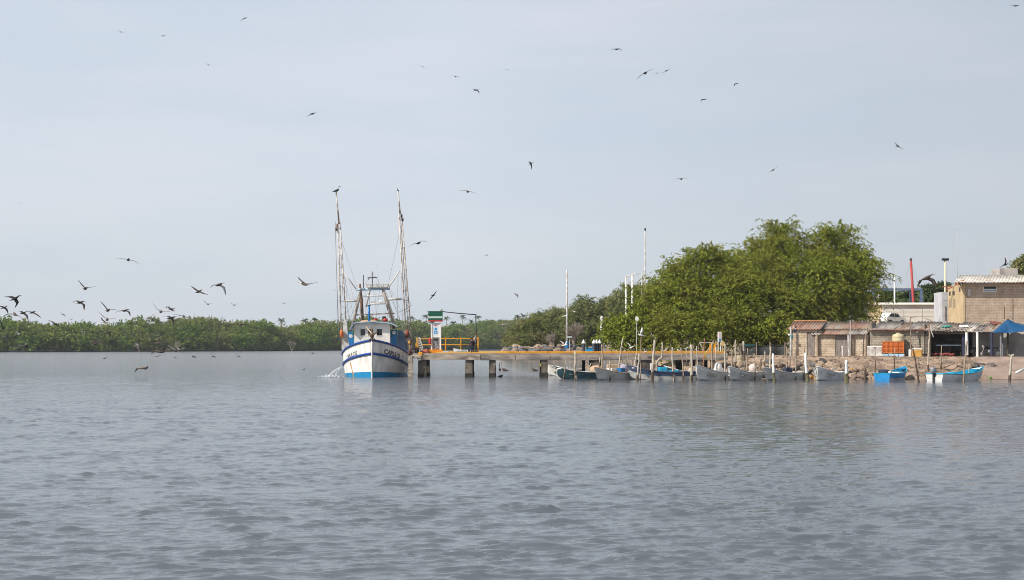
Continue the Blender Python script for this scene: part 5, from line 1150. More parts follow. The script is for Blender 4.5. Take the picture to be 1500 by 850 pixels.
t = stand('white_drum', 'small white barrel beside the yellow cooler', 'barrel', 1333, -.8); MB().lathe((0, 0, 0), [(.14, 0), (.16, .05), (.16, .62), (.13, .68)], 12).build('body', white, t, local=True, smooth=True)
t = stand('antenna_pole', 'thin rusty aerial pole with a T crossbar in front of the water tank shed', 'pole', 1333.8, -.9); z = wall_z(1333.8, 463.5, -.9); m = MB(); m.tube([(0, 0, 0), (0, 0, z)], .045, 7); m.build('mast', mat('rusty_tan', (.34, .24, .18), (.2, .13, .1), .8, 4), t, local=True); m = MB(); m.tube([(-.05, 0, z - .05), (.5, 0, z + .02)], .03, 5); m.build('crossbar', dark, t, local=True)
t = stand('power_pole', 'grey pole with small white lamp at the corner of the red roofed shed', 'pole', 1158.5, -.6, -.2); z = wall_z(1158.5, 475.5, -.6); m = MB(); m.tube([(0, 0, -.2), (0, 0, z)], [.12, .09], 8); m.build('mast', grey_white, t, local=True); m = MB(); m.blob((-.12, -.08, z - .75), (.13, .1, .1), 8); m.build('lamp', white, t, local=True); m = MB(); m.blob((.12, -.1, z - .9), (.12, .1, .16), 8); m.build('teal_box', mat('teal', (.01, .22, .28), (.01, .15, .2), .6, 3), t, local=True)
t = stand('lamp_pole', 'pale slender pole rising before the porch roof beside the plank door', 'pole', 1245.3, -1.0); z = wall_z(1245.3, 468, -1); m = MB(); m.tube([(0, 0, -.1), (.02, 0, z)], [.06, .045], 7); m.build('mast', grey_white, t, local=True)

# netting fence, drum, sign, frame and posts at the pier root
def fence():
    Y = 129.5; a, b_ = P(1086, 507, Y), P(1153, 505, Y); t = thing('netting_fence', 'sagging dark green netting fence between the beige drum and the sheds', 'fence', ((a.x + b_.x) / 2, Y, 1.86)); m = MB(); n = 24; vs = []
    for i in range(n + 1):
        u = i / n; x = a.x + (b_.x - a.x) * u; top = a.z + (b_.z - a.z) * u - .12 * math.sin(u * math.pi * 3) ** 2; y = Y + .1 * math.sin(u * 17)
        vs += [(x, y, 1.95), (x, y - .05, (1.95 + top) / 2), (x, y, top)]
    fs = [(3*i+k, 3*i+3+k, 3*i+4+k, 3*i+1+k) for i in range(n) for k in range(2)]
    m.add(vs, fs); m.add([(x, y + .02, z) for x, y, z in vs], [f[::-1] for f in fs]); m.build('netting', mat('dark_netting', (.07, .075, .075), (.03, .035, .035), .9, 7), t)
    m = MB(); m.tube([(vs[3*i+2][0], vs[3*i+2][1], vs[3*i+2][2]) for i in range(n + 1)], .05, 5); m.build('top_rope', dark, t)
    for px in (1090, 1108, 1128, 1150): q = P(px, 503, Y - .1); m = MB(); m.tube([(q.x, Y - .12, 1.7), (q.x, Y - .12, q.z + .1)], .05, 6); m.build('post', wood, t)
    m = MB(); c = P(1098, 506, Y - .15); m.bbox((c.x - .5, c.y - .03, c.z - .07), (c.x + .5, c.y + .03, c.z + .07), .02); m.build('teal_rag', mat('dark_teal_rag', (.01, .10, .13), (.008, .06, .08), .8, 3), t)
fence()
q = P(1084, 520, 126.5); t = thing('drum', 'beige oil drum on the bank beside the netting fence', 'barrel', (q.x, 126.5, gz(q.x, 126.5) - .03)); MB().lathe((q.x, 126.5, gz(q.x, 126.5) - .03), [(.29, 0), (.30, .03), (.29, .05), (.29, .28), (.305, .30), (.29, .32), (.29, .56), (.305, .58), (.29, .6), (.29, .84), (.30, .87), (.27, .88)], 20).build('body', mat('beige_drum', (.52, .46, .33), (.38, .32, .22), .6, 2), t, smooth=True)
Y = 127.5; t = thing('sign_board', 'tall narrow white sign board on two posts at the pier root', 'sign', (P(1054, 500, Y).x, Y, 1.86))
a, b_ = P(1051.2, 500.5, Y), P(1056.8, 486.2, Y); m = MB(); m.box((a.x, Y - .03, a.z), (b_.x, Y + .03, b_.z)); m.build('board', white, t)
m = MB(); m.box((a.x + .12, Y - .04, a.z + .12), (b_.x - .08, Y - .031, b_.z - .06)); m.build('panel', mat('faded_mauve', (.48, .36, .42), (.58, .48, .52), .7, 3), t); m = MB(); m.box((a.x + .13, Y - .05, a.z + .02), (b_.x - .06, Y - .041, a.z + .26)); m.build('blue_mark', blue_panel, t)
for px in (1052.2, 1056): x = P(px, 0, Y).x; m = MB(); m.tube([(x, Y + .06, 1.6), (x, Y + .06, b_.z - .02)], .045, 6); m.build('post', white, t)
m = MB(); q = P(1058.5, 503, Y); m.prism([(q.x - .22, Y - .1, q.z - .22), (q.x + .2, Y - .1, q.z - .22), (q.x + .16, Y - .1, q.z + .1), (q.x - .1, Y - .1, q.z + .28)], (0, .1, 0)); m.tube([(q.x, Y - .05, 1.7), (q.x, Y - .05, q.z)], .04, 5); tag(m.build('notice_plate', mat('tan_board', (.58, .44, .22), (.45, .33, .16), .7, 3)), 'small tan notice plate beside the white sign board', 'sign')
for px, dx, lab in ((1039.5, .12, 'leaning yellow post at the pier root'), (1047, 0, 'upright yellow post nearest the white sign board')):
    q = P(px, 503, 126.5); m = MB(); m.box((q.x - .09, 126.4, 1.7), (q.x + .09, 126.58, q.z))
    m.v = [(x + (dx if z > 2 else -dx), y, z) for x, y, z in m.v]; tag(m.build('yellow_post', yellow), lab, 'post')
t = thing('steel_trestle', 'triangular steel trestle of thin pipes standing at the pier root', 'trestle', tuple(P(1034, 514, 126.8))); fr = MB()
A, B_, Cc = P(1024.5, 501.8, 126.8), P(1045, 502.2, 126.8), P(1031.5, 515, 126.8)
fr.tube([A, B_], .04, 6); fr.tube([A, Cc], .035, 6); fr.tube([B_, Cc + Vector((.2, 0, 0))], .035, 6); fr.tube([Cc - Vector((.6, 0, .05)), Cc + Vector((.7, 0, -.05))], .035, 6); fr.build('bars', grey_white, t)
q = P(1112, 505, 140); t = thing('back_building', 'grey block hut half hidden under the trees behind the netting', 'hut', (q.x, 140, 1.8)); m = MB(); m.box((P(1096, 0, 140).x, 140, 1.7), (P(1152, 0, 140).x, 143, P(0, 493, 140).z)); m.build('wall', block_dark, t); m = MB(); corrugated(m, (P(1094, 0, 140).x, 139.6, P(0, 493, 140).z), (P(1154, 0, 140).x, 139.6, P(0, 493, 140).z), (P(1154, 0, 140).x, 143.4, P(0, 489, 140).z), (P(1094, 0, 140).x, 143.4, P(0, 489, 140).z)); m.build('roof', roof_grey, t, smooth=True); m = MB(); m.box((P(1124, 0, 140).x, 139.98, 1.8), (P(1131, 0, 140).x, 139.995, P(0, 495.5, 140).z)); m.build('door', wood_dark, t)

# ------------------------------------------------------------------ tall brick building
Y = 150.0; BZ = gz(47, 150) - .4
t = thing('brick_building', 'two storey tan block building with a corrugated roof on rusty trusses', 'building', (P(1455, 0, Y).x, Y, BZ))
tan_brick = brick_mat('tan_brick_wall', (.60, .49, .39), (.50, .41, .33), (.42, .345, .28), .34, .17, (.76, .73, .70)); tan_plaster = mat('tan_plaster', (.58, .455, .28), (.48, .365, .225), .9, .9)
x0, x1 = P(1411.5, 0, Y).x, P(1540, 0, Y).x; zt = P(0, 416, Y).z; z_w0, z_w1 = P(0, 427, Y).z, P(0, 420, Y).z; xw0, xw1 = P(1441, 0, Y).x, P(1459, 0, Y).x
m = MB(); m.box((x0, Y, BZ), (xw0, Y + .25, zt)); m.box((xw1, Y, BZ), (x1, Y + .25, zt)); m.box((xw0, Y, BZ), (xw1, Y + .25, z_w0)); m.box((xw0, Y, z_w1), (xw1, Y + .25, zt)); m.box((x1 - .25, Y + .25, BZ), (x1, Y + 5.5, zt)); m.box((x0, Y + 5.25, BZ), (x1 - .25, Y + 5.5, zt)); m.build('wall', tan_brick, t)
m = MB(); m.box((x0 - .012, Y + .02, BZ), (x0 + .25, Y + 5.24, zt - .05)); side = m.build('side_wall', tan_plaster, t)
m = MB(); m.box((x0 - .04, Y - .05, BZ), (x0 + .16, Y + .1, zt)); m.build('corner_column', tan_plaster, t)
for yy, zz, w_ in ((Y + 1.0, 424, .35), (Y + 3.0, 429.5, .4), (Y + 4.4, 430, .4)):
    z = HC + (HZ - zz) * yy / F; m = MB(); m.box((x0 - .05, yy, z - .22), (x0 - .014, yy + w_, z + .22)); m.build('vent_opening', dark, side)
for yy in (Y + 2.7, Y + 4.0):
    z = HC + (HZ - 444) * yy / F; m = MB(); m.box((x0 - .03, yy, z - .45), (x0 - .014, yy + .9, z + .45)); m.build('blocked_window', mat('tan_screen', (.36, .29, .2), (.28, .22, .16), .9, 12), side)
wf = MB(); wf.box((xw0 - .06, Y - .03, z_w0 - .08), (xw1 + .06, Y + .05, z_w0)); wf.box((xw0 - .06, Y - .03, z_w0 + .001), (xw0, Y + .05, z_w1)); wf.box((xw1, Y - .03, z_w0 + .001), (xw1 + .06, Y + .05, z_w1)); wf.box((xw0, Y - .02, z_w0 + .16), (xw1, Y + .05, z_w0 + .22)); wf = wf.build('window', white, t)
m = MB(); m.box((xw0 + .002, Y + .06, z_w0 + .002), (xw1 - .002, Y + .08, z_w0 + .28)); m.build('pane', pale_blue, wf); m = MB(); m.box((xw0 + .002, Y + .12, z_w0 + .282), (xw1 - .002, Y + .14, z_w1 - .002)); m.build('opening', dark, wf)
m = MB(); corrugated(m, P(1398, 413.5, Y - .9), P(1545, 413.5, Y - .9), P(1545, 403.0, Y + 6), P(1406, 403.0, Y + 6), .34, .03, .03); m.build('roof', roof_pale, t, smooth=True)
tr = MB(); ro = mat('rust_orange_steel', (.42, .15, .05), (.24, .09, .04), .8, 3); za, zb_ = zt + .06, P(0, 412.6, Y).z - .05
for k in range(11):
    xa_ = x0 + k * 1.0; tr.tube([(xa_, Y + .1, za), (xa_ + .5, Y + .1, zb_)], .035, 5); tr.tube([(xa_ + .5, Y + .1, zb_), (xa_ + 1.0, Y + .1, za)], .035, 5)
tr.tube([(x0, Y + .1, za), (x1, Y + .1, za)], .05, 5); tr.tube([(x0, Y + .1, zb_), (x1, Y + .1, zb_)], .05, 5)
for yy in (Y + .3, Y + 1.4, Y + 2.5): tr.box((x0 - .1, yy, zt - .05), (x0 + .15, yy + .15, zt + .45))
tr.box((x0 - 1.2, Y + 3.3, P(0, 419, Y).z), (x0 - .05, Y + 3.45, P(0, 417.5, Y).z)); tr.tube([(x0 - .9, Y + 3.3, P(0, 424, Y).z), (x0 - .1, Y + 3.3, P(0, 418, Y).z)], .06, 5)
tr.build('roof_truss', ro, t)
m = MB(); m.box((x0 + .4, Y - .10, P(0, 433.5, Y).z), (x0 + .8, Y - .005, P(0, 424, Y).z)); m.build('meter_box', grey_white, t)
for px, a, b_ in ((1470.5, 448, 466), (1483, 436, 468)): m = MB(); m.tube([P(px, a, Y - .05), P(px, b_, Y - .05)], .03, 5); m.build('conduit', mat('tan_pipe', (.36, .28, .21), (.28, .21, .16), .8, 4), t)
m = MB(); a, b_ = P(1465, 404, 157), P(1491, 393, 157); m.box((a.x, 157, a.z - 1), (b_.x, 160, b_.z)); m.build('roof_tank_house', mat('grey_plaster', 0, 0), t)
# slim whitish wall panel beside it
Y = 156; t = thing('white_annex', 'slim bluish white rendered annex against the tan building', 'annex', (P(1387, 0, Y).x, Y, gz(47, Y) - .3)); m = MB(); m.box((P(1380, 0, Y).x, Y, gz(47, Y) - .3), (P(1393.2, 0, Y).x, Y + 3, P(0, 428, Y).z)); m.build('wall', mat('bluish_render', (.55, .56, .60), (.45, .46, .50), .85, 1), t)
for k in range(3): z = P(0, 440 + 11 * k, Y).z; m = MB(); m.box((P(1381, 0, Y).x, Y - .02, z), (P(1393, 0, Y).x, Y - .004, z + .04)); m.build('joint', grey_white, t)
m = MB(); m.box((P(1384.4, 0, Y).x, Y - .05, P(0, 470, Y).z), (P(1385.8, 0, Y).x, Y - .022, P(0, 449, Y).z)); m.build('pipe', concrete_dark, t)
# long white hall
Y = 166; z0 = gz(50, Y) - .4; t = thing('white_hall', 'long low white hall with a tan gable end behind the sheds', 'building', (P(1340, 0, Y).x, Y, z0)); xw, xe_ = P(1293, 0, Y).x, P(1400, 0, Y).x; zt = P(0, 447.2, Y).z
m = MB(); m.box((xw, Y, z0), (xe_, Y + .2, zt)); m.box((xe_ - .2, Y + .2, z0), (xe_, Y + 7, zt)); m.build('wall', mat('cream_white', (.80, .76, .70), (.68, .63, .57), .8, .5), t)
m = MB(); m.prism([(xw, Y + .2, z0), (xw, Y + 7, z0), (xw, Y + 7, zt + .9), (xw, Y + .2, zt)], (.2, 0, 0)); m.build('gable_wall', mat('tan_plaster', 0, 0), t)
m = MB(); m.prism([(xw - .3, Y - .25, zt + .01), (xe_, Y - .25, zt + .01), (xe_ , Y + 7.2, P(0, 444.8, Y + 7).z), (xw - .9, Y + 7.2, P(0, 444.8, Y + 7).z)], (0, 0, .12)); m.build('roof', mat('cream_white', 0, 0), t)
for k in range(3): m = MB(); z = zt - .25 - .55 * k; m.box((xw + .5, Y - .02, z), (xe_ - .3, Y - .003, z + .05)); m.build('wall_seam', grey_white, t)
for px, h in ((1324, 452), (1351, 449)): m = MB(); q = P(px, 470, Y - .8); z = P(0, h + 3, Y - .8).z; m.tube([(q.x, Y - .8, z0), (q.x, Y - .8, z), (q.x - .85, Y - .8, z + .3)], .03, 5); tag(m.build('street_light', mat('grey_post', 0, 0)), 'thin bent street light against the white hall, ' + ('nearer its gable end' if px < 1330 else 'in the middle of the wall'), 'street light')
# white car before the hall
Y = 163; cz = P(0, 471.5, Y).z - .35; ca = thing('white_car', 'white hatchback car parked before the white hall above the shed roofs', 'car', (P(1307, 0, Y).x, Y, cz), R(25))
m = MB(); prof = [(-1.35, .25), (1.3, .25), (1.36, .62), (1.2, .78), (.65, .86), (.25, 1.3), (-.75, 1.36), (-1.2, .95), (-1.36, .85)]
m.prism([(x, -.72, z) for x, z in prof], (0, 1.44, 0)); body = m.build('body', white, ca, local=True)
for sg in (-1, 1):
    m = MB(); y = .722 * sg; m.prism([(.5, y, .88), (.2, y, 1.24), (-.2, y, 1.26), (-.2, y, .88)], (0, .01 * sg, 0)); m.prism([(-.28, y, .88), (-.28, y, 1.26), (-.72, y, 1.28), (-1.05, y, .96)], (0, .01 * sg, 0)); m.build('side_window', glass, ca, local=True)
    for x in (-.85, .85): m = MB(); n = 16; m.loft([[Vector((x + r * math.cos(2*math.pi*k/n), (.70 + yy) * sg, .29 + r * math.sin(2*math.pi*k/n))) for k in range(n)] for r, yy in ((.29, -.18), (.29, .035), (.2, .04))], True, True); m.build('wheel', black, ca, local=True)
m = MB(); m.prism([(.66, -.6, .875), (.27, -.55, 1.285), (.30, -.55, 1.285), (.69, -.6, .875)], (0, 1.15, 0)); m.build('windscreen', glass, ca, local=True)
MB().box((cz*0 + 1.352, -.5, .55), (1.37, .5, .66)).build('grille', dark, ca, local=True)
for sg in (-1, 1): MB().box((1.30, .52 * sg - .12, .62), (1.365, .52 * sg + .12, .74)).build('headlight', grey_white, ca, local=True)

# ------------------------------------------------------------------ poles, masts and lamps
def mast(name, label, cat, px, ytop, ybot, D, r, m_, zb=None, group=None):
    b, a = P(px, ybot, D), P(px, ytop, D); z = gz(b.x, D) - .1 if zb is None else zb
    t = thing(name, label, cat, (b.x, D, z), 0, group); MB().tube([(b.x, D, z), (a.x, D, a.z)], r, 8).build('mast', m_, t, smooth=True); return t, a
t, a = mast('flag_mast', 'tall bare grey mast with blue base rising behind the pier by the breakwater', 'mast', 830.5, 396, 512, 292, [.27, .15], grey_white)
MB().lathe((a.x, 292, gz(a.x, 292)), [(.42, 0), (.42, 1.6), (.3, 1.7)], 10).build('blue_base', blue_panel, t); MB().lathe((a.x, 292, a.z - .02), [(.1, 0), (.12, .08), (.04, .12)], 8).build('cap', grey_white, t)
x = P(834.6, 0, 290).x; t = thing('path_lamp', 'short lamp post with flat white head beside the blue based mast', 'lamp', (x, 290, gz(x, 290))); MB().tube([(x, 290, gz(x, 290) - .1), (x, 290, P(0, 495.5, 290).z)], .08, 6).build('post', grey_white, t); z = P(0, 494.8, 290).z; MB().bbox((x - .48, 289.6, z), (x + .44, 290.4, z + .24), .03).build('lamp_head', mat('pale_green_white', (.62, .72, .70), (.5, .6, .58), .5, 3), t)
t, a = mast('channel_light', 'slim white and blue channel light post behind the dark bollards', 'light post', 881.4, 465, 512, 160, [.12, .12], mat('blue_grey_post', (.22, .32, .42), (.15, .22, .3), .6, 3)); MB().lathe((a.x, 160, a.z - 1.4), [(.15, 0), (.15, 1.42), (.08, 1.55)], 10).build('white_top', white, t)
x = P(880, 0, 160).x; m = MB(); z = P(0, 497, 160).z
for dx in (-.55, .55): m.tube([(x + dx, 160.6, gz(x, 160)), (x + dx, 160.6, z)], .045, 5)
m.tube([(x - .6, 160.6, z), (x + .7, 160.6, z)], .045, 5); m.tube([(x - .6, 160.6, z - .3), (x + .7, 160.6, z - .3)], .03, 5); tag(m.build('pipe_rail', mat('blue_grey_post', 0, 0)), 'small blue grey pipe rail behind the dark bollards', 'railing')
names = ['set apart from the others, nearest the tall mast', 'first of the tight trio by the blue tub', 'middle one of the tight trio', 'third of the trio, touching the green bush']
for i, px in enumerate((854.8, 870, 873.8, 878.2)):
    D = 131.35 + i * .12; x = P(px, 0, D).x; z0 = -1.6; t = thing('dock_pile', 'dark round pile with white conical cap, ' + names[i], 'pile', (x, D, z0), 0, 'capped piles behind the pier'); zt = P(0, 503.5, D).z
    MB().lathe((x, D, z0), [(.16, 0), (.16, zt - z0)], 12).build('shaft', mat('black_plastic', (.03, .035, .05), (.02, .022, .03), .5, 4), t, smooth=True); MB().lathe((x, D, zt + .002), [(.19, 0), (.19, .08), (.10, .24), (.02, .38)], 12).build('cap', white, t, smooth=True)
x = P(863.5, 0, 130).x; z0 = 2.124; t = thing('blue_tub', 'bright blue tub between the white capped piles', 'tub', (x, 130, z0)); m = MB(); m.bbox((x - .34, 129.7, z0), (x + .31, 130.3, z0 + .42), .05); m.build('tub', blue_light, t); m = MB(); m.bbox((x - .37, 129.67, z0 + .421), (x + .34, 130.33, z0 + .48), .02); m.build('rim', blue_light, t)
for px, yt, D, sgn, lab in ((917, 405, 172, 1, 'white lamp post with a short arm, shorter of the twin posts beside the big tree'), (926.2, 402, 168, 1, 'white lamp post with a short arm, taller of the twin posts beside the big tree')):
    t, a = mast('lamp_post', lab, 'lamp post', px, yt, 480, D, [.14, .12], steel_white); m = MB(); m.tube([a, a + Vector((.5, 0, .08))], .06, 6); m.build('arm', white, t); m = MB(); m.bbox(tuple(a + Vector((.4, -.15, .02))), tuple(a + Vector((.95, .15, .13))), .02); m.build('lamp_head', grey_white, t)
t, a = mast('radio_mast', 'tall thin lattice mast behind the big trees, highest of all the poles', 'mast', 945, 338, 480, 182, [.12, .07], grey_white)
m = MB()
for k in range(12): z = P(0, 398 + k * 3.2, 182).z; m.tube([(a.x - .45, 182, z), (a.x + .02, 182, z)], .04, 4)
m.tube([(a.x - .45, 182, P(0, 398, 182).z), (a.x - .45, 182, P(0, 440, 182).z)], .05, 5); m.build('lattice', steel_white, t); MB().lathe((a.x, 182, a.z), [(.06, 0), (.12, .05), (.1, .3)], 8).build('beacon', dark, t)
for px, yt, D, lab in ((1021.2, 373, 176, 'short pole with crossed aerials poking from the trees beside the tall crown'), (1057.8, 358, 178, 'pale pole tip showing through the tall crown')):
    t, a = mast('aerial_pole', lab, 'pole', px, yt, 480, D, [.11, .09], grey_white); m = MB(); m.tube([a - Vector((.35, 0, .2)), a + Vector((.35, 0, -.15))], .025, 4); m.tube([a - Vector((.2, 0, .5)), a + Vector((.25, 0, -.45))], .02, 4); m.build('aerial', dark, t)
x = P(932.4, 0, 138).x; z = P(0, 467, 138).z; t = thing('dish', 'small round white dish showing among leaves beside the lamp posts', 'dish', (x, 138, gz(x, 138))); m = MB(); n = 14
m.loft([[Vector((x + r * math.cos(2*math.pi*k/n), 137.6 + y, z + r * 1.25 * math.sin(2*math.pi*k/n))) for k in range(n)] for r, y in ((.18, .0), (.13, .06), (.03, .09), (.03, .12), (.18, .03))], True, True); m.build('reflector', white, t); MB().tube([(x, 137.72, z), (x, 138, z - .4), (x, 138, gz(x, 138) - .1)], .04, 6).build('post', grey_white, t)
# blue steel frame, red mast, floodlight pole, double lamp
Y = 190; z0 = gz(56, Y) - .2; t = thing('steel_canopy', 'blue grey steel portal canopy without a roof behind the white hall', 'canopy', (P(1315, 0, Y).x, Y, z0)); st = mat('blue_grey_steel', (.13, .19, .30), (.09, .13, .22), .6, 3)
m = MB(); m.box((P(1276, 0, Y).x, Y - .15, P(0, 425.8, Y).z), (P(1351, 0, Y).x, Y + .15, P(0, 422.5, Y).z)); m.build('beam', st, t)
for px in (1280, 1343.5, 1349.5): x = P(px, 0, Y).x; m = MB(); m.box((x - .18, Y + (3 if px == 1343.5 else -.12), z0), (x + .18, Y + (3.2 if px == 1343.5 else .12), P(0, 425.8, Y).z - .003)); m.build('column', st, t)
m = MB()
for k in range(17): x = P(1279 + k * 4.3, 0, Y).x; m.box((x - .08, Y - .1, P(0, 422.5, Y).z + .002), (x + .08, Y + 4, P(0, 421.2, Y).z))
m.build('purlin', grey_white, t); m = MB(); x = P(1285, 0, Y).x; m.box((x - .15, Y - .3, P(0, 437, Y).z), (x + .2, Y - .2, P(0, 431, Y).z)); m.build('white_plate', white, t)
Y = 184; b_, a = P(1338.5, 450, Y), P(1334.2, 382, Y); t = thing('red_mast', 'leaning red painted mast with stay wires behind the white hall', 'mast', (b_.x, Y, gz(b_.x, Y) - .2)); MB().tube([(b_.x, Y, gz(b_.x, Y) - .2), tuple(b_), tuple(a)], [.19, .19, .15], 8).build('mast', mat('faded_red_paint', (.42, .06, .06), (.33, .05, .05), .6, 2), t, smooth=True); m = MB(); m.tube([a, P(1345, 415, Y)], .015, 4); m.tube([a, P(1327, 405, Y + 3)], .012, 4); m.build('stay_wire', wire, t); MB().lathe(tuple(a), [(.12, 0), (.18, .05), (.08, .35)], 8).build('cap', dark, t)
t, a = mast('floodlight_pole', 'cream pole carrying a cluster of floodlights beside the tan building', 'floodlight', 1384.6, 382, 470, 170, [.15, .12], mat('cream_pole', (.62, .58, .45), (.5, .45, .33), .6, 2))
for k, dx in enumerate((-.28, 0, .28)): m = MB(); m.bbox((a.x + dx - .12, 169.8, a.z), (a.x + dx + .12, 170.15, a.z + .28), .03); m.build('floodlight', dark, t)
t, a = mast('street_lamp', 'white double armed street lamp before the blue steel canopy', 'street lamp', 1310.4, 406, 450, 176, [.12, .09], white)
for sg in (-1, 1): m = MB(); m.tube([a, a + Vector((sg * .3, 0, .05))], .035, 5); m.bbox((a.x + sg * .4 - .22, 175.9, a.z + .0), (a.x + sg * .4 + .22, 176.1, a.z + .08), .02); m.build('lamp_head', grey_white, t)
t, a = mast('whip_aerial', 'very thin whip aerial beside the floodlight pole', 'aerial', 1402.2, 337, 440, 158, [.045, .03], grey_white, zb=P(0, 428, 158).z - 3); MB().lathe((a.x, 158, a.z), [(.03, 0), (.05, .1), (.02, .2)], 6).build('tip', grey_white, t)
b_ = P(1403, 0, 158); m = MB(); m.box((b_.x - .3, 157.7, gz(b_.x, 158) - .3), (b_.x + .3, 158.3, P(0, 428, 158).z - 2.9)); tag(m.build('mast_base', concrete), 'hidden concrete foot of the whip aerial beside the white annex', 'plinth')
# ------------------------------------------------------------------ open fishing skiffs (pangas)
def panga(px, D, yaw, label, low, top=None, inside=None, L_=6.4, Bm=1.75, motor=None, gear=(), rail=None, marks=0, dz=0.0, band=.62, sh=1.0):
    q = P(px, 500, D); t = thing('fishing_skiff', label, 'boat', (q.x, D, dz), yaw, 'open skiffs moored along the bank')
    top = top or low; inside = inside or grey_white; rail = rail or grey_white
    st = [0, .1, .25, .42, .6, .74, .86, .95, 1.0]; hb = [.88, .94, 1, 1, .95, .82, .55, .26, .02]; hc = [.74, .78, .82, .82, .72, .52, .26, .08, .005]
    sz = [.60, .58, .56, .56, .62, .72, .87, 1.0, 1.08]; kz = [-.18, -.2, -.22, -.22, -.2, -.15, -.05, .1, .30]
    out, inn = [], []
    for s, h, c, z, k in zip(st, hb, hc, sz, kz):
        z *= sh; x = (s - .5) * L_; b = Bm / 2 * h; cb = Bm / 2 * c; cz = k + .16; xm = x - (.22 * s ** 6) 
        mz = cz + (z - cz) * band; mb_ = cb + (b - cb) * (band ** .8)
        row = [(xm - .0, 0, k), (x - .15 * s**4, cb, cz), (x - .06 * s**4, mb_, mz), (x, b, z)]
        out.append(row); w = min(.05, b * .6); inn.append([(x - (.04 if s == 1 else 0), max(0, b - w), z), (x - .1 * s**4, max(0, cb - w), max(.10, cz + .08)), (x - .2 * s**4, 0, max(.10, cz + .06))])
    m = MB()
    for sg in (-1, 1):
        f = lambda p: (p[0], p[1] * sg, p[2])
        for i in range(len(st) - 1):
            for j in range(3):
                v = [f(out[i][j]), f(out[i+1][j]), f(out[i+1][j+1]), f(out[i][j+1])]; m.add(v if sg < 0 else v[::-1], [(0, 1, 2, 3)], 1 if j == 2 else 0)
            m.add([f(out[i][3]), f(out[i+1][3]), f(inn[i+1][0]), f(inn[i][0])], [(0, 1, 2, 3)], 1)
            for j in range(2): m.add([f(inn[i][j]), f(inn[i+1][j]), f(inn[i+1][j+1]), f(inn[i][j+1])], [(0, 1, 2, 3)], 2)
    tr = [(p[0], p[1], p[2]) for p in out[0]] + [(p[0], -p[1], p[2]) for p in out[0][:0:-1]]
    m.add(tr, [tuple(range(len(tr)))], 1); ti = [(p[0] + .05, p[1], p[2]) for p in inn[0]] + [(p[0] + .05, -p[1], p[2]) for p in inn[0][1::-1]]
    m.add(ti, [tuple(range(len(ti)))], 2)
    hull = m.build('hull', [low, top, inside], t, local=True)
    g = MB(); pr = [Vector(r[3]) for r in out]
    g.tube([Vector((p.x, p.y, p.z + .01)) for p in pr], .045, 6); g.tube([Vector((p.x, -p.y, p.z + .01)) for p in pr], .045, 6); g.tube([pr[0], Vector((pr[0].x, -pr[0].y, pr[0].z))], .045, 6)
    g.build('gunwale', rail, t, local=True)
    for s in (.28, .52, .74):
        i = [k for k in range(len(st)) if st[k] <= s][-1]; b = Bm / 2 * hb[i] * .9; x = (s - .5) * L_; m = MB(); m.box((x - .13, -b, .36 * sh), (x + .13, b, .40 * sh)); m.build('bench', inside if inside is not grey_white else wood_pale, t, local=True)
    m = MB(); x = (.93 - .5) * L_; m.prism([(x - .55, -.36, .92 * sh), (x - .55, .36, .92 * sh), (x + .35, .03, 1.03 * sh), (x + .35, -.03, 1.03 * sh)], (0, 0, .03)); m.build('foredeck', top, t, local=True)
    if motor:
        o = MB(); x = -L_/2 - .16; o.bbox((x - .02, -.07, -.35), (x + .12, .07, .62), .02); o.prism([(x - .12, -.02, -.45), (x + .16, -.02, -.45), (x + .12, -.02, -.15), (x - .02, -.02, -.15)], (0, .04, 0)); o.box((x + .10, -.12, .38), (x + .24, .12, .66)); o = o.build('outboard_motor', dark, t, local=True)
        c = MB(); c.blob((x + .0, 0, .88), (.26, .19, .27), 12, .72); c.build('cowling', motor, o, local=True, smooth=True)
        c = MB(); c.tube([(x + .2, .0, .72), (x + .75, .08, .78)], .03, 6); c.build('tiller', dark, o, local=True)
        c = MB()
        for k in range(3): a = k * 2.1; c.blob((x - .14, .11 * math.cos(a), -.30 + .11 * math.sin(a)), (.02, .07, .07), 6)
        c.build('propeller', grey_white, o, local=True)
    if marks:   # faded registration strokes on the bow, too worn to read
        g = random.Random(int(px)); k = MB(); sg = 1 if math.cos(yaw) < 0 and False else marks
        for line in range(2 if abs(marks) == 2 else 1):
            for n in range(7):
                s0 = .60 + n * .032 + g.uniform(-.004, .004); hgt = .11
                def hp(s, f):
                    b = np.interp(s, st, hb) * Bm / 2; c = np.interp(s, st, hc) * Bm / 2; z = np.interp(s, st, sz) * sh; kz_ = np.interp(s, st, kz) + .16
                    return Vector(((s - .5) * L_ + .0, (1 if marks > 0 else -1) * (c + (b - c) * max(0, f) ** .8 + .02), kz_ + (z - kz_) * f))
                f0 = .60 - line * .22
                for a_, b_ in ((0, .004), (.010, .014)) if n % 3 else ((0, .016),):
                    k.add([hp(s0 + a_, f0), hp(s0 + b_, f0), hp(s0 + b_, f0 + .15), hp(s0 + a_, f0 + .15)], [(0, 1, 2, 3)])
        k.build('lettering', mat('worn_lettering', (.10, .10, .11), (.3, .3, .3), .7, 8), hull, local=True)
    for kind, x, y, z, r, m_ in gear:
        m = MB()
        if kind == 'tarp': m.blob((x, y, z), r, 12, .8); 
        elif kind == 'box': m.bbox((x - r[0], y - r[1], z - r[2]), (x + r[0], y + r[1], z + r[2]), .02)
        elif kind == 'pole': m.tube([(x, y, z), (x + r[0], y + r[1], z + r[2])], .035, 6)
        nm = {'tarp': 'covered_gear', 'box': 'box', 'pole': 'pole'}[kind]
        m.build(nm, m_, t, local=True, smooth=kind == 'tarp')
    return t
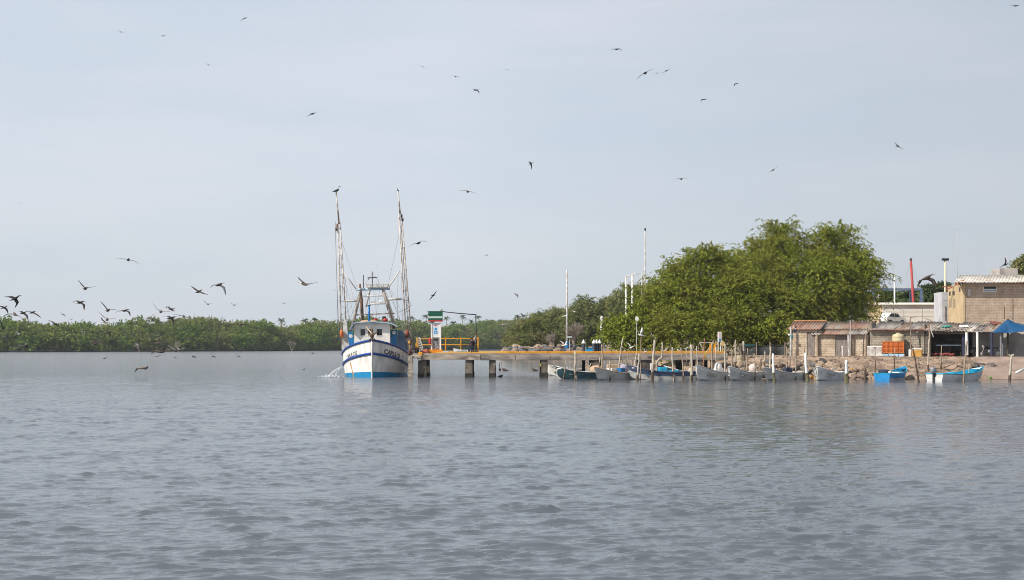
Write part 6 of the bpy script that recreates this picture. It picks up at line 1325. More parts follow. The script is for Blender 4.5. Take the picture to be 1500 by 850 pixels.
hw = mat('skiff_grey', (.60, .60, .58), (.40, .38, .35), .6, 1.6, stretch=(.6, .6, 1.6)); hw2 = mat('skiff_pale', (.72, .73, .72), (.50, .49, .47), .6, 1.6, stretch=(.6, .6, 1.6))
dgreen = mat('dark_teal_paint', (.02, .07, .085), (.015, .045, .06), .5, 2); navy = mat('faded_navy', (.06, .085, .15), (.035, .05, .09), .6, 1.6)
canvas = mat('tan_tarp', (.60, .45, .31), (.44, .31, .21), .85, 2); lilac = mat('lilac_net', (.42, .38, .48), (.28, .25, .33), .9, 5)
W_ = lambda deg: R(deg)      # yaw of the bow: 180 = pointing left along the bank, 270 = toward the camera
panga(853, 121.5, W_(194), 'dark teal skiff with white bow at the outer end of the row, beside the pier', dgreen, dgreen, grey_white, 4.8, 1.7, None, [('tarp', -1.3, .1, .75, (.7, .6, .38), canvas), ('pole', -.3, .2, .4, (-.45, 0, .95), wood_pale), ('tarp', 1.75, 0, .86, (.55, .35, .12), white)], grey_white, 0, 0, .75)
panga(897, 117.5, W_(236), 'pale grey skiff with an upturned rounded bow next to the dark teal skiff', hw, hw, grey_white, 5.6, 1.7, None, [('box', -1.1, .1, .75, (.35, .3, .2), blue_panel), ('tarp', -.1, -.1, .7, (.5, .5, .25), canvas), ('box', .6, .2, .78, (.25, .25, .18), white), ('tarp', -1.9, 0, .85, (.35, .35, .42), lilac)], canvas, 0)
panga(970, 118.0, W_(188), 'grey skiff with faded navy top strake and bright cyan gear inside', hw, navy, cyan_paint, 5.8, 1.8, None, [('box', .0, .1, .78, (.32, .4, .25), cyan_paint), ('box', -.9, .1, .66, (.5, .4, .1), cyan_paint), ('tarp', 2.35, .1, .98, (.3, .25, .16), lilac), ('box', .95, .1, .9, (.09, .09, .45), white)], navy, 0, 0, .5, 1.1)
panga(1040, 116.6, W_(239), 'pale grey skiff with two lines of worn lettering and a white outboard cover', hw2, hw2, grey_white, 5.4, 1.8, None, [('tarp', -1.5, .1, 1.0, (.34, .3, .42), white), ('tarp', -2.3, -.2, .8, (.5, .4, .22), white)], hw, 2, 0, .62, 1.15)
panga(1087, 116.6, W_(239), 'grey skiff between poles with a pink striped cover astern and a white tub', hw, hw2, white, 5.4, 1.7, None, [('tarp', -1.9, .2, .95, (.36, .32, .36), mat('pinkish_white', (.66, .58, .56), (.5, .42, .4), .7, 3)), ('tarp', .2, .1, .7, (.6, .4, .15), rust)], hw, 1, 0, .62, 1.05)
panga(1146, 117.0, W_(234), 'long low grey skiff with dark gear amidships beside the first white plastic post', hw, hw, grey_white, 6.8, 1.7, None, [('tarp', -.7, .1, .7, (.5, .4, .35), mat('dark_blue_tarp', (.03, .04, .08), (.02, .025, .05), .8, 3)), ('tarp', .4, 0, .62, (.35, .3, .2), mat('mustard_net', (.4, .26, .05), (.26, .16, .04), .9, 4))], hw, 0, 0, .62, 1.0)
panga(1211, 116.3, W_(241), 'short pale grey skiff with bold dark lettering moored alone below the plank doors', hw2, hw2, grey_white, 5.0, 1.8, None, [('pole', -.9, -.3, .62, (-.9, .3, .35), white), ('tarp', -.2, .1, .75, (.22, .2, .14), red)], hw2, 1, 0, .62, 1.05)
ow = mat('blue_hull_paint', (.01, .26, .62), (.01, .19, .46), .5, 2)
panga(1309, 116.8, W_(56), 'bright blue skiff showing its sunlit transom, a white bench inside', hw, ow, cyan_paint, 5.6, 1.55, None, [('tarp', -2.0, .1, .72, (.3, .5, .18), mat('dark_blue_tarp', 0, 0)), ('box', .5, 0, .55, (.6, .5, .1), white), ('tarp', -2.3, -.5, .66, (.16, .16, .12), mat('pinkish_white', 0, 0))], cyan_paint, 0, 0, .35, .98)
panga(1405, 114.5, W_(38), 'white skiff with cyan rails and a dark outboard motor, moored nearest the tarpaulin', hw2, hw2, cyan_paint, 6.6, 1.85, mat('grey_cowl', (.26, .28, .31), (.17, .18, .2), .4, 3), [('box', .9, 0, .48, (.7, .5, .06), cyan_paint), ('tarp', -.8, .1, .62, (.4, .35, .1), cyan_paint), ('pole', 1.0, -.2, .5, (0, 0, .6), wood_pale)], cyan_paint, 0, 0, .62, 1.0)
# boats lying further in, half hidden under and behind the pier
def far_boat(px, D, yaw, label, m1, m2, m3, cabin=None, L_=6.0):
    t = panga(px, D, yaw, label, m1, m2, m3, L_, 1.7, None, [('box', .0, 0, .75, (.55, .5, .28), cabin)] if cabin else [], grey_white); return t
far_boat(826, 133.5, W_(180), 'white skiff behind the pier pile, its side seen under the deck', white, white, grey_white, None, 3.6)
far_boat(898, 134, W_(185), 'tan and white skiff with a low cabin in the shade under the pier', hw, canvas, wood, canvas)
far_boat(955, 134.5, W_(175), 'grey skiff with a brown box in the shade under the pier', hw, wood, wood, rust)
far_boat(1012, 121.3, W_(182), 'dark green skiff lying inside the navy topped skiff', dgreen, dgreen, wood, canvas, 4.6)

# ------------------------------------------------------------------ mooring stakes
pvc = mat('white_pvc', (.80, .80, .80), (.66, .67, .66), .4, 2); weed = mat('weed_stained', (.16, .15, .07), (.07, .06, .04), .9, 5)
def stake(pts, r, m_, label, D=None, rb=None, wet=True, name='mooring_stake', cat='stake'):
    D = D or (DW(pts[-1][1]) if pts[-1][1] > 553.5 else 121.0)
    ps = [P(x, y, D) for x, y in pts]; g = random.Random(int(pts[0][0] * 10)); rb = rb or r * 1.1
    foot = ps[-1] + (ps[-1] - ps[-2]).normalized() * .9; out = []
    ps = ps + [foot]
    for i in range(len(ps) - 1):
        n = 4 if i < len(ps) - 2 else 1
        for k in range(n): out.append(ps[i].lerp(ps[i+1], k / n) + Vector((g.uniform(-1, 1), g.uniform(-1, 1), 0)) * r * (.08 if m_ is pvc else .3))
    out.append(ps[-1]); rs = [r * .8 + (rb - r * .8) * i / (len(out) - 1) for i in range(len(out))]
    mb = MB(); mb.tube(out, rs, 8)
    o = mb.build(name, m_, smooth=True); tag(o, label, cat, 'mooring stakes along the bank')
    if wet:
        a = ps[-2]; d = (ps[-3] - ps[-2]).normalized() if len(ps) > 2 else Vector((0, 0, 1)); h = g.uniform(.45, .75); w = MB(); w.tube([a - d * .3, a + d * h], [rb * 1.13, r * 1.12], 8); w.build('wet_foot', weed if m_ is pvc else wood_dark, o)
    return o
W, WP, WD = wood, wood_pale, wood_dark
T = [
 ([(829, 522), (828, 540), (825.3, 555.5)], .055, W, 'thin brown stake leaning at the white bow of the dark teal skiff'),
 ([(843, 515), (842.6, 536), (843.3, 557.5)], .10, WP, 'thick pale stake standing before the dark teal skiff'),
 ([(881.5, 505), (882.3, 522), (881.5, 556)], .085, W, 'crooked stake with a light lamp-like top before the rounded bow skiff', None, .1),
 ([(878.5, 524), (878.6, 540)], .06, WP, 'short pale stake close behind the crooked one'),
 ([(893.5, 530), (893.3, 557)], .07, W, 'short straight stake before the pale rounded bow skiff'),
 ([(912, 496), (908, 525), (904.2, 555)], .065, WP, 'long pale stake leaning strongly over the lilac netting skiff'),
 ([(920.3, 511), (919.2, 541)], .035, W, 'very thin rod beneath the gull with lifted wings'),
 ([(932.8, 517), (929, 536), (926.5, 554)], .07, WP, 'leaning pale stake beside the lilac netting'),
 ([(936.5, 518), (935, 540), (933.5, 557)], .085, WP, 'pale stake with greenish foot at the stern of the lilac netting skiff'),
 ([(939.3, 494), (938.6, 514), (938.2, 557)], .04, W, 'thin dark rod carrying a perched white gull'),
 ([(958.7, 498), (957, 522), (955.3, 558.5)], .11, WP, 'thick pale stake with a bird on its top, before the navy skiff'),
 ([(970.2, 502), (970, 522), (962.5, 530), (961.5, 555.5)], .08, WP, 'sharply kinked pale stake beside the thick one'),
 ([(984.7, 509), (985.4, 530), (987, 556.5)], .085, WP, 'knotted pale stake before the bright cyan gear'),
 ([(997.7, 510), (1000, 530), (1001, 556.5)], .065, W, 'slim brown stake at the stern of the navy skiff'),
 ([(1006, 512), (1005.5, 540)], .05, W, 'short slim stake with a small bird beside the dark green skiff'),
 ([(1012.4, 505), (1013.4, 530), (1013, 558.5)], .105, WP, 'stout pale stake between the navy skiff and the lettered skiff'),
 ([(1020.6, 507), (1022.3, 540)], .055, WP, 'pale stake behind the bow of the two line lettered skiff'),
 ([(1032.2, 496), (1031.2, 515), (1030.5, 540)], .055, mat('red_brown_wood', (.42, .17, .09), (.26, .1, .06), .8, 4), 'reddish brown stake before the triangular steel trestle'),
 ([(1042.6, 503), (1043, 530), (1042.8, 556.5)], .075, W, 'straight stake crossing the side of the two line lettered skiff'),
 ([(1048.5, 509), (1048.2, 532)], .06, WP, 'short pale stake beside the upright yellow post'),
 ([(1062.4, 504), (1062, 530), (1062, 556.5)], .07, WP, 'straight pale stake with black foot between two lettered skiffs'),
 ([(1071.3, 511), (1072, 535), (1073.3, 557.5)], .075, W, 'stake with dark foot at the bow of the white tub skiff'),
 ([(1077.4, 498), (1077.2, 520), (1076.8, 541)], .075, WP, 'tall pale stake just beside the beige drum'),
 ([(1089, 500), (1090.2, 523)], .085, WP, 'pale stake leaning against the other side of the beige drum'),
 ([(1095.2, 510), (1094.5, 535), (1092.3, 557)], .055, W, 'thin stake crossing the white tub skiff'),
 ([(1105, 518), (1106, 540), (1105.8, 557)], .055, W, 'thin stake by the pink striped stern cover'),
 ([(1115, 521), (1114.5, 536)], .045, WP, 'short thin stake on the bank below the netting'),
 ([(1120.6, 515), (1120.2, 538)], .05, WP, 'pale short stake on the rocks below the netting'),
 ([(1128.8, 508), (1128.2, 535), (1127, 557)], .085, WP, 'grey stake at the side of the first white plastic post'),
 ([(1132.3, 518), (1133, 540), (1134.2, 560)], .10, pvc, 'white plastic mooring post, first and slimmest of the three', None, .11),
 ([(1152.3, 508), (1152.4, 535), (1151.7, 556.5)], .07, W, 'brown stake before the shed corner pole'),
 ([(1157.3, 527), (1156.5, 556)], .05, WD, 'dark short stake beside the blue tarpaulin gear'),
 ([(1165.3, 512), (1165.6, 535), (1165, 556.5)], .06, W, 'slim brown stake in front of the red roofed shed'),
 ([(1178.4, 509), (1178, 535), (1177.8, 556)], .05, W, 'thin brown stake touching the leaning white plastic post'),
 ([(1179.6, 517), (1181, 540), (1183.2, 558)], .13, pvc, 'leaning white plastic mooring post by the alone lettered skiff', None, .14),
 ([(1231.5, 526), (1231.2, 542)], .06, W, 'short forked stake on the bank behind the alone skiff'),
 ([(1239.5, 528), (1239.8, 545), (1240.2, 561)], .13, pvc, 'thick white plastic mooring post standing clear by itself', None, .14),
 ([(1267.3, 539), (1267.6, 558)], .09, WD, 'short weedy stump beside the bright blue transom'),
 ([(1282.4, 511), (1282.2, 541)], .035, W, 'thin rod on the bank before the white freezer'),
 ([(1310.5, 510), (1310.2, 536)], .04, W, 'thin stake before the orange crates'),
 ([(1337, 511), (1341, 530), (1345.8, 560)], .07, WD, 'dark stake leaning between the blue skiff and the outboard skiff'),
 ([(1361.8, 497), (1360, 520), (1359, 545)], .075, WP, 'tall slightly bent stake at the corner of the open shed'),
 ([(1379.2, 506), (1378.2, 541)], .05, W, 'stake with a small fork before the open shed shelf'),
 ([(1416, 500), (1413.6, 528), (1411.2, 558.5)], .075, W, 'brown leaning stake crossing the white skiff side'),
 ([(1481.5, 520), (1480.6, 535), (1478.8, 558)], .10, WP, 'forked pale driftwood stake at the ramp under the tarpaulin'),
]
for a in T: stake(*a)
m = MB(); b_ = P(1481.5, 522, DW(558)); m.tube([b_, b_ + Vector((-.22, 0, .12))], [.08, .05], 6); m.tube([b_, b_ + Vector((.2, 0, .14))], [.08, .06], 6); tag(m.build('driftwood_fork', WP), 'forked head of the driftwood stake at the ramp', 'stake')
m = MB(); m.tube([P(1489, 546, 117), P(1502, 540, 118.5)], .11, 8); tag(m.build('white_pipe', pvc, smooth=True), 'white pipe lying tilted on the ramp at the picture edge', 'pipe')
m = MB(); q = P(1449.5, 556, 118.5); m.blob((q.x, 118.3, .14), (.13, .13, .12), 8); tag(m.build('green_float', mat('lime_float', (.10, .32, .03), (.07, .22, .02), .5, 3), smooth=True), 'small green float at the water edge by the white skiff bow', 'float')
m = MB(); q = P(1247, 541, 120.5); m.blob((q.x, 120.5, gz(q.x, 120.5) + .12), (.2, .14, .11), 8); tag(m.build('yellow_bag', yellow, smooth=True), 'small yellow bag on the rocks by the clear standing white post', 'bag')
m = MB(); q = P(1189.5, 553, 118.3); m.blob((q.x, 118.3, .2), (.16, .14, .16), 8); tag(m.build('orange_float', yellow, smooth=True), 'small orange float at the bow of the alone lettered skiff', 'float')
a, b_ = P(1032, 514, 122.5), P(1034.8, 527, 122.5); m = MB(); m.tube([a, a.lerp(b_, .6) + Vector((-.04, 0, 0)), b_], [.06, .07, .05], 6); tag(m.build('yellow_rope', mat('lemon_yellow', (.68, .5, .06), (.5, .36, .05), .7, 4), smooth=True), 'short yellow strap hanging over the kerb by the reddish stake', 'strap')
m = MB(); c = P(1011.5, 543, 117.4); m.blob(c, (.2, .2, .22), 10); tag(m.build('mooring_ball', mat('cream_ball', (.58, .52, .42), (.44, .38, .3), .6, 3), smooth=True), 'cream ball fender hanging at the stout stake by the navy skiff', 'fender')
# broken concrete ledge on the bank
m = MB(); a = P(1434, 532, 121.5)
for i in range(6): m.bbox((a.x - .6 + i * .35, 121.0 + rng.uniform(0, .5), a.z - .35), (a.x - .2 + i * .35, 121.9, a.z - .05 + rng.uniform(-.1, .15)), .05)
tag(m.build('broken_ledge', concrete_dark), 'broken dark concrete ledge on the bank below the white posts', 'ledge')
m = MB(); a0, b0 = P(1446, 0, 118.7).x, P(1560, 0, 118.7).x; m.prism([(a0, 118.2, -.3), (a0, 118.2, .05), (a0 + .5, 123.6, 1.86), (a0 + .5, 123.6, -.3)], (b0 - a0, 0, 0)); o = m.build('boat_ramp', mat('ramp_concrete', (.38, .29, .24), (.24, .18, .15), .9, .7)); tag(o, 'smooth brown concrete slipway sloping to the water under the tarpaulin', 'slipway')

# slack mooring lines from the bows to the stakes
rope = mat('mooring_rope', (.34, .29, .22), (.22, .18, .13), .9, 9)
for a, da, b, db, lab in (((1019, 540), 114.6, (1013.3, 533), 115.5, 'mooring rope from the two line lettered skiff to the stout stake'), ((1065, 540), 114.6, (1072, 532), 115.3, 'mooring rope at the bow of the white tub skiff'), ((1113, 541), 115.0, (1106, 536), 116.2, 'mooring rope from the long low skiff to the thin stake'), ((1191, 540), 114.4, (1181, 535), 114.0, 'mooring rope from the alone skiff to the leaning white post'), ((1446, 538), 116.6, (1480.5, 537), 114.0, 'mooring rope from the white skiff bow to the driftwood stake')):
    A, B_ = P(a[0], a[1], da), P(b[0], b[1], db); m = MB(); m.tube([A.lerp(B_, i / 8) - Vector((0, 0, .22 * math.sin(math.pi * i / 8))) for i in range(9)], .018, 5); tag(m.build('mooring_rope', rope), lab, 'rope', 'mooring ropes')
# ------------------------------------------------------------------ birds
bd = mat('bird_black', (.03, .027, .028), (.018, .016, .017), .7, 8); bb = mat('bird_brown', (.10, .075, .06), (.055, .042, .035), .75, 8)
bl = mat('bird_tan', (.26, .19, .15), (.17, .12, .10), .75, 8); bw_ = mat('bird_white', (.78, .77, .75), (.6, .58, .56), .6, 6); bgy = mat('bird_grey', (.30, .30, .31), (.2, .2, .21), .7, 6); bill = mat('bird_bill', (.40, .30, .16), (.3, .22, .12), .6, 6)
KIND = {'frigate': (bd, bd, bd), 'pelican': (bb, bb, bl), 'pale': (bb, bgy, bw_), 'tan': (bl, bb, bl), 'gull': (bw_, bw_, bw_), 'faint': (bgy, bgy, bgy), 'dark': (bd, bb, bb)}   # body, wing, head
def bird(pts, kind, label, yaw=20, pitch=12, span=2.0, body=1.0, D=None, chord=1.0):
    """pts: left tip, left wrist, body, right wrist, right tip as (px, py[, depth]); yaw: heading, 0 = away from the viewer, 90 = to the right"""
    px = [p[0] for p in pts]; L0 = sum(math.hypot(pts[i+1][0] - pts[i][0], pts[i+1][1] - pts[i][1]) for i in range(len(pts) - 1))
    D = D or max(72, min(330, span * F / max(4, L0))); sc = L0 * D / F / 2.0; sc = max(.35, min(1.1, sc)) if L0 * D / F < 2.2 else 1.0
    W3 = []
    for p in pts: q = P(p[0], p[1], D); q.y += (p[2] if len(p) > 2 else 0); W3.append(q)
    y, pi_ = R(yaw), R(pitch); h = Vector((math.sin(y) * math.cos(pi_), math.cos(y) * math.cos(pi_), math.sin(pi_)))
    c = W3[2]; mb = MB(); up = (Vector((0, 0, 1)) - h * h.z).normalized(); rt = h.cross(up)
    # body, neck, head, bill and tail in one lofted form
    prof = [(-.62, .10, .012, .02), (-.45, .07, .035, .02), (-.25, .10, .09, 0), (0, .125, .125, 0), (.22, .10, .11, .01), (.36, .05, .06, .05), (.44, .055, .065, .08), (.52, .05, .055, .08), (.58, .02, .025, .06), (.82, .008, .01, .02)]
    rings = [[c + (h * x + up * (z0 + rz * math.sin(a)) + rt * rw * math.cos(a)) * sc * body for a in [2 * math.pi * k / 8 for k in range(8)]] for x, rw, rz, z0 in prof]
    k0 = len(mb.f); mb.loft(rings, True, True, 0)
    for i in range(len(mb.f)):
        r = i // 8
        if r >= 5: mb.m[i] = 2
        if r >= 8: mb.m[i] = 3
    mb.m[-1] = 3; mb.m[-2] = 0
    # wings: two rounded, slightly cambered blades of tapering chord
    for tip, wr in ((W3[0], W3[1]), (W3[4], W3[3])):
        sh = c + (wr - c) * .12 + up * .04 * sc; sec = []
        path = [(sh, .34), (sh.lerp(wr, .5), .36), (wr, .33), (wr.lerp(tip, .4), .25), (wr.lerp(tip, .75), .16), (tip, .04)]
        for i, (p, ch) in enumerate(path):
            ch *= sc * chord; bk = h * (-.02 if i < 3 else -.06 * (i - 2)) * sc; n_ = up * .02 * sc * (1 - i * .12)
            sec.append([p + bk + h * ch * .5, p + bk + h * ch * .15 + n_, p + bk - h * ch * .5, p + bk - h * ch * .1 - n_])
        mb.loft(sec, True, True, 1)
    m = KIND[kind]; o = mb.build('bird', [m[0], m[1], m[2], bill if kind != 'frigate' else bd], smooth=True); tag(o, label, 'bird', 'birds flying over the lagoon'); return o
def V5(cx, cy, lx, ly, rx, ry, bend=.5, lift=0.0):
    """five wing points from body and tips; lift raises the wrists (pixels)"""
    return [(lx, ly), (cx + (lx - cx) * bend, cy + (ly - cy) * bend - lift), (cx, cy), (cx + (rx - cx) * bend, cy + (ry - cy) * bend - lift), (rx, ry)]
BT = [
 (V5(177, 47, 168.5, 43.5, 184, 49.5, .5, .8), 'faint', 'small grey bird gliding high in the sky, beside the compact dark bird', -30),
 ([(236, 52.3), (238, 51.6), (240, 52.8), (238.5, 53.4), (236.5, 53.6)], 'dark', 'compact dark bird with folded wings between two gliders high in the sky', 80, 0, 1.6),
 (V5(358.5, 27, 352.5, 31.5, 366, 25, .5, .6), 'faint', 'small grey bird highest of all above the trawler side sky', 20),
 (V5(305, 95, 297, 91.5, 313.5, 98, .45, 1.0), 'faint', 'small bird gliding alone, below the compact dark one', -20),
 (V5(457.5, 167, 449.5, 171.5, 467, 163.5, .5, .4), 'dark', 'dark glider tilted wing up, high above the raised booms', 30),
 (V5(434, 207, 432, 207, 436.5, 207.4), 'faint', 'tiny speck of a bird below the tilted glider', 60, 0, .8),
 (V5(685, 61.5, 683.5, 61, 686.5, 62), 'faint', 'tiny speck of a bird high above the kiosk', 60, 0, .6),
 (V5(619, 98, 611.5, 96.5, 627, 101, .45, .8), 'faint', 'small bird gliding, first of three in a descending line above the kiosk', -10),
 (V5(667, 112.5, 659, 111.2, 675.5, 113.8, .45, .7), 'dark', 'small bird gliding, second of three in a descending line above the kiosk', 0),
 ([(692, 131.5), (694.5, 130.8), (697, 132.3), (700, 133), (703.5, 137)], 'frigate', 'dark bird with drooping wing, third and lowest of three in a descending line', 60, 10, 1.3),
 (V5(743, 102.5, 739.5, 102.8, 746, 102, .5, .3), 'faint', 'very faint bird far away right of the descending line of three', 40, 0, .9),
 ([(774, 237.2), (775.8, 237), (777.5, 240), (778.8, 243), (779.4, 248)], 'frigate', 'dark bird with one wing hanging straight down, alone in mid sky above the pier', 70, 20, 1.3),
 (V5(685, 281, 672.5, 279, 698, 284, .45, 1.2), 'dark', 'bird with wide level wings above the kiosk sky beside the second boom', -10),
 (V5(903.5, 72.5, 894.5, 74, 912, 74.4, .5, 1.8), 'dark', 'bird with arched wings high in the sky, above the group of three', 40),
 (V5(945, 107.5, 932.5, 116.5, 958.5, 101, .5, 1.4), 'frigate', 'largest of the high group of three, steeply banked with long dark wings', 20, 12, 2.0),
 (V5(962, 107.5, 954.5, 107, 969, 106.2, .5, .3), 'faint', 'small level bird in the middle of the high group of three', 0),
 (V5(976, 104, 971, 108, 983.5, 100.5, .5, .4), 'dark', 'small banked bird at the end of the high group of three', 30, 10, 1.5),
 ([(1076, 127), (1075.8, 124), (1078, 123), (1081, 123.2), (1085, 123)], 'frigate', 'curled dark bird high above the tall tree, one wing hooked down', 60, 10, 1.1),
 ([(1027.2, 149), (1028.5, 145.5), (1031.5, 146), (1035, 145.3), (1037.5, 145.5)], 'frigate', 'small dark bird with hooked wing, below the curled one', 80, 10, 1.2),
 (V5(998, 262.5, 988, 263.6, 1007.5, 262, .5, 1.6), 'dark', 'bird with gently arched wings above the green trees in open sky', 20),
 (V5(1132, 249.5, 1124, 254.8, 1140.5, 243, .5, .3), 'faint', 'grey bird banked steeply above the tall tree', 30),
 (V5(1202, 128, 1200.8, 128, 1203.4, 128.2), 'faint', 'tiny speck of a bird high above the sheds', 60, 0, .6),
 (V5(1315, 214.5, 1311, 208, 1324, 218.5, .5, -.4), 'dark', 'bird in a steep V banking in the sky above the white hall', 40, 10, 1.7),
 ([(1481, 9.2), (1484, 7.2), (1487.5, 9), (1490.5, 7.6), (1494.5, 9.2)], 'frigate', 'dark bird with M shaped wings at the upper corner of the sky', 60, 6, 1.6),
 (V5(30, 298, 28, 298, 32.5, 297.6), 'dark', 'tiny dark bird alone near the edge of the sky above the mangroves', 60, 0, .8),
 (V5(613, 356.5, 600, 361.5, 625.5, 354, .5, 2.2), 'dark', 'bird with bowed wings just beside the second boom', 20, 10, 1.8),
 (V5(713, 374, 705.5, 376.5, 719.5, 371.5, .5, .6), 'faint', 'small faint bird above the overhead pipe', 10, 5, 1.6),
 (V5(634.5, 433, 629, 440.5, 640.5, 426, .5, 0), 'dark', 'bird banked almost vertical above the kiosk header', 30, 4, 1.5),
 ([(434, 405), (440, 410), (446, 416.5), (454, 415.5), (463, 413.5)], 'pale', 'large pelican with dark raised wing and white neck flying toward the trawler', -55, 10, 2.1),
 (V5(489.5, 425, 488.5, 423, 490.8, 427), 'gull', 'small white gull beside the trawler boom', 40, 0, .7),
 (V5(291, 427.5, 281, 418.5, 306.5, 431.5, .5, -.8), 'pelican', 'slender bird in a shallow V over the forest beside the large arched pelican', 20),
 ([(309, 421.5), (314, 416.8), (321, 417.5), (328, 421.5), (332.5, 431.5)], 'pale', 'large pelican with arched wings and pale body over the middle of the forest', 30, 14, 2.1),
 (V5(305, 446, 298.5, 440, 311.5, 443.5, .5, -.8), 'faint', 'small grey bird in a V just above the treetops under the slender V bird', 10, 5, 1.6),
 ([(338, 442.5), (340, 445.5), (343.5, 447.5), (346.5, 445.8), (348.5, 444)], 'faint', 'small faint bird over the treetops below the large arched pelican', 10, 5, 1.3),
 (V5(416, 445, 412, 442, 421.5, 444.5, .5, -.4), 'faint', 'very pale distant bird over the treetops before the trawler', 10, 0, 1.3),
 ([(223.5, 443), (229.5, 452), (235.5, 457), (242, 457), (250, 456)], 'pelican', 'dark bird with one long wing raised, touching the hook winged bird', -10, 6, 2.0),
 ([(243, 451.5), (246, 449.2), (250.5, 453), (254, 456), (258, 455)], 'dark', 'hook winged bird beside the one with a long raised wing', 70, 0, 1.5),
 (V5(269, 464, 254.5, 460.5, 280.5, 467.5, .5, .6), 'pelican', 'bird gliding level just over the treetops at the edge of the flock', -10),
 ([(240, 464.2), (246, 463), (250.5, 466), (254, 469.5), (255.5, 477.5)], 'dark', 'bird with bent down wing against the treetops under the hook winged bird', 50, 10, 1.7),
 (V5(188, 381, 168.5, 379.5, 204.5, 386, .5, 1.2), 'dark', 'widest bird with long level wings, highest over the flock', -10, 8, 2.2),
 ([(115, 410), (120, 417), (125, 423), (133, 421), (142, 419.5)], 'pelican', 'slender bird in a wide V under the long level glider', 0, 6),
 ([(106.5, 443.5), (112, 440.5), (117.5, 443.5), (123, 446.5), (125, 454.5)], 'dark', 'dark bird with drooped wing tips beneath the wide V bird', 30, 10),
 ([(147.5, 440.5), (153, 448), (158, 455), (165, 453.5), (173, 454.2)], 'pelican', 'bird with one wing raised high, wing tip meeting the arched bird beside it', 0, 6),
 ([(171, 457.8), (176, 455), (183, 455.3), (189, 457), (192.5, 463)], 'dark', 'arched bird just touching the raised wing bird', 30, 8),
 ([(144, 456), (150, 462.5), (157, 468.5), (164, 467), (172, 467.2)], 'pelican', 'bird with raised wing overlapping a brown bird at the treetop line', -10, 6),
 ([(147, 465), (150, 469), (155, 473), (159, 473.5), (163, 474)], 'tan', 'brown bird overlapped by another at the treetop line', -70, 0, 1.6),
 ([(198, 470), (199, 473.5), (199, 477.5), (203, 477), (205, 480)], 'pale', 'bird with a pale rump and upright dark wing, against the forest', 150, 0, 1.2),
 ([(202.5, 481), (204, 482.5), (206, 485.5), (207.5, 488), (207, 491)], 'tan', 'pinkish brown bird close below the upright winged one', 140, 0, 1.1),
 ([(213.5, 489.5), (214.8, 490), (216.3, 491.3), (217.8, 491.2), (219, 493)], 'tan', 'small pinkish bird against the forest beyond the close pair', 120, 0, 1.0),
 ([(216, 468.5), (218.5, 466.6), (222, 467), (224.5, 469), (225.2, 473)], 'tan', 'thin curved brown bird right at the treetop line', 60, 4, 1.4),
 ([(117, 487), (121, 487.5), (125, 490), (129, 487.8), (140, 488)], 'tan', 'brown pelican head-on against the forest, wings half spread', 170, 0, 1.8),
 ([(153.5, 483.5), (157, 485), (160, 488), (161.5, 491), (162, 495.5)], 'dark', 'dark curved bird against the middle of the forest', 60, 10, 1.4),
 ([(127, 503.5), (133, 499.5), (141.5, 503), (150, 503), (156.5, 511)], 'pelican', 'large brown pelican with arched wings low over the water before the forest', 20, 14, 2.1),
 ([(16, 509), (27, 507), (39, 507.5), (47, 511.5), (57, 515)], 'pale', 'broad brown pelican with white head skimming the far waterline', 170, 16, 2.3),
 ([(8, 434), (16, 434.8), (22, 437.5), (26, 443.5), (24, 450.5)], 'frigate', 'bold dark bird with thick drooped wing over the forest end', 50, 25, 1.9),
 ([(-1, 447.5), (2, 448.8), (6, 450.8), (9.5, 453), (13.5, 459)], 'frigate', 'bold dark bird cut by the picture edge below the thick winged one', 50, 20, 1.6),
 ([(3, 463.5), (12, 460), (22, 461), (29, 464), (36, 469.5)], 'pelican', 'dark bird with outspread wings in the tangle of three over the treetops', -30, 12, 2.0),
 ([(28, 456.5), (31, 456.2), (34, 458.8), (39, 462), (43, 469)], 'dark', 'bird with sloping wing in the tangle of three, next to the outspread one', 50, 16, 1.7),
 (V5(47.5, 458, 39.5, 456.3, 61.5, 465.5, .45, .6), 'dark', 'bird gliding away downslope from the tangle of three', 20),
 ([(0.5, 467.5), (2, 474), (4.5, 481), (10, 481), (18, 479)], 'frigate', 'dark bird with an upright wing at the picture edge over the forest', 0, 10, 1.8),
 (V5(92.5, 461, 88.5, 457.5, 97, 464.2, .5, 0), 'faint', 'thin faint bird dipping behind the treetops', 30, 0, 1.3),
 ([(72, 469), (77, 471.5), (82, 475.5), (85, 476.5), (87.5, 478)], 'dark', 'dark bird flying level against the upper forest', 80, 0, 1.6),
 (V5(104.5, 468, 102, 467, 107.5, 467.6), 'dark', 'short dark bird on the treetop line beside the faint dipping bird', 80, 0, 1.0),
 (V5(201, 505, 199.5, 503.6, 202.8, 506), 'gull', 'tiny white bird near the dark forest foot', 60, 0, .9),
 (V5(231.5, 503, 228, 502, 248.5, 501, .5, .2), 'tan', 'thin brown bird with one long wing before the forest foot', 20, 6, 1.6),
 ([(224, 518.5), (227.5, 513.3), (237, 515.5), (243, 508.5), (247.5, 509.8)], 'pelican', 'dark brown pelican with humped wings flying at the waterline', 70, 6, 1.9),
 ([(247, 506.2), (252, 510), (258.5, 514), (265.5, 511.5), (273.5, 509)], 'pale', 'pale winged bird in a V just above the waterline', 10, 10, 1.9),
 (V5(231, 522, 227, 523, 238.5, 521.6, .5, .8), 'tan', 'brown bird landing on the shallow bar', 80, 0, 1.4),
 ([(199, 545.5), (201.5, 539.5), (208, 539.5), (213.5, 541.3), (218.5, 536)], 'tan', 'brown pelican flapping low over open water nearest the viewer', 80, 4, 1.7),
 (V5(352, 476, 335, 474.8, 368.5, 476, .5, .4), 'tan', 'brown bird with long level wings against the forest beyond the flock', 170, 4, 2.0),
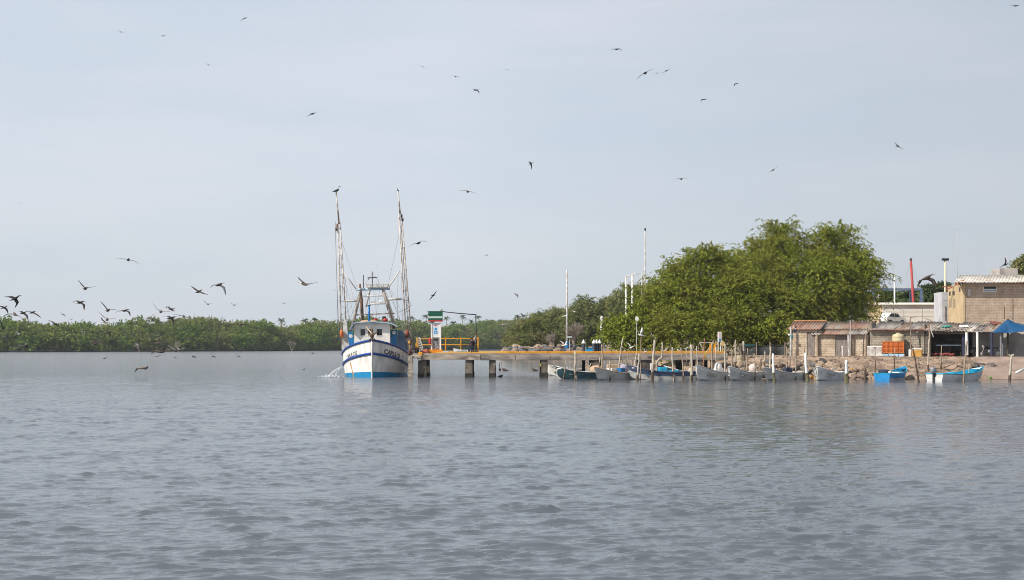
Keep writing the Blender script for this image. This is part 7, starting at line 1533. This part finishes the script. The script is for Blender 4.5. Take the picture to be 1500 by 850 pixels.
 (V5(371.5, 490.5, 366, 489, 376, 491, .5, .5), 'pale', 'bird with a shining white head against the forest before the trawler', 100, 4, 1.4),
 ([(752.5, 430.5), (754, 430), (756.5, 432), (758.5, 433.5), (759.3, 437)], 'tan', 'small brownish bird in the sky beyond the overhead pipe', 60, 14, 1.3),
 (V5(801, 444, 797, 444.8, 805.5, 443, .5, .5), 'gull', 'white bird in the sky above the shore thicket', 30, 0, 1.3),
 (V5(737, 475.5, 731.5, 477, 742, 476.8, .5, 1.6), 'gull', 'white bird with arched wings before the last of the far forest', 20, 6, 1.4),
 ([(918.5, 501.8), (921.5, 504.5), (924.5, 509.5), (929, 507), (933.5, 504.5)], 'gull', 'white gull with lifted wings hovering over the pier kerb', 150, 10, 1.3, 1.0, 119),
 ([(1192.5, 428.2), (1198, 424), (1206, 421), (1211, 418.6), (1216.5, 420)], 'tan', 'brown pelican gliding in front of the tall tree crown', 110, 6, 2.0),
 ([(1346, 419.5), (1349, 410.5), (1357, 407.5), (1366, 410.5), (1375, 420)], 'pelican', 'large pelican with broad arched wings between the red mast and the floodlight', 70, 20, 2.2, 1.1, None, 1.3),
 ([(821.5, 499.5), (824, 501.5), (826.5, 506), (829, 503.5), (831, 499)], 'gull', 'white gull with wings raised over the pier in front of the blue mast base', 120, 10, 1.0, 1.0, 127),
 ([(953.8, 485.5), (954.6, 490), (957.6, 495.5), (959.5, 496), (961, 494.5)], 'pale', 'pale bird alighting on the thick pale stake, one wing lifted', 150, 0, 1.0, .7, 115.5),
 ([(1464, 393), (1468.5, 390), (1472.5, 388), (1473.6, 383), (1473, 376.5)], 'dark', 'bird with one wing upright landing above the tan building roof', 60, 8, 1.3),
]
for a in BT: bird(*a)
# birds that sit or swim
def sitting(px, py, D, kind, label, yaw=90, sc=1.0, wing_up=False, neck=.3):
    """standing or perched bird; py marks its feet"""
    q = P(px, py, D); y = R(yaw); h = Vector((math.sin(y), math.cos(y), 0)); u = Vector((0, 0, 1)); r = h.cross(u); m = MB(); k = KIND[kind]
    def rg(x, z, a_, b_): return [q + (h * x + u * z + r * a_ * math.cos(t_) + u * b_ * math.sin(t_)) * sc for t_ in [2 * math.pi * j / 8 for j in range(8)]]
    m.loft([rg(-.42, .06, .02, .015), rg(-.25, .12, .08, .06), rg(-.05, .17, .12, .11), rg(.14, .20, .10, .11), rg(.22, .26, .05, .07)], True, True, 0)
    m.loft([rg(.19, .24, .05, .05), rg(.24, .30 + neck * .4, .035, .035), rg(.24, .30 + neck * .8, .04, .045), rg(.30, .32 + neck * .9, .045, .04), rg(.36, .30 + neck * .85, .015, .018), rg(.52, .22 + neck * .8, .008, .01)], True, True, 2)
    for sg in (-1, 1):
        if wing_up: m.loft([[q + (h * .12 + u * .22 + r * sg * .08) * sc, q + (h * -.18 + u * .20 + r * sg * .08) * sc, q + (h * -.02 + u * .18 + r * sg * .06) * sc], [q + (h * .0 + u * .6 + r * sg * .2) * sc, q + (h * -.25 + u * .55 + r * sg * .2) * sc, q + (h * -.1 + u * .55 + r * sg * .17) * sc], [q + (h * -.12 + u * .95 + r * sg * .24) * sc, q + (h * -.16 + u * .95 + r * sg * .24) * sc, q + (h * -.14 + u * .94 + r * sg * .22) * sc]], True, True, 1)
        else: m.loft([[q + (h * .12 + u * .22 + r * sg * .10) * sc, q + (h * .1 + u * .12 + r * sg * .12) * sc, q + (h * .08 + u * .15 + r * sg * .09) * sc], [q + (h * -.2 + u * .17 + r * sg * .1) * sc, q + (h * -.2 + u * .08 + r * sg * .1) * sc, q + (h * -.2 + u * .12 + r * sg * .07) * sc], [q + (h * -.46 + u * .06 + r * sg * .03) * sc, q + (h * -.46 + u * .04 + r * sg * .03) * sc, q + (h * -.46 + u * .05 + r * sg * .02) * sc]], True, True, 1)
    for sg in (-1, 1): m.tube([q + (r * sg * .04 + u * .12) * sc, q + (r * sg * .04 - u * .03) * sc], .012 * sc, 5, 3)
    o = m.build('bird', [k[0], k[1], k[2], bill], smooth=True); tag(o, label, 'bird', 'birds resting'); return o
ST = [(493, 282, 133.2, 'frigate', 'dark bird perched on the tip of the first trawler boom', 110, 1.0), (582.9, 280.4, 133.3, 'dark', 'tiny bird perched on the tip of the second trawler boom', 200, .5),
      (938.6, 493.5, DW(557), 'gull', 'white gull perched on the thin dark rod, wings raised', -90, .8, True),
      (945.2, 517.2, 124.7, 'gull', 'small white bird standing at the pier edge below the kerb', 90, .5),
      (1005.8, 511.5, 121, 'gull', 'small pale bird on the short slim stake', 90, .45), (974.6, 514.6, 125.2, 'gull', 'small pale bird sitting on the kerb, nearer the kinked stake', 90, .45), (993.6, 514.6, 125.2, 'gull', 'small white bird sitting on the kerb beside the short slim stake', -90, .5),
      (827.4, 464.5, 300, 'gull', 'white bird perched in the thicket beside the tall mast', 90, 1.3), (841.5, 458, 300, 'gull', 'white bird perched near the top of the olive green tree', -90, 1.0)]
for a in ST: sitting(*a)
for px, py, D, lab, yaw, sc in ((732.2, 543, None, 'brown pelican swimming upright under the pier, facing us', 190, 1.1), (738.5, 543.5, None, 'brown pelican swimming close behind the upright one under the pier', -70, 1.25), (782, 543.5, None, 'brown pelican swimming alone under the pier near the yellow marker', -70, 1.2),
                                (733.6, 552.4, None, 'dark low bird swimming in front of the pair of pelicans', 90, .8), (154, 525.5, None, 'far pelican resting on the water below the humped wing pelican', 90, 1.1), (257, 524.3, None, 'far small bird resting on the shallow bar, first of the row', 90, .9),
                                (283.5, 524, None, 'far pelican resting on the shallow bar, largest of the row', -90, 1.7), (312.5, 523.6, None, 'far pelican with a raised neck on the shallow bar', -90, 1.5), (349.7, 523.2, None, 'far bird resting at the end of the row on the shallow bar', -90, 1.3), (458.5, 518.5, None, 'far bird on the water nearest the trawler', 90, 1.6), (445, 541.5, None, 'small dark bird on the open water before the trawler', 90, .5)):
    D = DW(py); q = sitting(px, py + 1.0 * 125 / D, D, 'pelican' if sc > .85 else 'dark', lab, yaw, sc, False, .55)
# ------------------------------------------------------------------ the humid air over the lagoon
mb = MB(); mb.box((-760, -60, -3.5), (760, 1500, 120))
hz = bpy.data.materials.new('humid_air'); hz.use_nodes = True; t = hz.node_tree; t.nodes.clear()
pv = t.nodes.new('ShaderNodeVolumePrincipled'); pv.inputs['Color'].default_value = (0.80, 0.90, 1.0, 1); pv.inputs['Density'].default_value = 0.00014; pv.inputs['Anisotropy'].default_value = 0.2
ou = t.nodes.new('ShaderNodeOutputMaterial'); t.links.new(pv.outputs['Volume'], ou.inputs['Volume'])
o = mb.build('haze', hz); tag(o, 'thin humid haze over the lagoon', 'haze', kind='stuff')
